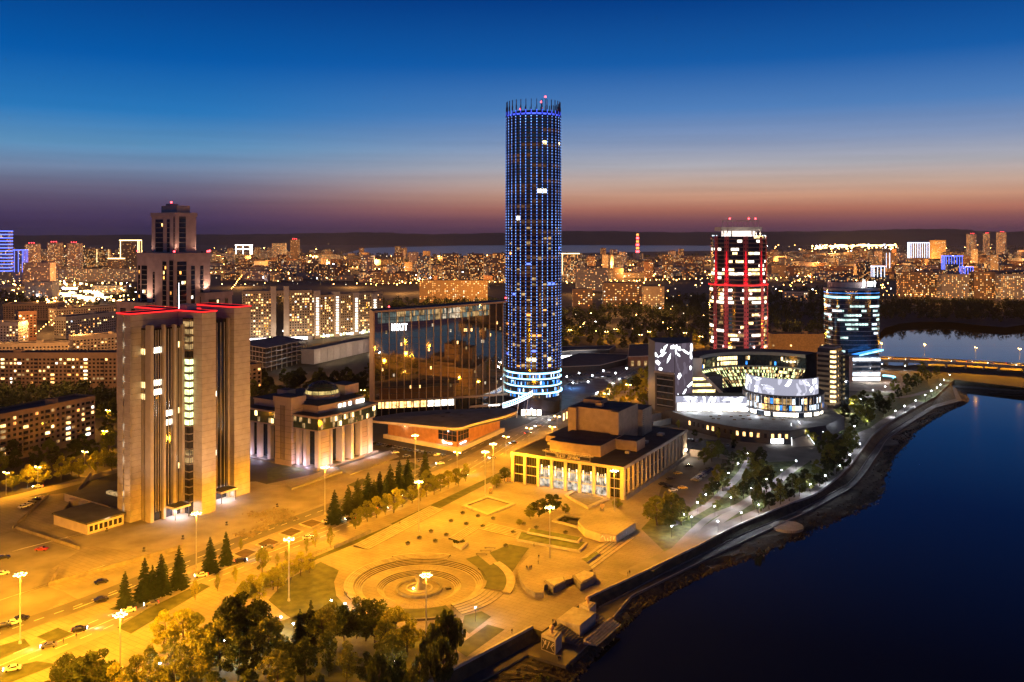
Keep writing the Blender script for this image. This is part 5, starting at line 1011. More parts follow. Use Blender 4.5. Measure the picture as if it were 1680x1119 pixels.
b = MB(); p_ = [fk.p(5, -1.5), fk.p(25, -1.5), fk.p(25, 12), fk.p(3, 10)]; zz = [22.5, 27, 25.5, 21.5]; b.face([p + (z,) for p, z in zip(p_, zz)]); b.build('blue_canopy', 'blue_lit', T); b = MB(); b.face([p_[0] + (21.4,), p_[1] + (25.6,), p_[1] + (27,), p_[0] + (22.5,)]); b.build('canopy_edge', 'cyan_lit', T)
point(fk.p(10, -6) + (5,), 3000, (1., .9, .85), T); point(fk.p(26, -6) + (5,), 2500, (1., .88, .8), T)
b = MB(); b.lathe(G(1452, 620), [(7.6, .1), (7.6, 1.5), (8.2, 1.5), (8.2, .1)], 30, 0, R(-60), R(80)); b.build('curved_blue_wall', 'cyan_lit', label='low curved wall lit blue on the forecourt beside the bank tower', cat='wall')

# ================================================================ the city around and beyond
LW = ['lit_warm', 'lit_yellow', 'lit_white', 'lit_orange', 'lit_cool', 'lit_dim']; FW = ['far_warm', 'far_yellow', 'far_white', 'far_orange']
def building(name, label, cat, poly, h, wall='wall_beige', fl=3., bay=3.2, lit=.25, group=None, seed=0, far=False, wf=.52, hf=.5, cols=None, balcony=False, dark=True, z0=0., house=True, base=3.):
    rnd = random.Random(seed); poly = ccw(poly); c = np.mean(poly, axis=0)
    T = thing(name, label, cat, tuple(c), 0, group)
    MB().prism(poly, 0, h, top=1).build('wall', [wall, 'roof_dark'], T)
    if not far:
        b = MB(); inn = [tuple(c + (np.array(p) - c) * .96) for p in poly]; b.strip(z3(poly + poly[:1], h), z3(poly + poly[:1], h + .8)); b.strip(z3(poly + poly[:1], h + .8), z3(inn + inn[:1], h + .8)); b.strip(z3(inn + inn[:1], h + .8), z3(inn + inn[:1], h)); b.build('parapet', wall, T)
    if house and not (far and rnd.random() < .4):
        k = rnd.randrange(len(poly)); p = c + (np.array(poly[k]) - c) * .35; s = max(1.8, .07 * math.sqrt(abs(area(poly)))); MB().prism([(p[0] - s, p[1] - s), (p[0] + s, p[1] - s), (p[0] + s, p[1] + s), (p[0] - s, p[1] + s)], h, h + 2.8, top=1).build('roof_house', [wall, 'roof_dark'], T)
    wl, wd, bl_ = MB(), MB(), MB(); rows = int((h - base - .8) / fl)
    for i in range(len(poly)):
        p, q = poly[i], poly[(i + 1) % len(poly)]; d, n, l = edge(p, q)
        if n[0] * p[0] + n[1] * p[1] > 0: continue
        nb = max(1, int(l / bay)); w = l / nb
        stair = {nb // 4, (3 * nb) // 4} if nb > 9 else set()
        for j in range(nb):
            bc = balcony and j % 4 == 1
            for k in range(rows):
                z = base + k * fl; r_ = rnd.random(); L_ = r_ < (lit if not (j in stair and balcony) else .75); s0, s1 = w * (j + .5 - wf / 2), w * (j + .5 + wf / 2)
                if bc: s0, s1 = w * (j + .06), w * (j + .94); bl_.prism([tuple(np.array(p) + d * s0), tuple(np.array(p) + d * s1), tuple(np.array(p) + d * s1 + n * 1.1), tuple(np.array(p) + d * s0 + n * 1.1)], z - .25, z + .85, bottom=True)
                if L_: wl.win(p, d, n, s0, s1, z + fl * .28, z + fl * (.28 + hf), .06 if not far else .2, rnd.choices(range(6), (7, 5, 1, 4, .4, 4))[0] if not far else rnd.choices(range(4), (7, 4, 1.2, 6))[0])
                elif dark: wd.win(p, d, n, s0, s1, z + fl * .28, z + fl * (.28 + hf), .05)
    wl.build('lit_window', LW if not far else FW, T, kind='stuff'); wd.build('window', 'pane', T, kind='stuff'); bl_.build('balcony', wall, T, kind='stuff')
    return T, poly, h
def quad(L_, R_, depth):
    p, q = np.array(G(*L_)), np.array(G(*R_)); d = (q - p) / np.linalg.norm(q - p); n = np.array((-d[1], d[0])); return [tuple(p), tuple(q), tuple(q + n * depth), tuple(p + n * depth)]
def slab(name, label, cat, L_, R_, ytop, depth, **k):
    P = quad(L_, R_, depth); h = HT(ytop, P[0][1]); return building(name, label, cat, P, h, **k)
AP = 'apartment block'
slab('apartment_block', 'long brown balcony block among dark trees, nearest of those beside the ribbed tower', AP, (-50, 774), (156, 722), 692, 16, wall='wall_brown', lit=.16, balcony=True, seed=1, group='apartment blocks by the ribbed tower')
slab('apartment_block', 'very long nine-storey brown block running behind the nearer balcony block', AP, (-60, 637), (205, 637), 580, 15, wall='wall_brown', lit=.16, balcony=True, seed=2, group='apartment blocks by the ribbed tower')
slab('apartment_block', 'low beige block at the picture edge behind the very long block', AP, (-40, 596), (112, 592), 566, 14, wall='wall_beige', lit=.14, seed=3, group='apartment blocks by the ribbed tower')
slab('apartment_block', 'low beige block touching the ribbed tower outline, behind the very long block', AP, (119, 588), (215, 580), 553, 14, wall='wall_beige', lit=.15, seed=4, group='apartment blocks by the ribbed tower')
slab('apartment_block', 'dark block with scattered lit windows below the bright crossroads', AP, (108, 556), (190, 545), 521, 18, wall='wall_grey', lit=.2, seed=5, group='apartment blocks by the ribbed tower')
slab('apartment_block', 'pale narrow block with white windows at the picture edge', AP, (-20, 566), (30, 566), 530, 20, wall='wall_pale', lit=.2, seed=6, group='apartment blocks by the ribbed tower')
slab('apartment_block', 'tall orange-lit brick block beside the pale narrow block', AP, (30, 560), (60, 558), 512, 20, wall='wall_brick', lit=.14, seed=7, group='apartment blocks by the ribbed tower')
slab('hall_building', 'broad windowless hall with stepped dark roof at the picture edge', 'hall', (5, 527), (95, 525), 500, 40, wall='wall_brown', lit=.02, seed=8)
slab('apartment_block', 'wide low block with a row of white windows beside the bright crossroads', AP, (92, 536), (190, 528), 508, 20, wall='wall_beige', lit=.1, seed=9, group='apartment blocks by the ribbed tower')
slab('apartment_block', 'small yellow block between the ribbed tower and the dark trees', AP, (398, 652), (429, 648), 601, 14, wall='brick_yellow', lit=.18, seed=10)
# long stepped housing complex with lit stair towers
H1 = slab('housing_complex', 'long stepped housing complex with dense lit windows, wing beside the ribbed tower', 'housing complex', (398, 560), (512, 556), 479, 18, wall='wall_beige', lit=.34, bay=2.8, seed=11, group='housing complex wings')
P0, P1 = np.array(H1[1][0]), np.array(H1[1][1]); d, n, l = edge(P0, P1)
for k, (s0, s1, h_, m_) in enumerate(((l * .40, l * .475, 62, 'wall_pale'), (l * .585, l * .66, 62, 'wall_pale'), (l * .475, l * .585, 50, 'glass_dark'))): MB().prism([tuple(P0 + d * s0 + n * (1.6 if k < 2 else .5)), tuple(P0 + d * s1 + n * (1.6 if k < 2 else .5)), tuple(P0 + d * s1 - n * 8), tuple(P0 + d * s0 - n * 8)], 0, h_, top=1).build('tower_bay', [m_, 'roof_dark'], H1[0])
H2 = slab('housing_complex', 'long stepped housing complex with four bright stair towers, wing behind the mirrored hotel', 'housing complex', (512, 556), (628, 545), 486, 18, wall='wall_beige', lit=.3, bay=2.8, seed=12, group='housing complex wings')
P0, P1 = np.array(H2[1][0]), np.array(H2[1][1]); d, n, l = edge(P0, P1)
for k in range(4):
    s0 = l * (.02 + .27 * k); s1 = s0 + 8; st = MB().prism([tuple(P0 + d * s0 + n * 2), tuple(P0 + d * s1 + n * 2), tuple(P0 + d * s1 - n * 6), tuple(P0 + d * s0 - n * 6)], 0, 56 - k * 2.4, top=1).build('stair_tower', ['wall_pale', 'roof_dark'], H2[0])
    b = MB(); [b.win(P0 + n * 2, d, n, s0 + 2.2, s1 - 2.2, z, z + 1.5, .1) for z in np.arange(4, 49 - k * 2, 3.)]; b.build('stair_window', 'lit_white', st, kind='stuff')
b = MB(); [b.win(P0, d, n, s, s + 4, 1, 3.4, .3, k % 3) for k, s in enumerate(np.arange(3, l - 6, 5.5))]; b.build('shop_window', ['glow_white', 'lit_green', 'lit_cool'], H2[0], kind='stuff')
P0, P1 = np.array(H1[1][0]), np.array(H1[1][1]); d, n, l = edge(P0, P1); b = MB(); [b.win(P0, d, n, s, s + 4.6, .8, 3.8, 9) for k, s in enumerate(np.arange(6, l - 6, 5.5))]; 
lo = MB().prism([tuple(P0 + n * 9), tuple(P1 + n * 9), tuple(P1), tuple(P0)], 0, 4.6, top=1).build('shop_wing', ['grey_clad', 'roof_grey'], H1[0]); b.v = [(x + n[0] * .1, y + n[1] * .1, z) for x, y, z in b.v]; b.build('shop_window', 'flood_white', H1[0], kind='stuff')
for k in range(6): q = P0 + d * (l * (k + .5) / 6) + n * 14; point((q[0], q[1], 9), 3200, WRM, H1[0])
P0b, P1b = np.array(H2[1][0]), np.array(H2[1][1]); d, n, l = edge(P0b, P1b)
for k in range(5): q = P0b + d * (l * (k + .5) / 5) + n * 16; point((q[0], q[1], 9), 4500, (1., .66, .34), H2[0])
# blank lit wall and concrete parking deck
P = quad((515, 598), (606, 577), 14); T = thing('blank_wall_building', 'long blank pale wall building lit from below beside the parking deck', 'building', P[0]); MB().prism(P, 0, 14, top=1).build('wall', ['white_stone', 'roof_grey'], T)
d, n, l = edge(P[0], P[1])
for k in range(9): s = l * k / 9; o0 = np.array(P[0]) + d * s; MB().prism([tuple(o0), tuple(o0 + d * .5), tuple(o0 + d * .5 + n * .25), tuple(o0 + n * .25)], 0, 13.6).build('rib', 'white_stone', T)
for t_ in (.1, .35, .6, .85): q = np.array(P[0]) + d * l * t_ + n * 9; point((q[0], q[1], 6), 2600, (1., .72, .42), T)
c0, c1, c2 = np.array(G(392, 602)), np.array(G(436, 611)), np.array(G(502, 594)); T = thing('parking_deck', 'unfinished concrete parking deck with open floors beside dark trees', 'parking deck', tuple(c1))
back_ = c0 + (c2 - c1)
for k in range(5): MB().prism([tuple(c0), tuple(c1), tuple(c2), tuple(back_)], 3.8 + k * 4.2, 4.6 + k * 4.2, bottom=True, top=1).build('floor_slab', ['grey_clad', 'roof_grey'], T)
for p, q in ((c0, c1), (c1, c2)):
    for k in range(9): o = p + (q - p) * k / 8; o = o + (back_ - c1) * .02; MB().prism([(o[0] - .3, o[1] - .3), (o[0] + .3, o[1] - .3), (o[0] + .3, o[1] + .3), (o[0] - .3, o[1] + .3)], 0, 21).build('column', 'concrete', T)
MB().prism([tuple(c0 + (back_ - c1) * .3), tuple(c1 + (back_ - c1) * .3), tuple(c2 * .7 + back_ * .3), tuple(back_)], 0, 20.5).build('core_wall', 'black_clad', T)
q = c1 + (c2 - c1) * .4; point((q[0] + 10, q[1] - 12, 8), 2600, (.8, .95, .85), T)
# shopping arcade, market halls and kiosks beyond the theatre
P = [G(922, 694), G(1005, 649), G(990, 637), G(921, 650)]; T = thing('shopping_arcade', 'low blue-roofed shopping arcade with lit shop fronts beside the round tower', 'arcade', P[0]); MB().prism(P, 0, 7.5, top=1).build('wall', ['wall_beige', 'roof_grey'], T)
d, n, l = edge(P[0], P[1])
for k in range(20): b = MB(); b.win(P[0], d, n, 2 + l * k / 20, 1 + l * (k + .62) / 20, 1.2, 5.6, .08); b.build('shop_window', ['lit_yellow', 'lit_warm', 'lit_white'][k % 3], T)
q = np.array(P[0]) + d * l * .62 + n * .5; text('ТЦ', 2.2, (q[0], q[1], 6.4), (R(90), 0, math.atan2(d[1], d[0])), 'sign_white', T) if False else MB().prism([tuple(q), tuple(q + d * 5), tuple(q + d * 5 + n * .2), tuple(q + n * .2)], 6.6, 8.6).build('sign_board', 'sign_white', T)
point((P[3][0] + 8, P[3][1] - 10, 12), 4000, (.15, .4, 1.), T)
for (px, h_, lb, wl_) in (([(921, 612), (985, 609), (1028, 598), (1033, 590), (950, 588), (921, 598)], 5, 'large dark flat-roofed market hall with a pale roof edge', 'metal_dark'), ([(921, 586), (935, 584), (1000, 582), (1010, 575), (921, 577)], 5, 'dark low market hall behind the larger one', 'metal_dark'), ([(1030, 602), (1082, 600), (1082, 578), (1032, 580)], 9, 'old brick pavilion with arched entrance beside the media block', 'wall_brick')):
    P = [G(*p) for p in px]; T = thing('market_hall', lb, 'market hall', P[0]); MB().prism(P, 0, h_, top=1).build('wall', [wl_, 'roof_dark'], T); A = ccw(P); b = MB(); inn = [tuple(np.mean(A, axis=0) + (np.array(p) - np.mean(A, axis=0)) * .97) for p in A]; b.strip(z3(A + A[:1], h_ + .5), z3(inn + inn[:1], h_ + .5)); b.strip(z3(A + A[:1], h_), z3(A + A[:1], h_ + .5)); b.build('roof_edge', 'fascia', T)
    if wl_ == 'wall_brick': [MB().prism([(P[0][0] + s, P[0][1] - .2), (P[0][0] + s + 2.4, P[0][1] - .2), (P[0][0] + s + 2.4, P[0][1] + .1), (P[0][0] + s, P[0][1] + .1)], 1, 5.5).build('arch', 'lit_dim', T) for s in (3, 9, 15, 21)]
for k in range(7): x, y = G(921 + k * 8, 589 - k * .6); T = thing('market_kiosk', '%s white-lit kiosk from the round tower in the row behind the market' % ORD[k], 'kiosk', (x, y), 0, 'white-lit kiosks'); MB().prism([(x, y), (x + 4, y), (x + 4, y + 3), (x, y + 3)], 0, 3.2, top=1).build('wall', ['flood_white', 'roof_grey'], T); MB().prism([(x - .3, y - .6), (x + 4.3, y - .6), (x + 4.3, y + 3), (x - .3, y + 3)], 3.2, 3.5, bottom=True).build('canopy', 'metal_grey', T)
P = quad((1262, 592), (1352, 590), 16); slab('brick_office', 'plain yellow brick building glowing orange behind the culture centre', 'building', (1266, 590), (1352, 590), 549, 16, wall='brick_yellow', lit=.04, dark=False, seed=15)
q = G(1310, 600); point((q[0], q[1] - 6, 12), 16000, SOD); q = G(1340, 600); point((q[0], q[1] - 6, 12), 9000, SOD)
slab('school_building', 'pale institute building with lit ground floor among the dark park beyond the red-lit tower', 'building', (1284, 496), (1325, 497), 478, 30, wall='wall_pale', lit=.25, seed=16, far=True)
# ---------------------------------------------------------------- road bridge over the river
BR_ = sm([G(*p, 5.) for p in [(1400, 588), (1440, 588.5), (1520, 591), (1600, 595), (1680, 600), (1900, 612), (2200, 624)]], 5)
T = thing('road_bridge', 'orange-lit road bridge on low piers crossing between river and pond', 'bridge', BR_[8])
A, B = offs(BR_, 10), offs(BR_, -10); b = MB(); b.strip(z3(B, 5), z3(A, 5)); b.strip(z3(B, 3.4), z3(B, 5)); b.strip(z3(A, 5), z3(A, 3.4)); b.strip(z3(A, 3.4), z3(B, 3.4)); b.build('deck', 'paving', T)
for o in (9.8, -9.8): A, B = offs(BR_, o + .2), offs(BR_, o - .2); b = MB(); b.strip(z3(B, 5), z3(B, 6)); b.strip(z3(B, 6), z3(A, 6)); b.strip(z3(A, 6), z3(A, 5)); b.build('parapet', 'concrete', T)
b = MB(); A, B = offs(BR_, .1), offs(BR_, -.1); b.strip(z3(B, 5.02), z3(A, 5.02)); b.build('centre_line', 'paint', T)
for k in range(6, len(BR_) - 1, 2): 
    for o in (-7, 0, 7): q = offs(BR_, o)[k]; MB().prism(circle(q, .9, 10), ZR, 3.4).build('pier', 'concrete', T)
# ---------------------------------------------------------------- named towers far off
def outline(T, P, h, mat, verts=True, rings=(1.,), w=1.4):
    P = ccw(P); b = MB(); c = np.mean(P, axis=0); Q = [tuple(c + (np.array(p) - c) * 1.02) for p in P]
    for r_ in rings: b.strip(z3(Q + Q[:1], h * r_ - w), z3(Q + Q[:1], h * r_ + w * .4))
    if verts:
        for i in range(len(Q)):
            p, q = np.array(Q[i]), np.array(Q[(i + 1) % len(Q)]); d, n, l = edge(p, q)
            if n[0] * p[0] + n[1] * p[1] > 0: continue
            for s in np.linspace(.06, .94, verts): b.win(p, d, n, l * s - w * .5, l * s + w * .5, h * .3, h, .3)
    b.build('light_line', mat, T, kind='stuff')
def tower(px0, px1, ybase, ytop, label, wall='wall_grey', lit=.35, depth=None, ex=None, red=False, seed=0, cat='tower block', name='far_tower', group='far towers', **k):
    P = quad((px0, ybase), (px1, ybase), depth or 22); h = HT(ytop, P[0][1]); T, P, h = building(name, label, cat, P, h, wall=wall, lit=lit, seed=seed, far=True, group=group, dark=False, fl=3.3, bay=3.6, **k)
    if ex: outline(T, P, h, *ex)
    if red: b = MB(); c = np.mean(P, axis=0); [lamp_ball(b, c[0] + dx, c[1] - 8, h + 3, 1.5) for dx in (-8, 0, 8)]; b.build('beacon', 'beacon', T)
    return T, P, h
tower(-22, 13, 466, 379, 'blue-lit banded skyscraper at the picture edge', 'wall_grey', .1, ex=('city_blue', 0, tuple(np.linspace(.25, 1, 13)), 1.6), seed=41)
tower(16, 38, 462, 410, 'blue-outlined twin block beside the blue banded skyscraper', 'wall_grey', .1, ex=('city_blue', 4, (1.,), 1.2), seed=42)
tower(41, 61, 448, 400, 'violet-tinted tower with red beacons, first of the three beaconed towers', 'wall_pink', .3, red=True, seed=43); tower(77, 98, 446, 398, 'pink tower with red beacons, second of the three beaconed towers', 'wall_pink', .3, red=True, seed=44)
tower(110, 131, 446, 399, 'pink tower with red beacons, third of the three beaconed towers', 'wall_pink', .3, red=True, seed=45); tower(133, 160, 440, 408, 'golden-lit block beside the three beaconed towers', 'brick_yellow', .35, seed=46)
tower(158, 178, 440, 409, 'golden-lit tower with a bright stair line near the crowned tower', 'brick_yellow', .35, ex=('gold_line', 1, (), 1.), seed=47)
tower(196, 228, 442, 394, 'dark tower with glowing golden crown line and uplit base', 'wall_brown', .08, ex=('gold_line', 2, (1.,), 2.2), seed=48); tower(177, 200, 446, 424, 'low dark block with golden roof line beside the crowned tower', 'wall_brown', .15, ex=('gold_line', 0, (1.,), 1.8), seed=49)
tower(37, 82, 466, 431, 'wide pale nine-storey block in front of the blue-outlined twin block', 'wall_pink', .2, depth=30, seed=50); tower(84, 226, 462, 441, 'very long dark block with dotted lit windows behind the bright crossroads', 'wall_grey', .22, depth=16, seed=51)
tower(40, 86, 494, 462, 'pale office block with white windows beside the bright crossroads', 'wall_pale', .15, depth=24, seed=52); tower(150, 200, 482, 468, 'low pale lit hall behind the bright crossroads', 'wall_pale', .4, depth=24, seed=53)
tower(386, 412, 424, 402, 'white-outlined stepped tower cluster on the horizon', 'wall_grey', .2, ex=('glow_white', 3, (1., .7), 2.2), seed=54); tower(446, 468, 434, 399, 'grey tower dotted with lit windows left of the industrial lights', 'wall_grey', .4, seed=55)
tower(476, 490, 432, 393, 'dark chimney-like tower with red beacons left of the industrial lights', 'wall_brown', .08, red=True, seed=56)
for k, (a, c, yb, yt, w_) in enumerate([(631, 652, 462, 436, 'wall_pale'), (643, 662, 456, 420, 'wall_brown'), (684, 705, 462, 420, 'wall_grey'), (726, 752, 464, 416, 'wall_brown'), (767, 793, 462, 416, 'wall_brown'), (808, 832, 466, 415, 'wall_brown')]): tower(a, c, yb, yt, '%s apartment tower from the left in the row beyond the mirrored hotel' % ORD[k], w_, .34, seed=60 + k, group='towers beyond the mirrored hotel')
tower(688, 800, 497, 460, 'long yellow-lit apartment block with stepped ends beyond the mirrored hotel roof', 'brick_yellow', .34, depth=18, seed=66); tower(733, 800, 494, 474, 'cream low school-like block before the yellow-lit apartment block', 'wall_pale', .22, depth=18, seed=67)
tower(921, 951, 464, 416, 'bright apartment tower just beyond the round blue skyscraper', 'wall_beige', .55, ex=('gold_line', 1, (1.,), 1.), seed=68); tower(946, 996, 478, 440, 'dark stepped block beside the bright apartment tower', 'wall_grey', .2, depth=26, seed=69)
tower(990, 1056, 506, 464, 'wide brown apartment slab above the dark park, before the chimney', 'wall_brown', .3, depth=18, seed=70); tower(1056, 1090, 510, 470, 'apartment block at the right end of the wide brown slab', 'wall_beige', .35, depth=18, seed=71); tower(940, 972, 506, 474, 'brown apartment block left of the wide brown slab', 'wall_brown', .25, depth=18, seed=72)
tower(1493, 1526, 434, 398, 'ice-white light-striped twin tower above the far city', 'wall_grey', .15, ex=('city_ice', 9, (1.,), 1.4), seed=73); tower(1551, 1580, 458, 420, 'blue light-striped tower above the far pond', 'wall_grey', .15, ex=('city_blue', 7, (1.,), 1.2), seed=74)
tower(1583, 1597, 468, 438, 'slim blue-striped block beside the blue light-striped tower', 'wall_grey', .2, ex=('city_blue', 4, (1.,), 1.), seed=75); tower(1433, 1452, 462, 437, 'block with a short blue light crown behind the bank tower', 'wall_brown', .25, ex=('city_ice', 4, (1.,), 1.), seed=76)
tower(1459, 1468, 450, 415, 'slim tower with a single ice-blue light line', 'wall_brown', .2, ex=('city_ice', 1, (), 1.6), seed=77); tower(1529, 1552, 436, 394, 'golden apartment tower right of the ice-white twin tower', 'brick_yellow', .5, seed=78)
for k, (a, c, yb, yt) in enumerate([(1589, 1602, 426, 384), (1616, 1624, 422, 383), (1638, 1651, 424, 381)]): tower(a, c, yb, yt, '%s of the three thin towers on the skyline above the pond' % ORD[k], 'wall_pink', .35, red=True, seed=80 + k)
for k, (a, c, yb, yt) in enumerate([(1478, 1540, 490, 446), (1545, 1590, 492, 450), (1598, 1640, 492, 446), (1642, 1700, 494, 450)]): tower(a, c, yb, yt, '%s dense apartment block from the left on the far pond shore' % ORD[k], ['wall_brown', 'wall_grey'][k % 2], .34, depth=20, seed=84 + k, group='apartment blocks on the far pond shore')
# chimney with red bands
x, y = G(1046, 428); T = thing('striped_chimney', 'tall factory chimney with glowing red bands on the horizon', 'chimney', (x, y)); h = HT(384, y); MB().lathe((x, y), [(9, 0), (5.5, h)], 14).build('shaft', 'wall_pale', T)
for k in range(6): z = h * (.35 + .125 * k); r_ = 9 - 3.5 * z / h; MB().lathe((x, y), [(r_ + .4, z - 5), (r_ + .4, z + 5)], 14).build('red_band', 'lit_orange' if k % 2 else 'beacon', T)
# ---------------------------------------------------------------- the rest of the far city, row by row
ZN = [(-30, 232, 'left of the stepped high-rise'), (346, 600, 'above the long housing complex'), (600, 832, 'beyond the mirrored hotel'), (918, 1165, 'between round tower and red-lit tower'), (1258, 1440, 'right of the red-lit tower'), (1440, 1720, 'beyond the far pond')]
BANDS = [(420, 427, 'far', 22), (427, 437, 'second', 21), (437, 450, 'middle', 18), (450, 466, 'near', 12)]
def forbidden(px, py):
    if 540 < px < 1230 and py < 424: return True
    if 918 < px < 1170 and py > 462: return True
    if 1258 < px < 1440 and py > 470: return True
    if px < 232 and 452 < py: return True
    return False
WNAMES = {'wall_beige': 'beige', 'wall_brown': 'brown', 'wall_grey': 'grey', 'wall_pink': 'pinkish', 'wall_brick': 'brick'}
rnd = random.Random(99); sd = 200; used = []
for y0, y1, bn, per in BANDS:
    for zx0, zx1, land in ZN:
        cnt = max(2, int(per * (zx1 - zx0) / 300 * (.8 if zx0 < 1200 else 1.25))); xs = sorted(rnd.uniform(zx0, zx1) for _ in range(cnt)); j = 0
        for x in xs:
            yb = rnd.uniform(y0, y1)
            if forbidden(x, yb): continue
            Y = CH * F / (yb - YH); tall = rnd.random() < .22; h = rnd.uniform(42, 70) if tall else rnd.choice([14, 16, 27, 27, 30]); w = rnd.uniform(22, 34) if tall else rnd.uniform(45, 110); wl_ = rnd.choice(list(WNAMES)); ang = rnd.uniform(-40, 40); f_ = Fr(G(x, yb), ang)
            P = [f_.p(-w / 2, 0), f_.p(w / 2, 0), f_.p(w / 2, 16), f_.p(-w / 2, 16)]; sd += 1
            building('far_apartment_block', '%s %s block, %s in the %s row %s' % ('tall' if tall else 'low', WNAMES[wl_], ordn(j), bn, land), AP, P, h, wall=wl_, fl=3.2, bay=3.8, lit=rnd.uniform(.14, .34), group='far blocks ' + land, seed=sd, far=True, dark=False); j += 1
# past the three hundred nearest blocks: the rest of the city as one mass
b = MB(); rc = random.Random(123); n_ = 0
while n_ < 620:
    zx0, zx1, _l = rc.choice(ZN + ZN[4:] + ZN[1:2]); x = rc.uniform(zx0, zx1); yb = 417 + 46 * rc.random() ** 1.7
    if forbidden(x, yb): continue
    n_ += 1; h = rc.choice([8, 12, 15, 16, 20, 27, 27, 30, 36]); w = rc.uniform(18, 70); dp = rc.uniform(10, 18); f_ = Fr(G(x, yb), rc.uniform(-50, 50)); P = ccw([f_.p(-w / 2, 0), f_.p(w / 2, 0), f_.p(w / 2, dp), f_.p(-w / 2, dp)]); b.prism(P, 0, h, rc.randrange(4, 8), top=8)
    lit = rc.uniform(.08, .4); bay = rc.choice([3.2, 4.2, 5.5]); hh = rc.uniform(1.2, 1.9)
    for i in range(4):
        p, q = P[i], P[(i + 1) % 4]; d, n, l = edge(p, q)
        if n[0] * p[0] + n[1] * p[1] > 0: continue
        for j in range(int(l / bay)):
            for k in range(int((h - 3) / 3.1)):
                if rc.random() < lit: b.win(p, d, n, j * bay + .6, j * bay + bay * .62, 2.6 + k * 3.1, 2.6 + k * 3.1 + hh, .2, rc.choices(range(4), (7, 4, 1.2, 6))[0])
b.build('far_city_blocks', FW + ['wall_beige', 'wall_brown', 'wall_grey', 'wall_brick', 'roof_dark'], label='countless smaller blocks filling the distant city', kind='stuff', o=(0, 0, 0))
b = MB(); rc = random.Random(31)                             # lamp rows along the far streets
for (x0, y0), (x1, y1), n in [((60, 560), (120, 500), 16), ((85, 545), (190, 470), 26), ((-20, 470), (230, 452), 30), ((346, 452), (640, 440), 34), ((500, 446), (560, 425), 18), ((380, 480), (420, 425), 20), ((600, 472), (830, 468), 26), ((690, 470), (640, 424), 20), ((930, 470), (1160, 462), 26), ((980, 464), (1100, 424), 22), ((1258, 462), (1440, 455), 24), ((1300, 470), (1420, 412), 28), ((1440, 492), (1700, 488), 30), ((1500, 470), (1600, 415), 24), ((1640, 470), (1560, 420), 24), ((1258, 430), (1700, 422), 44)]:
    for k in range(n): t_ = k / (n - 1); X, Y = G(x0 + (x1 - x0) * t_ + rc.uniform(-1, 1), y0 + (y1 - y0) * t_); r_ = rc.uniform(.28, .55) * Y / 1450; b.prism([(X - r_, Y), (X, Y - r_), (X + r_, Y), (X, Y + r_)], 9 - r_, 9 + r_, bottom=True)
b.build('far_lamp_rows', 'sodium_far', label='rows of orange lamps along the distant streets', kind='stuff', o=(0, 0, 0))
# street lights, signs and yard lamps scattered through the distance: countless points
def dots(name, label, spec, mats, seed):
    rr = random.Random(seed); b = MB()
    for n, x0, x1, y0, y1, s0, s1 in spec:
        for _ in range(n):
            x, yy = rr.uniform(x0, x1), rr.uniform(y0, y1)
            if 560 < x < 1215 and 401 < yy < 419: continue
            X, Y = G(x, yy); r_ = rr.uniform(s0, s1) * Y / 1450; z = rr.uniform(8, 12); m = rr.choices(range(len(mats)), (6, 2, 2, 1)[:len(mats)])[0]
            b.prism([(X - r_, Y), (X, Y - r_), (X + r_, Y), (X, Y + r_)], z - r_, z + r_, m, bottom=True)
    return b.build(name, mats, label=label, kind='stuff', o=(0, 0, 0))
dots('far_street_lights', 'countless street lights and yard lamps scattered through the distant city', [(150, -30, 232, 440, 505, .3, .9), (90, -30, 240, 405, 440, .25, .6), (90, 60, 215, 470, 505, .6, 1.6), (90, 346, 600, 405, 440, .25, .6), (70, 346, 640, 440, 475, .3, .8), (60, 500, 560, 422, 446, .4, 1.0), (110, 600, 832, 420, 475, .3, .8), (110, 918, 1165, 420, 470, .3, .8), (60, 940, 1160, 470, 560, .3, .7), (240, 1258, 1700, 402, 450, .25, .7), (160, 1258, 1700, 450, 490, .3, .8), (120, 1330, 1480, 399, 410, .4, 1.1), (60, 940, 1000, 400, 402, .2, .4), (24, 400, 1000, 391, 398, .2, .45)], ['sodium_far', 'far_white', 'far_yellow', 'led_white'], 17)
b = MB(); rr = random.Random(3)
for k in range(46): x = rr.uniform(1335, 1475); X, Y = G(x, 401 + (1475 - x) / 140 * 6 + rr.uniform(-1.5, 2)); w = rr.uniform(25, 110); b.prism([(X, Y), (X + w, Y), (X + w, Y + 20), (X, Y + 20)], 3, rr.uniform(8, 20))
for k in range(10): X, Y = G(rr.uniform(502, 550), rr.uniform(428, 434)); w = rr.uniform(20, 60); b.prism([(X, Y), (X + w, Y), (X + w, Y + 10), (X, Y + 10)], 3, 10)
for k in range(18): X, Y = G(rr.uniform(95, 185), rr.uniform(474, 500)); w = rr.uniform(8, 26); b.prism([(X, Y), (X + w, Y), (X + w, Y + 6), (X, Y + 6)], 1, rr.uniform(3, 6))
b.build('floodlit_yards', 'stadium', label='glaring floodlit yards and crossroads far off in the city', kind='stuff')
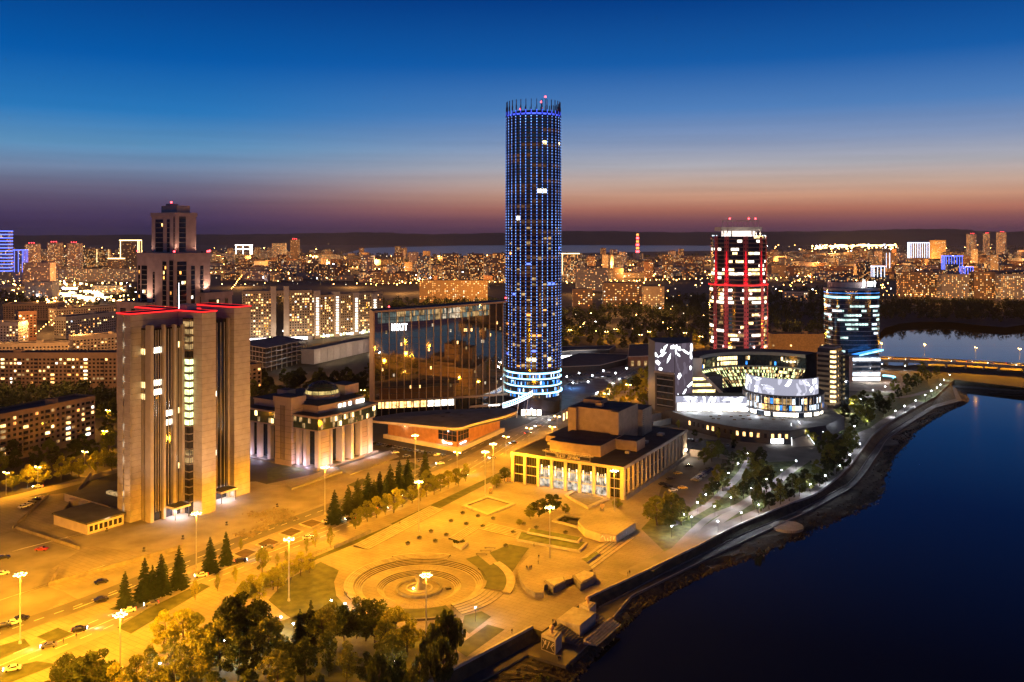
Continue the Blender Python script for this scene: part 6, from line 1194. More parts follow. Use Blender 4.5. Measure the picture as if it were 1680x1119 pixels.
LD = [(20, 545, 1), (70, 560, 1), (90, 520, 1), (150, 500, 1.4), (60, 470, 1), (120, 465, 1), (200, 455, 1), (30, 622, 1.6), (110, 616, 1.6), (180, 622, 1.6), (20, 650, 1), (120, 650, 1), (400, 470, 1), (520, 440, 1), (580, 470, 1), (660, 480, 1), (720, 502, 1.4), (790, 500, 1.4), (950, 482, 1), (1010, 512, 1), (1070, 515, 1), (1540, 498, 1.2), (1620, 498, 1.2), (1670, 498, 1), (20, 585, 1), (150, 580, 1), (60, 690, .7), (130, 700, .7), (40, 535, 1), (100, 545, 1), (170, 540, 1), (10, 605, 1), (70, 604, 1), (140, 602, 1), (190, 600, 1), (480, 620, .5), (560, 615, .5), (640, 505, 1), (700, 478, 1), (760, 476, 1), (930, 520, .8), (1000, 530, .6), (1100, 525, .6), (1290, 540, .5), (1400, 490, .8), (425, 665, .6)]
rl = random.Random(55)
for zx0, zx1, n in ((-20, 232, 14), (346, 600, 14), (600, 832, 12), (918, 1165, 13), (1258, 1440, 14), (1440, 1700, 18)):
    for k in range(n): LD.append((zx0 + (zx1 - zx0) * (k + rl.random()) / n, rl.choice([424, 429, 434, 440, 448, 458]) + rl.uniform(-2, 3), rl.uniform(.5, 1.3)))
for px, py, e in LD:
    x, y = G(px, py); point((x, y - 22, 26), e * 80 * y * max(1., y / 1500), (1., .42, .10), None, 2., name='district_fill_light')  # added fixtureless lights warm the far walls, standing in for street lamps
# far bank opposite the square: out of frame, mirrored in the hotel's glass
rb_ = random.Random(71)
for k in range(16):
    x, y = 390 + rb_.uniform(0, 420), -420 + k * 42 + rb_.uniform(-15, 15); w = rb_.uniform(30, 60); f_ = Fr((x, y), rb_.uniform(-30, 30)); P = [f_.p(-8, -w / 2), f_.p(8, -w / 2), f_.p(8, w / 2), f_.p(-8, w / 2)]
    building('bank_apartment_block', 'apartment block across the river seen only mirrored in the hotel glass, %s of sixteen' % ordn(k), AP, P, rb_.choice([16, 27, 30, 45]), wall=rb_.choice(['wall_beige', 'wall_brown', 'brick_yellow']), lit=.35, group='blocks across the river', seed=700 + k, far=True, dark=False)
    point((x - 25, y + 10, 14), 60000, (1., .45, .1), None, 1., name='district_fill_light')  # added fixtureless light for the unseen far bank

# ================================================================ trees
def leafmesh(name, centers, n, size, rnd, flat=.0, droop=False):
    V, Fc = [], []
    for (c, r) in centers:
        for _ in range(n):
            d = rnd.normal(size=3); d /= np.linalg.norm(d) + 1e-9; p = np.array(c) + d * np.array(r) * rnd.uniform(.45, 1.) ** .5
            a = rnd.normal(size=3); a[2] *= (1 - flat); a /= np.linalg.norm(a) + 1e-9; b = np.cross(a, rnd.normal(size=3)); b /= np.linalg.norm(b) + 1e-9
            s = size * rnd.uniform(.6, 1.3); s2 = s * rnd.uniform(.5, .8)
            if droop: a = np.array((a[0] * .3, a[1] * .3, -1.)); s2 = s * .35; b[2] *= .2
            k = len(V); V += [p - a * s, p + b * s2, p + a * s, p - b * s2]; Fc.append((k, k + 1, k + 2, k + 3))
    me = bpy.data.meshes.new(name); me.from_pydata([tuple(v) for v in V], [], Fc); me.update(); return me
def trunk_mesh(name, h, r, limbs, rnd, lean=.03):
    b = MB(); p = np.array((0, 0, -.2)); k = 5
    for i in range(k): q = p + np.array((rnd.uniform(-lean, lean) * h, rnd.uniform(-lean, lean) * h, h / k)); b.tube(p, q, r * (1 - i / k * .8), r * (1 - (i + 1) / k * .8), 7); p = q
    for i in range(limbs): z = h * rnd.uniform(.3, .8); a = rnd.uniform(0, 6.28); l = h * rnd.uniform(.18, .34); b.tube((0, 0, z), (l * math.cos(a), l * math.sin(a), z + l * .8), r * .35, r * .1, 5)
    return b.mesh(name, ['bark'])
PROTO = {}
def proto(key, crown, trunk): PROTO[key] = (crown, trunk)
for v in range(4):                                    # broad-leaved, 10 m tall
    rn = np.random.RandomState(30 + v); cs = []
    for i in range(46):
        t = rn.uniform(0, 1); z = 2.2 + 7.4 * t; rad = 3.5 * math.sin(math.pi * (t * .82 + .16)) * rn.uniform(.45, 1.02); a = rn.uniform(0, 6.28); s = rn.uniform(.6, 1.15); cs.append(((rad * math.cos(a), rad * math.sin(a), z), (s, s, s * .75)))
    proto('broad%d' % v, leafmesh('crown', cs, 62, .27, rn), trunk_mesh('trunk', 7.5, .22, 9, rn))
for v in range(2):                                    # slim young tree / birch
    rn = np.random.RandomState(50 + v); cs = []
    for i in range(34): t = rn.uniform(0, 1); z = 2 + 7.8 * t; rad = 1.9 * math.sin(math.pi * (t * .85 + .12)) * rn.uniform(.3, 1); a = rn.uniform(0, 6.28); cs.append(((rad * math.cos(a), rad * math.sin(a), z), (.7, .7, .9)))
    proto('slim%d' % v, leafmesh('crown', cs, 40, .24, rn, 0, v == 1), trunk_mesh('trunk', 8.5, .14, 6, rn))
for v in range(2):                                    # weeping birch
    rn = np.random.RandomState(70 + v); cs = []
    for i in range(60): t = rn.uniform(0, 1); rad = 2.9 * math.sin(math.pi * (t * .8 + .15)) * rn.uniform(.5, 1.05); a = rn.uniform(0, 6.28); cs.append(((rad * math.cos(a), rad * math.sin(a), 1.6 + 7.6 * t), (.45, .45, 1.3)))
    proto('weep%d' % v, leafmesh('crown', cs, 60, .42, rn, 0, True), trunk_mesh('trunk', 8.2, .2, 8, rn))
for v in range(3):                                    # spruce
    rn = np.random.RandomState(90 + v); V, Fc = [], []; lv = 26
    for i in range(lv):
        t = i / lv; z = .6 + 9.2 * t; rad = 2.35 * (1 - t) ** .85 * rn.uniform(.82, 1.1) + .12; nb = int(15 - 8 * t)
        for j in range(nb):
            a = rn.uniform(0, 6.28); l = rad * rn.uniform(.7, 1.12); d = np.array((math.cos(a), math.sin(a), 0)); n = np.array((-d[1], d[0], 0)); dr = rn.uniform(.18, .36)
            for s0 in (.0, .3, .6):
                p = d * l * s0 + np.array((0, 0, z - dr * l * s0 ** 1.3)); q = d * l * min(1, s0 + .46) + np.array((0, 0, z - dr * l * min(1, s0 + .46) ** 1.3)); w = .34 * l * (1 - s0 * .7) * rn.uniform(.6, 1) + .1; k = len(V); mdl = (p + q) / 2
                V += [p, mdl + n * w + np.array((0, 0, rn.uniform(-.12, .06))), q, mdl - n * w + np.array((0, 0, rn.uniform(-.12, .06)))]; Fc.append((k, k + 1, k + 2, k + 3))
                k = len(V); V += [p, mdl + np.array((0, 0, -.28 * rn.uniform(.5, 1.2))), q, mdl + np.array((0, 0, .1))]; Fc.append((k, k + 1, k + 2, k + 3))
    me = bpy.data.meshes.new('crown'); me.from_pydata([tuple(x) for x in V], [], Fc); me.update(); proto('spruce%d' % v, me, trunk_mesh('trunk', 9.4, .2, 0, rn, .004))
for c, t in PROTO.values(): c.materials.append(M['leaf_green'])
def tree(kind, px, h, mat, label, group, z=0., name=None, sx=1., rnd=random):
    X, Y = G(px[0], px[1], z); s = h / 10.; crown, trunk = PROTO[kind]
    T = thing(name or ('spruce_tree' if 'spruce' in kind else 'leafy_tree'), label, 'tree', (X, Y, z), rnd.uniform(0, 6.28), group); T.scale = (s * sx, s * sx, s)
    c = bpy.data.objects.new('crown', crown); COL.objects.link(c); c.parent = T; c.material_slots[0].link = 'OBJECT'; c.material_slots[0].material = M[mat]
    t = bpy.data.objects.new('trunk', trunk); COL.objects.link(t); t.parent = T; return T
rnd = random.Random(6)
def trees(lst, group, fmt, kinds, mats, hr, z=0., sx=(.9, 1.15)):
    lst = sorted(lst)
    for i, p in enumerate(lst):
        k = rnd.choice(kinds) if len(p) < 4 or p[3] is None else p[3]; m = rnd.choice(mats) if len(p) < 5 else p[4]; h = p[2] if len(p) > 2 and p[2] else rnd.uniform(*hr)
        tree(k, p[:2], h, m, fmt % ordn(i), group, z, sx=rnd.uniform(*sx), rnd=rnd)
SP = ['spruce0', 'spruce1', 'spruce2']; BD = ['broad0', 'broad1', 'broad2', 'broad3']; SL = ['slim0', 'slim1']; WP = ['weep0', 'weep1']
trees([(205, 996, 12), (237, 984, 14.5), (265, 974, 14), (294, 964, 15), (345, 938, 13), (371, 926, 12.5), (250, 979, 11)], 'spruces before the ribbed tower', 'dark spruce before the ribbed tower, %s from left', SP, ['needle'], (12, 14), sx=(1., 1.25))
trees([(549, 858, 14.5), (571, 843, 13), (587, 835, 14), (604, 824, 14), (623, 818, 13), (640, 812, 15), (655, 806, 15.5), (669, 800, 15), (697, 793, 17), (614, 829, 12), (632, 822, 12)], 'spruces before the assembly building', 'dark spruce before the assembly building, %s from left', SP, ['needle', 'needle', 'leaf_dark'], (12, 15), sx=(1.1, 1.4))
trees([(590, 862), (603, 856), (618, 850), (632, 845), (646, 842, 11.5, 'broad1', 'leaf_yellow'), (660, 832), (676, 826), (700, 815, 12, 'broad0', 'leaf_olive'), (712, 812), (722, 806), (735, 802, 9), (748, 796), (764, 790, 9, 'slim0', 'leaf_olive'), (690, 822), (583, 868, 8), (752, 798)], 'young trees along the avenue median', 'young autumn tree on the avenue median below the spruces, %s from left', BD + ['slim0'], ['leaf_yellow', 'leaf_olive', 'leaf_olive'], (7.5, 9.5))
trees([(503, 908), (517, 898), (542, 898, 8), (430, 940, 9, 'broad2', 'leaf_olive'), (470, 928, 6), (455, 935, 6), (320, 985, 7), (357, 970, 6), (386, 958, 6), (395, 905, 5)], 'thin trees along the service road', 'thin half-bare tree beside the service road, %s from left', SL, ['leaf_olive', 'leaf_yellow'], (6, 8), sx=(.8, 1.))
trees([(415, 985), (432, 978), (448, 968), (462, 960), (478, 952), (493, 945), (508, 940, 7), (425, 990), (400, 995, 8), (455, 972)], 'bright yellow hedge trees', 'bright yellow tree in the clump left of the fountain court, %s from left', BD, ['leaf_yellow'], (7, 9.5))
trees([(110, 1150, 12), (135, 1160, 13.5), (165, 1150, 14), (190, 1160, 11, 'broad0', 'leaf_yellow'), (150, 1130, 10), (95, 1160, 10)], 'dark trees in the bottom left corner', 'dark full tree in the bottom left corner, %s from left', BD, ['leaf_dark', 'leaf_green'], (12, 16))
trees([(225, 1130), (245, 1110), (262, 1125), (280, 1095), (298, 1115), (315, 1085), (330, 1120), (345, 1095), (300, 1060, 11), (268, 1065, 11), (322, 1060), (345, 1075), (240, 1150), (285, 1140)], 'yellow trees at the foot of the picture', 'yellow-leaved tree in the clump beside the lower avenue, %s from left', BD, ['leaf_yellow', 'leaf_yellow', 'leaf_olive'], (8, 10.5))
trees([(378, 1080, 17, 'broad2', 'leaf_dark'), (402, 1070, 18.5, 'broad1', 'leaf_green'), (425, 1075, 16, 'broad3', 'leaf_dark'), (362, 1100, 14), (440, 1095, 14), (415, 1110, 13), (390, 1120, 12)], 'tall dark trees of the park', 'tall dark tree towering in the lower park, %s from left', BD, ['leaf_dark', 'leaf_olive'], (12, 16))
trees([(455, 1090), (470, 1110), (492, 1070, 13, 'spruce1', 'needle'), (510, 1060, 14, 'spruce0', 'needle'), (528, 1065, 13), (545, 1055, 12), (565, 1055, 11), (585, 1048, 12.5), (600, 1052, 12), (615, 1055, 13), (540, 1110, 12), (500, 1120, 12), (570, 1125, 12), (455, 1140, 12), (520, 1150), (600, 1120), (350, 1150), (410, 1160), (475, 1165)], 'green trees of the lower park', 'green tree in the lower park behind the lamp posts, %s from left', BD + ['slim0'], ['leaf_green', 'leaf_green', 'leaf_olive'], (7, 10))
trees([(630, 1075, 11, 'broad0', 'leaf_yellow'), (650, 1062, 12, 'broad3', 'leaf_yellow'), (668, 1070, 10, 'broad1', 'leaf_yellow'), (640, 1110, 12, 'broad2', 'leaf_olive')], 'golden trees below the fountain court', 'glowing golden tree below the fountain court, %s from left', BD, ['leaf_yellow'], (11, 14))
trees([(690, 1125), (712, 1095, 12), (733, 1080, 13.5), (748, 1072, 10), (655, 1130), (620, 1140), (675, 1150), (725, 1120, 12)], 'weeping birches by the bank', 'weeping birch beside the sunken bank, %s from left', WP, ['leaf_green', 'leaf_olive'], (8, 11))
trees([(20, 805), (70, 797), (100, 788), (130, 783), (158, 776), (184, 772), (45, 800), (118, 780), (172, 766, 10), (-15, 812)], 'lit trees beyond the side road', 'orange-lit autumn tree beyond the side road, %s from left', BD, ['leaf_yellow', 'leaf_olive', 'leaf_yellow'], (9, 12))
trees([(x + rnd.uniform(-6, 6), y, None) for x, y in [(0, 780), (30, 775), (60, 770), (90, 765), (120, 758), (150, 752), (180, 748), (20, 760), (75, 752), (135, 740), (175, 735), (170, 715), (185, 700), (165, 690), (180, 680)]], 'dark trees before the balcony block', 'dark tree before the nearest balcony block, %s from left', BD, ['leaf_dark', 'leaf_olive'], (9, 13))
trees([(rnd.uniform(412, 605), rnd.uniform(624, 662), None) for _ in range(46)], 'dark grove behind the assembly building', 'dark grove tree behind the glass dome, %s from left', BD, ['leaf_dark', 'leaf_dark', 'leaf_green', 'leaf_olive'], (11, 16)); trees([(592, 668, 13, 'broad1', 'leaf_yellow'), (600, 664, 12, 'broad3', 'leaf_yellow')], 'lit trees behind the assembly building', 'lamp-lit yellow tree behind the assembly roof, %s from left', BD, ['leaf_yellow'], (11, 12))
trees([(985, 668), (1000, 660), (1012, 652), (1025, 645), (1040, 638), (1052, 630), (1063, 622), (1072, 612), (1035, 662), (1048, 657), (1060, 650), (1070, 642), (1076, 630), (1022, 668, 8), (1055, 668), (1070, 664), (978, 676, 7), (938, 690, 6), (1044, 648, 14, 'broad2', 'leaf_dark')], 'autumn trees along the far avenue', 'orange-lit avenue tree between theatre roof and media block, %s from left', BD, ['leaf_yellow', 'leaf_yellow', 'leaf_olive'], (9, 13))
trees([(1078, 862, 12, 'broad0', 'leaf_olive'), (1092, 858, 14, 'spruce2', 'leaf_olive'), (1104, 856, 12, 'broad2', 'leaf_olive'), (1118, 862, 9), (1068, 848, 8)], 'bushy trees at the theatre corner', 'bushy olive tree beside the theatre corner, %s from left', BD, ['leaf_olive', 'leaf_dark'], (8, 12), sx=(1.1, 1.4))
trees([(1155, 763, 10), (1168, 758, 12, 'broad1', 'leaf_olive'), (1178, 752, 10), (1190, 750, 5), (1215, 756, 4), (1222, 752, 6), (1166, 742, 4), (1150, 730, 4), (1140, 718, 5), (1205, 735, 5), (1178, 722, 7, 'slim0', 'leaf_yellow'), (1203, 728, 7, 'slim0', 'leaf_yellow'), (1113, 705, 6, 'slim0', 'leaf_yellow')], 'small trees on the culture-centre forecourt', 'small tree on the forecourt parking below the terrace, %s from left', BD, ['leaf_olive', 'leaf_green'], (5, 9))
trees([(1178, 796), (1190, 785), (1202, 772), (1212, 764), (1186, 806), (1170, 812), (1225, 795), (1238, 785), (1250, 778), (1262, 790), (1245, 800, 12), (1258, 808, 12), (1235, 812), (1220, 818, 8), (1205, 822, 7), (1248, 772, 12), (1232, 772, 10), (1160, 818, 6), (1150, 832, 6), (1175, 838, 5)], 'dark park trees east of the theatre', 'dark park tree among white lamps east of the theatre, %s from left', BD, ['leaf_olive', 'leaf_dark', 'leaf_green'], (7, 10))
trees([(1244, 842, 12, 'weep0', 'leaf_green'), (1262, 836), (1280, 828), (1295, 822), (1312, 815), (1328, 806), (1345, 798), (1360, 788), (1300, 805), (1320, 795), (1340, 782), (1275, 815, 9), (1372, 778, 10), (1356, 772, 9)], 'dark trees above the promenade', 'dark tree in the belt above the riverside promenade, %s from left', BD, ['leaf_green', 'leaf_olive', 'leaf_dark'], (7, 10))
trees([(1308, 722, 8, 'broad0', 'leaf_yellow'), (1322, 725, 8, 'broad2', 'leaf_yellow'), (1335, 728, 7, 'broad3', 'leaf_yellow'), (1362, 770, 13), (1376, 760, 13), (1390, 748, 13), (1372, 742, 10), (1350, 750, 9), (1396, 735, 12), (1358, 736, 10), (1384, 770, 10)], 'lit trees by the round terrace', 'lit riverside tree near the ramp and round platform, %s from left', BD, ['leaf_olive', 'leaf_green'], (9, 12))
trees([(x + rnd.uniform(-4, 4), y, None) for x, y in [(1405, 705), (1418, 698), (1432, 692), (1446, 684), (1410, 688), (1425, 680), (1440, 672), (1455, 676), (1460, 664), (1475, 655), (1490, 648), (1470, 645), (1485, 636), (1500, 638), (1510, 632), (1498, 628), (1520, 626), (1440, 660), (1420, 668), (1400, 676), (1388, 690), (1535, 618), (1515, 616)]], 'trees of the riverside garden', 'garden tree beside the bank tower forecourt, %s from left', BD, ['leaf_green', 'leaf_olive', 'leaf_dark', 'leaf_yellow'], (8, 12))
trees([(1012, 835, 5), (870, 852, 6), (884, 848, 8), (900, 842, 8), (912, 838, 7), (928, 842, 4), (852, 862, 3), (815, 800, 6), (828, 790, 7)], 'shrubby trees on the theatre square', 'low shrubby tree on the theatre square, %s from left', BD, ['leaf_dark', 'leaf_olive'], (4, 7), sx=(1.2, 1.6))
trees([(925, 573), (945, 568), (968, 566), (985, 572), (1003, 568), (1022, 573), (1040, 566), (1060, 570), (1075, 566), (1090, 572), (1108, 568), (1125, 572), (1142, 566), (1156, 570), (1112, 580), (1095, 584)], 'lit trees along the far street', 'lamp-lit tree along the street beyond the market, %s from left', BD, ['leaf_olive', 'leaf_yellow', 'leaf_dark'], (10, 14))
# woods that read as one dark mass
def wood(name, label, px, n, hr, seed, mat='leaf_dark', q=70, sz=.9):
    rn = np.random.RandomState(seed); P = [G(*p) for p in px]; xs = [p[0] for p in P]; ys = [p[1] for p in P]; V = []; cnt = 0
    def inside(x, y):
        c = False
        for i in range(len(P)):
            (x1, y1), (x2, y2) = P[i], P[i - 1]
            if (y1 > y) != (y2 > y) and x < (x2 - x1) * (y - y1) / (y2 - y1) + x1: c = not c
        return c
    while cnt < n:
        x, y = rn.uniform(min(xs), max(xs)), rn.uniform(min(ys), max(ys))
        if not inside(x, y): continue
        cnt += 1; h = rn.uniform(*hr); w = h * rn.uniform(.28, .42); d = rn.normal(size=(q, 3)); d /= np.linalg.norm(d, axis=1)[:, None]; c = np.array((x, y, h * .56)) + d * np.array((w, w, h * .44)) * rn.uniform(.6, 1., (q, 1))
        a = rn.normal(size=(q, 3)); a /= np.linalg.norm(a, axis=1)[:, None]; b = np.cross(a, d) ; s = sz * rn.uniform(.7, 1.5, (q, 1)); V.append(np.stack([c - a * s, c + b * s, c + a * s, c - b * s], 1).reshape(-1, 3))
    V = np.concatenate(V); o = V.mean(0); o[2] = 0; me = bpy.data.meshes.new(name); me.from_pydata((V - o).tolist(), [], [(i, i + 1, i + 2, i + 3) for i in range(0, len(V), 4)]); me.materials.append(M[mat]); me.update()
    ob = bpy.data.objects.new(name, me); ob.location = tuple(o); COL.objects.link(ob); return tag(ob, label, None, None, 'stuff')
wood('wooded_park', 'dark wooded park beyond the street behind the market', [(918, 560), (1165, 560), (1165, 492), (1095, 488), (990, 512), (918, 515)], 420, (10, 17), 1)
wood('wooded_park', 'dark wooded park between the red-lit tower and the bank tower', [(1256, 580), (1362, 582), (1362, 500), (1445, 498), (1445, 478), (1256, 480)], 380, (10, 17), 2)
wood('wooded_shore', 'dark wooded far shore of the pond', [(1445, 530), (1475, 528), (1560, 525), (1612, 530), (1650, 533), (1720, 526), (1800, 505), (1440, 496)], 420, (10, 18), 3)
wood('wooded_belt', 'dark belt of trees above the mirrored hotel roof', [(600, 520), (832, 520), (832, 494), (610, 498)], 200, (9, 15), 4)
wood('wooded_belt', 'dark trees between the far blocks and the stepped high-rise', [(-30, 500), (240, 500), (240, 468), (160, 505), (-30, 478)], 160, (9, 14), 5)
wood('wooded_belt', 'dark trees before the very long brown block', [(-40, 715), (150, 690), (205, 690), (205, 645), (-40, 645)], 150, (8, 13), 6)
wood('far_woods', 'distant dark woods between the city and the lake', [(346, 440), (1165, 436), (1165, 418), (880, 421), (346, 414)], 600, (12, 20), 7, q=26, sz=2.6)
wood('far_woods', 'distant dark woods under the hills right of the red-lit tower', [(1258, 432), (1720, 428), (1720, 404), (1258, 406)], 500, (12, 20), 8, q=26, sz=3.)
wood('riverside_scrub', 'dry scrub on the river bank below the pier', [(800, 1118), (866, 1080), (925, 1099), (940, 1125), (900, 1150), (800, 1150)], 70, (.8, 2.2), 9, 'leaf_olive', 40, .16).location.z = -4.6

# ================================================================ lamps
def proto_thing(build, name, cat):
    T = thing(name, 'x', cat, (0, 0, 0)); build(T); KIDS[T.name] = [o for o in COL.objects if o.parent == T]
    for c in KIDS[T.name]: KIDS[c.name] = [o for o in COL.objects if o.parent == c]
    return [T, False]
def place(pr, loc, rz, label, group, scale=1.):
    T = pr[0] if not pr[1] else copy_tree(pr[0]); pr[1] = True
    T.location = loc if len(loc) == 3 else (loc[0], loc[1], 0); T.rotation_euler = (0, 0, rz); T.scale = (scale,) * 3; return tag(T, label, None, group)
MAST = 20.3
def batwing(o):                                # street luminaires throw more light sideways than straight down, little upwards
    l = o.data; l.use_nodes = True; t = l.node_tree; e = t.nodes['Emission']; tcn = t.nodes.new('ShaderNodeTexCoord'); sx = t.nodes.new('ShaderNodeSeparateXYZ'); t.links.new(tcn.outputs['Normal'], sx.inputs[0])
    c = t.nodes.new('ShaderNodeMapRange'); c.inputs[1].default_value = -1; c.inputs[2].default_value = 1; c.inputs[3].default_value = 1; c.inputs[4].default_value = -1; t.links.new(sx.outputs[2], c.inputs[0])
    r = t.nodes.new('ShaderNodeValToRGB'); el = r.color_ramp.elements; el[0].position = 0; el[0].color = (.14, .14, .14, 1); el[1].position = 1; el[1].color = (.1, .1, .1, 1)
    for p, v in ((.05, .3), (.16, .6), (.3, .85), (.42, .6), (.5, .4), (.7, .2)): x = el.new(p); x.color = (v, v, v, 1)
    m = t.nodes.new('ShaderNodeMath'); m.operation = 'MULTIPLY'; m.inputs[1].default_value = 10; t.links.new(c.outputs[0], r.inputs[0]); t.links.new(r.outputs[0], m.inputs[0]); t.links.new(m.outputs[0], e.inputs['Strength'])
def mast(T):
    MB().tube((0, 0, 0), (0, 0, MAST), .26, .13, 8).build('pole', 'metal_grey', T); MB().tube((0, 0, 0), (0, 0, .8), .5, .4, 8).build('base', 'kerb', T)
    b = MB(); [b.tube((0, 0, MAST - .2), (1.15 * math.cos(a), 1.15 * math.sin(a), MAST + .1), .06, None, 5) for a in np.arange(6) * math.pi / 3]; b.build('bracket', 'metal_grey', T)
    for a in np.arange(6) * math.pi / 3:
        h = MB(); fq = Fr((1.2 * math.cos(a), 1.2 * math.sin(a)), math.degrees(a)); h.box(fq, -.35, .6, -.3, .3, MAST + .05, MAST + .3); ho = h.build('lamp_head', 'metal_grey', T)
        g = MB(); g.box(fq, -.3, .55, -.26, .26, MAST - .2, MAST + .04); g.build('lens', 'sodium', T)
    batwing(point((0, 0, MAST - 1.), 13000, SOD, T, .8))
mp = proto_thing(mast, 'lamp_mast', 'street lamp')
ML = [(33, 942, 'beside the parking area at the picture edge'), (197, 1008, 'at the near end of the avenue'), (322, 842, 'before the foot of the ribbed tower'), (474, 884, 'beside the bright yellow hedge trees'), (533, 766, 'before the assembly building'), (681, 714, 'before the timber podium'), (687, 790, 'beside the long shallow steps'), (699, 943, 'in front of the fountain court'), (796, 741, 'on the avenue left of the theatre'), (809, 728, 'on the avenue behind the theatre corner'), (902, 832, 'on the round-ended terrace'), (1008, 772, 'in front of the theatre corner'), (-110, 900, 'off the picture by the side road'), (40, 1150, 'below the bottom picture edge'), (-60, 1010, 'beyond the left picture edge')]
for x, y, lb in ML:
    Y = (CH - MAST) * F / (y - YH); place(mp, (XA(x, Y), Y), rnd.uniform(0, 1), 'tall mast with a ring of orange lamps ' + lb, 'tall lamp masts on the square')
    lo = [c for c in COL.objects if c.parent == bpy.data.objects[list(COL.objects)[-1].name].parent and c.type == 'LIGHT'] if x < 560 else []
    for c in lo: c.data = c.data.copy(); c.data.energy *= 2.1 if x < 200 else 1.55
def street(T, power=24000):
    MB().tube((0, 0, 0), (0, 0, 10), .13, .08, 6).build('pole', 'metal_grey', T); MB().tube((0, 0, 10), (1.2, 0, 10.6), .06, None, 5).build('arm', 'metal_grey', T); MB().tube((0, 0, 10), (-1.2, 0, 10.6), .06, None, 5).build('arm', 'metal_grey', T)
    for s in (-1, 1): fq = Fr((1.5 * s, 0), 0); MB().box(fq, -.45, .45, -.2, .2, 10.5, 10.72).build('lamp_head', 'metal_grey', T); MB().box(fq, -.42, .42, -.24, .24, 10.2, 10.5).build('lens', 'sodium', T)
    point((0, 0, 9.8), power, SOD, T, .4)
sp = proto_thing(street, 'street_lamp', 'street lamp'); sb = proto_thing(lambda T: street(T, 230000), 'bridge_lamp', 'street lamp')
SL_ = [(62, 766, 'side road'), (139, 741, 'side road'), (172, 707, 'side road'), (177, 673, 'side road'), (10, 775, 'side road'), (868, 702, 'avenue beside the theatre'), (906, 700, 'avenue beside the theatre'), (914, 683, 'avenue beside the theatre'), (995, 646, 'avenue beside the theatre'), (1031, 631, 'avenue beside the theatre'), (1068, 615, 'avenue beside the theatre'), (830, 716, 'avenue beside the theatre'), (750, 742, 'avenue beside the theatre'),
       (935, 541, 'street beyond the market'), (954, 536, 'street beyond the market'), (995, 544, 'street beyond the market'), (1010, 540, 'street beyond the market'), (1051, 549, 'street beyond the market'), (1065, 544, 'street beyond the market'), (1108, 552, 'street beyond the market'), (1124, 546, 'street beyond the market'), (1150, 552, 'street beyond the market'), (1210, 566, 'street beyond the market'),
       (595, 640, 'grove behind the assembly building'), (445, 553, 'yard before the housing complex'), (530, 552, 'yard before the housing complex'), (566, 546, 'yard before the housing complex')]
cnt = {}
for x, y, w in sorted(SL_):
    i = cnt.get(w, 0); cnt[w] = i + 1; Y = (CH - 10.4) * F / (y - YH); place(sp, (XA(x, Y), Y), R(-25), 'twin-armed orange street lamp on the %s, %s from left' % (w, ORD[i]), 'orange street lamps')
for i, (x, y) in enumerate([(1446, 563), (1517, 565), (1601, 570), (1673, 572), (1760, 577)]): Y = (CH - 15.4) * F / (y - YH); place(sb, (XA(x, Y), Y, 5), R(90), 'twin-armed orange lamp on the road bridge, %s from left' % ORD[i], 'orange street lamps')
def park(T):
    MB().tube((0, 0, 0), (0, 0, 4.3), .08, .06, 6).build('pole', 'metal_dark', T); b = MB(); lamp_ball(b, 0, 0, 4.5, .3); b.build('globe', 'led_white', T); MB().tube((0, 0, 4.75), (0, 0, 4.95), .38, .1, 8).build('cap', 'metal_dark', T)
    point((0, 0, 4.05), 2300, WHT, T, .25)
pp = proto_thing(park, 'park_lamp', 'park lamp')
PL = [(1227, 744), (1211, 760), (1195, 776), (1177, 794), (1158, 811), (1144, 824), (1173, 830), (1122, 844), (1135, 848), (1102, 863), (1178, 855), (1216, 841), (1199, 816), (1232, 801), (1258, 786), (1245, 828), (1283, 771), (1306, 756)]
PL2 = [(1329, 794), (1354, 780), (1378, 764), (1394, 746), (1411, 728), (1402, 699), (1422, 687), (1469, 674), (1484, 666), (1502, 657), (1518, 648), (1528, 641), (1537, 636), (1543, 631), (1549, 623), (1558, 615), (1390, 668), (1412, 655), (1432, 640), (1452, 634), (1350, 708), (1447, 597), (1485, 600)]
PL3 = [(461, 1012), (481, 1023), (543, 985), (387, 1062), (648, 1084), (780, 996), (262, 1088), (368, 1050), (566, 990)]
for lst, w in ((PL, 'in the park east of the theatre'), (PL2, 'along the riverside garden'), (PL3, 'in the park around the fountain court')):
    for i, (x, y) in enumerate(sorted(lst)): Y = (CH - 4.5) * F / (y - YH); place(pp, (XA(x, Y), Y), 0, 'white globe lamp %s, %s from left' % (w, ordn(i)), 'white park lamps')
for i, (x, y) in enumerate([(930, 618), (950, 612), (972, 616), (990, 608), (1010, 612), (1028, 604), (940, 628), (965, 626)]): Y = (CH - 4.5 * 1.8) * F / (y - YH); place(pp, (XA(x, Y), Y), 0, 'white lamp over the market car park, %s from left' % ORD[sorted([930, 950, 972, 990, 1010, 1028, 940, 965]).index(x)], 'white park lamps', 1.8)
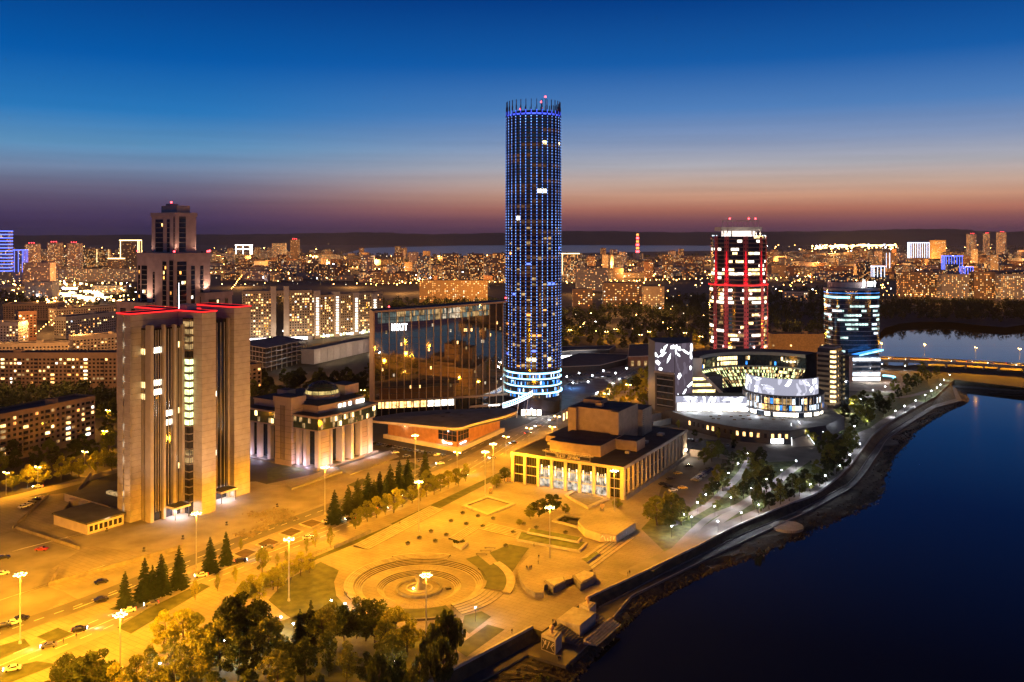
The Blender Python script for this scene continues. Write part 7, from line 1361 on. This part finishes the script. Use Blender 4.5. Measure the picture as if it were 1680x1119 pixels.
# ================================================================ cars
pm('car_white', (.62, .62, .62), .05, 1, rough=.3, coat=.6); pm('car_black', (.012, .012, .014), .1, 1, rough=.25, coat=.8); pm('car_grey', (.16, .16, .17), .1, 1, rough=.3, metal=.5, coat=.6); pm('car_red', (.28, .02, .02), .1, 1, rough=.3, coat=.7); pm('car_yellow', (.62, .40, .03), .1, 1, rough=.35, coat=.5); pm('car_blue', (.03, .05, .14), .1, 1, rough=.3, coat=.7); pm('tyre', (.015, .015, .015), .1, 3)
def car_parts(T, lights, simple):
    prof = [(-2.15, .35), (-2.2, .75), (-2.05, .92), (-1.55, .98), (-.95, 1.44), (.35, 1.46), (1.15, 1.0), (1.95, .88), (2.18, .68), (2.15, .35)]
    b = MB(); n = len(prof); k = 0
    for y, ins in ((-.88, 0), (.88, 0)):
        for x, z in prof: b.v.append((x, y * (.82 if z > 1.1 else 1.), z))
    for i in range(n): j = (i + 1) % n; b.f.append((i, n + i, n + j, j)); b.m.append(0)
    b.f.append(tuple(range(n))); b.m.append(0); b.f.append(tuple(range(2 * n - 1, n - 1, -1))); b.m.append(0); b.build('body', 'car_white', T)
    g = MB(); g.face([(-1.5, -.72, 1.0), (-1.5, .72, 1.0), (-1.0, .64, 1.41), (-1.0, -.64, 1.41)][::-1]); g.face([(1.13, -.74, 1.03), (1.13, .74, 1.03), (.42, .64, 1.45), (.42, -.64, 1.45)]); g.v = [(x + (-.03 if x < 0 else .03), y, z + .02) for x, y, z in g.v]
    for s in (-1, 1): q = [(-1.35, .875 * s, 1.0), (.95, .875 * s, 1.0), (.3, .735 * s, 1.39), (-.9, .735 * s, 1.39)]; g.face(q if s < 0 else q[::-1])
    g.v = [(x, y * 1.01, z) for x, y, z in g.v]; g.build('window_glass', 'pane', T)
    for x in (-1.35, 1.35):
        for s in (-1, 1): w = MB(); w.tube((x, .7 * s, .33), (x, .92 * s, .33), .33, None, 12); w.build('wheel', 'tyre', T)
    if lights:
        for s in (-1, 1): MB().box(Fr((2.17, .6 * s), 0), -.05, .06, -.22, .22, .6, .8).build('headlight', 'headlight', T); MB().box(Fr((-2.19, .6 * s), 0), -.06, .05, -.22, .22, .68, .86).build('taillight', 'taillight', T)
        point((3.2, 0, .8), 900, (1, .93, .8), T, .2, 80, (1, 0, -.12), 'headlight_light')
cp, cl = proto_thing(lambda T: car_parts(T, False, False), 'parked_car', 'car'), proto_thing(lambda T: car_parts(T, True, False), 'moving_car', 'car')
CW = {'car_white': 'white', 'car_black': 'black', 'car_grey': 'grey', 'car_red': 'red', 'car_yellow': 'yellow', 'car_blue': 'dark blue'}
def car(px, ang, mat, label, group, moving=False, z=0.08):
    X, Y = G(px[0], px[1], z); T = place(cl if moving else cp, (X, Y, z), R(ang), label, group); T.name = 'moving_car' if moving else 'parked_car'
    for c in T.children:
        if c.name.startswith('body'): c.material_slots[0].link = 'OBJECT'; c.material_slots[0].material = M[mat]
def car_row(pts, ang, where, group, mats=None, jit=4):
    for i, p in enumerate(sorted(pts)): m = p[2] if len(p) > 2 else rnd.choice(mats or ['car_black', 'car_grey', 'car_white', 'car_blue', 'car_black', 'car_grey']); car(p, ang + rnd.uniform(-jit, jit), m, '%s car parked %s, %s from left' % (CW[m], where, ordn(i)), group)
car_row([(39, 833, 'car_white'), (46, 830, 'car_white'), (52, 826, 'car_grey'), (59, 822), (66, 819)], 57, 'by the sloping wall left of the ribbed tower', 'cars at the left car park')
car_row([(68, 903, 'car_red'), (6, 917, 'car_black'), (4, 943, 'car_white'), (22, 1024, 'car_white'), (6, 1030, 'car_black'), (35, 1017, 'car_black')], 20, 'in the open car park at the picture edge', 'cars at the left car park', jit=20)
car_row([(166, 957, 'car_black'), (166, 986, 'car_black'), (537, 857, 'car_white')], 32, 'on the paved strip before the ribbed tower', 'cars before the ribbed tower', jit=12)
car_row([(614 + k * 8.6, 729 + k * 1.55) for k in range(14)], 60, 'in the row before the timber podium', 'cars before the timber podium')
car_row([(667, 750, 'car_grey'), (690, 757), (648, 744)], 30, 'before the row at the timber podium', 'cars before the timber podium')
car_row([(1141 + k * 2.9, 789 - k * 2.2) for k in range(9)], 150, 'in the tight row behind the theatre', 'cars beside the theatre', ['car_black', 'car_grey', 'car_black'])
car_row([(1130, 766, 'car_black'), (1112, 778, 'car_yellow'), (1100, 787, 'car_black'), (1088, 796, 'car_black'), (1120, 802, 'car_yellow'), (1104, 806, 'car_white'), (1096, 800, 'car_black')], 10, 'along the side of the theatre', 'cars beside the theatre', jit=25)
car_row([(1124 + k * 6.5, 723 + k * .5) for k in range(6)] + [(1185, 731, 'car_white'), (1194, 732, 'car_white'), (1203, 735, 'car_black')], 75, 'on the forecourt below the culture-centre terrace', 'cars on the forecourt')
car_row([(935 + (k % 8) * 9 + rnd.uniform(-2, 2), 632 - (k // 8) * 7 - (k % 8) * .9) for k in range(24)], 20, 'in the market car park', 'cars in the market car park', jit=30)
car_row([(1022 + k * 4.6, 622 - k * 2.1) for k in range(9)], 60, 'along the lawn beyond the market', 'cars along the lawn')
for i, (p, a, m) in enumerate([((211, 1004), 205, 'car_white'), ((248, 993), 205, 'car_grey'), ((722, 762), 200, 'car_white'), ((808, 752), 215, 'car_white'), ((760, 782), 35, 'car_grey'), ((882, 700), 225, 'car_white'), ((905, 690), 225, 'car_white'), ((893, 680), 225, 'car_grey'), ((1018, 622), 235, 'car_white'), ((1008, 630), 235, 'car_white'), ((20, 1100), 205, 'car_white'), ((62, 800), 190, 'car_white')]):
    car(p, a, m, '%s car driving with headlights on, %s from left on the avenue' % (CW[m], ORD[sorted([211, 248, 722, 808, 760, 882, 905, 893, 1018, 1008, 20, 62]).index(p[0])]), 'cars driving on the avenue', True)
for i, (x, y, a) in enumerate([(330, 946, 200), (395, 922, 22), (440, 900, 202), (505, 884, 22), (575, 853, 203), (628, 836, 24), (668, 815, 205), (842, 728, 210), (866, 712, 32), (930, 668, 215), (945, 655, 35), (975, 645, 216), (990, 632, 36), (130, 1035, 22), (80, 1062, 202)]):
    m = ['car_white', 'car_black', 'car_grey'][i % 3]; car((x, y), a, m, '%s car with lights on among the traffic, %s from left along the wide avenue' % (CW[m], ORD[sorted([330, 395, 440, 505, 575, 628, 668, 842, 866, 930, 945, 975, 990, 130, 80]).index(x)]), 'cars driving on the avenue', True)
for i, (x, y, a) in enumerate([(1462, 589, 181), (1490, 591, 181), (1530, 590.5, 1), (1565, 594, 181), (1590, 594, 1), (1625, 597, 180), (1655, 597, 0), (1672, 600, 180)]):
    m = ['car_white', 'car_grey'][i % 2]; X, Y = G(x, y, 5.05); T = place(cl, (X, Y, 5.05), R(a - 12), '%s car with lights on crossing the bridge, %s from left' % (CW[m], ORD[i]), 'cars on the bridge'); T.name = 'moving_car'
# ================================================================ small things on the square
def bowl(T):
    MB().lathe((0, 0), [(.6, 0), (.9, .5), (1., .6), (.85, .6)], 12).build('bowl', 'granite_dark', T); me = leafmesh('shrub', [((0, 0, .7), (.75, .75, .35))], 60, .16, np.random.RandomState(3)); me.materials.append(M['leaf_dark']); o = bpy.data.objects.new('shrub', me); COL.objects.link(o); o.parent = T
bp = proto_thing(bowl, 'planter_bowl', 'planter')
for i, (x, y) in enumerate(sorted([(669, 893), (688, 884), (714, 889), (707, 873), (732, 879), (740, 856), (765, 861), (759, 843), (784, 848), (792, 865), (809, 852), (842, 875), (859, 861), (880, 867), (928, 875), (830, 897)])): place(bp, G(x, y), 0, 'round planter bowl with dark shrub on the square, %s from left' % ordn(i), 'planter bowls', 1.15)
t = thing('shrub_planter', 'wedge-shaped stone planter with dark shrubs above the fountain court', 'planter', G(755, 897)); P = [G(x, y) for x, y in ((743, 896), (755, 889), (768, 893), (757, 903))]; MB().prism(P, 0, 1.2).build('wall', 'step_stone', t)
cc = np.mean(P, axis=0); me = leafmesh('shrub', [((rnd.uniform(-2.5, 2.5), rnd.uniform(-1, 1), 1.5), (.8, .8, .5)) for _ in range(9)], 50, .2, np.random.RandomState(4)); me.materials.append(M['leaf_dark']); o = bpy.data.objects.new('shrub', me); COL.objects.link(o); o.parent = t; o.location = (cc[0] - ORIG[t.name][0], cc[1] - ORIG[t.name][1], 0)
for i, (x, y) in enumerate([(790, 910), (797, 905), (804, 900)]): X, Y = G(x, y); fq = Fr((X, Y), -5); t = thing('stone_bench', '%s of three dark stone benches beside the round lawn' % ORD[i], 'bench', (X, Y), 0, 'stone benches'); MB().box(fq, -2.2, 2.2, -.3, .3, .35, .5).build('seat', 'granite_dark', t); [MB().box(fq, s - .15, s + .15, -.25, .25, 0, .35).build('leg', 'granite_dark', t) for s in (-1.8, 1.8)]
for i, (x, y, w) in enumerate([(988, 838, 'beside the graffiti bastion'), (805, 810, 'left of the theatre front')]):
    X, Y = G(x, y, 0 if i else 3.2); Z = 0 if i else 3.2; t = thing('stone_urn', 'dark stone urn on a pedestal ' + w, 'urn', (X, Y, Z)); MB().prism([(X - .8, Y - .8), (X + .8, Y - .8), (X + .8, Y + .8), (X - .8, Y + .8)], Z, Z + .9).build('pedestal', 'granite_dark', t); MB().lathe((X, Y), [(.3, Z + .9), (.35, Z + 1.2), (.9, Z + 1.9), (.95, Z + 2.7), (.7, Z + 2.9), (.05, Z + 2.9)], 12).build('urn', 'bronze', t, smooth=True)
t = thing('bronze_sculpture', 'dark bronze figure group on a low plinth left of the theatre front', 'sculpture', G(835, 792)); X, Y = G(835, 792); MB().prism([(X - 2, Y - 1), (X + 2, Y - 1), (X + 2, Y + 1), (X - 2, Y + 1)], 0, .6).build('plinth', 'granite_dark', t)
for dx in (-1.1, 0, 1.1): MB().lathe((X + dx, Y), [(.35, .6), (.4, 1.2), (.28, 1.7), (.42, 2.2), (.2, 2.5), (.24, 2.75), (.05, 2.95)], 9).build('figure', 'bronze', t, smooth=True)
for i, (pa, pb, lb) in enumerate([((398, 958), (556, 895), 'low steel railing beside the service road below the soil beds'), ((548, 900), (607, 874), 'long low stone wall between avenue and square')]):
    p, q = np.array(G(*pa)), np.array(G(*pb)); d, n, l = edge(p, q); t = thing('avenue_railing' if i == 0 else 'avenue_wall', lb, 'railing' if i == 0 else 'wall', tuple(p))
    if i: MB().prism([tuple(p), tuple(q), tuple(q + n * .5), tuple(p + n * .5)], 0, 1.2).build('coping', 'granite_dark', t)
    else:
        for z in (.5, 1.): MB().tube(tuple(p) + (z,), tuple(q) + (z,), .05, None, 5).build('rail', 'metal_dark', t)
        for s in np.arange(0, l, 2.6): o = p + d * s; MB().tube(tuple(o) + (0,), tuple(o) + (1.05,), .05, None, 5).build('post', 'metal_dark', t)
# walls and bollards on the ribbed tower's plaza
for i, (pa, pb, h_, lb) in enumerate([((22, 868), (80, 815), 1.4, 'sloping concrete wall beside the left car park'), ((25, 868), (130, 902), 1.2, 'low stepped concrete wall below the pavilion'), ((82, 962), (300, 900), 1.5, 'long panelled retaining wall before the ribbed tower'), ((82, 962), (98, 935), 1.5, 'short end of the retaining wall by the left car park'), ((100, 852), (150, 780), 2.2, 'tall sloping wall of the sunken court beside the ribbed tower')]):
    p, q = np.array(G(*pa)), np.array(G(*pb)); d, n, l = edge(p, q); t = thing('concrete_wall', lb, 'wall', tuple(p), 0, 'concrete walls by the ribbed tower'); k = max(2, int(l / 3))
    for j in range(k): o0, o1 = p + d * (l * j / k), p + d * (l * (j + .96) / k); MB().prism([tuple(o0), tuple(o1), tuple(o1 - n * .45), tuple(o0 - n * .45)], 0, h_).build('panel', 'plaza_wall', t)
# construction-like heaps of granite setts before the ribbed tower
rn2 = random.Random(8); b = MB()
for _ in range(420):
    c = rn2.choice([(405, 878), (430, 868), (445, 858), (470, 850), (425, 845), (455, 840)]); x, y = c[0] + rn2.gauss(0, 9), c[1] + rn2.gauss(0, 2.4); X, Y = G(x, y); s = rn2.uniform(.15, .5); b.box(Fr((X, Y), rn2.uniform(0, 90)), -s, s, -s * .6, s * .6, .05, .05 + rn2.uniform(.15, .7))
b.build('paving_rubble', 'plaza_wall', label='heaps of loose paving stones on the torn-up plaza before the ribbed tower', kind='stuff')
# ================================================================ people (one continuous skin each)
pm('cloth_dark', (.025, .025, .03), .3, 4); pm('cloth_blue', (.05, .07, .14), .3, 4); pm('cloth_pale', (.4, .38, .35), .2, 4); pm('skin', (.45, .28, .2), .1, 4); pm('hair_dark', (.02, .015, .01), .2, 6)
def human(stride, arm):
    J = [((0, 0, .95), .15), ((0, 0, 1.15), .15), ((0, 0, 1.38), .17), ((0, 0, 1.5), .065), ((0, .01, 1.58), .085), ((0, .015, 1.68), .1), ((0, 0, 1.76), .055)]; E = [(0, 1), (1, 2), (2, 3), (3, 4), (4, 5), (5, 6)]
    for s in (-1, 1):
        k = len(J); f_ = stride * s; J += [((.1 * s, 0, .88), .1), ((.11 * s, f_ * .5, .48), .065), ((.11 * s, f_ - .02, .09), .045), ((.12 * s, f_ + .14, .04), .04)]; E += [(0, k), (k, k + 1), (k + 1, k + 2), (k + 2, k + 3)]
        k = len(J); J += [((.2 * s, 0, 1.42), .07), ((.26 * s, -f_ * .3, 1.14), .048), ((.25 * s, -f_ * .6 + arm * .2, .9 + arm * .2), .036), ((.25 * s, -f_ * .7 + arm * .28, .8 + arm * .22), .035)]; E += [(2, k), (k, k + 1), (k + 1, k + 2), (k + 2, k + 3)]
    me = bpy.data.meshes.new('body'); me.from_pydata([j[0] for j in J], E, []); o = bpy.data.objects.new('tmp', me); COL.objects.link(o); md = o.modifiers.new('s', 'SKIN'); o.modifiers.new('d', 'SUBSURF').levels = 1
    for i, (p, r_) in enumerate(J): v = me.skin_vertices[0].data[i]; v.radius = (r_, r_ * .85); v.use_root = i == 0
    dg = bpy.context.evaluated_depsgraph_get(); m2 = bpy.data.meshes.new_from_object(o.evaluated_get(dg)); bpy.data.objects.remove(o); m2.name = 'body'
    m2.materials.clear(); [m2.materials.append(M[x]) for x in ('cloth_dark', 'skin', 'cloth_blue', 'hair_dark')]
    for p in m2.polygons: z = p.center.z; p.material_index = 3 if z > 1.72 or (z > 1.6 and p.center.y < -.02) else 1 if z > 1.5 or (abs(p.center.x) > .2 and z < .86) else 2 if z < .92 else 0; p.use_smooth = True
    return m2
HM = [human(.22, 0), human(.05, .6), human(.15, .2)]
PE = [(869, 935, 'standing in a group at the curved terrace wall'), (871.5, 934.5, 'standing in a group at the curved terrace wall'), (864, 935, 'standing in a group at the curved terrace wall'), (866, 936, 'standing in a group at the curved terrace wall'), (883, 926, 'standing apart on the terrace edge'), (884, 917, 'standing alone behind the terrace group'), (876, 897, 'walking alone above the terrace'), (901, 976, 'walking below the boat-shaped planters'), (917, 1085, 'walking in a pair on the pier'), (919.5, 1085, 'walking in a pair on the pier'), (1030, 945, 'strolling in a pair along the promenade'), (1033, 943, 'strolling in a pair along the promenade'), (566, 978, 'standing in a pair at the fountain court edge'), (569, 979, 'standing in a pair at the fountain court edge'), (104, 1056, 'crossing the pavement beside the avenue'), (125, 1048, 'walking on the pavement beside the avenue'), (940, 925, 'sitting by the lit lawn bed'), (656, 862, 'walking across the avenue'), (1225, 752, 'walking through the forecourt'), (1228, 756, 'walking through the forecourt'), (1148, 775, 'walking in the theatre car park'), (840, 1040, 'leaning at the parapet near the pier'), (1330, 760, 'walking on the park path'), (907, 1024, 'sitting on the pier landing'), (911, 1025, 'sitting on the pier landing')]
seen = {}
for i, (x, y, w) in enumerate(PE):
    zz = 1.7 if 'terrace' in w and 'above' not in w else (ZW if 'on the pier' in w and 'landing' not in w else (.9 if 'landing' in w else .1)); X, Y = G(x, y, zz); k = seen.get(w, 0); seen[w] = k + 1; tot = sum(1 for p in PE if p[2] == w)
    o = bpy.data.objects.new('person', HM[i % 3]); COL.objects.link(o); o.location = (X, Y, zz); o.rotation_euler = (0, 0, rnd.uniform(0, 6.28)); tag(o, 'person in dark clothes %s%s' % (w, (', %s from left' % ORD[k]) if tot > 1 else ''), 'person', 'people on the square')
HAZE = .000024

# ================================================================ evening haze
HZ = bpy.data.materials.new('haze'); HZ.use_nodes = True; ht = HZ.node_tree; ht.nodes.clear(); ho = ht.nodes.new('ShaderNodeOutputMaterial'); hv = ht.nodes.new('ShaderNodeVolumePrincipled')
hv.inputs['Color'].default_value = (.8, .78, .82, 1); hv.inputs['Density'].default_value = HAZE; hv.inputs['Anisotropy'].default_value = .2; ht.links.new(hv.outputs[0], ho.inputs['Volume']); M['haze'] = HZ
b = MB(); b.prism([(-26000, -1300), (26000, -1300), (26000, 18600), (-26000, 18600)], -9, 262, bottom=True); b.build('haze', 'haze', kind='stuff', label='thin evening haze over the whole city', o=(0, 0, 0))
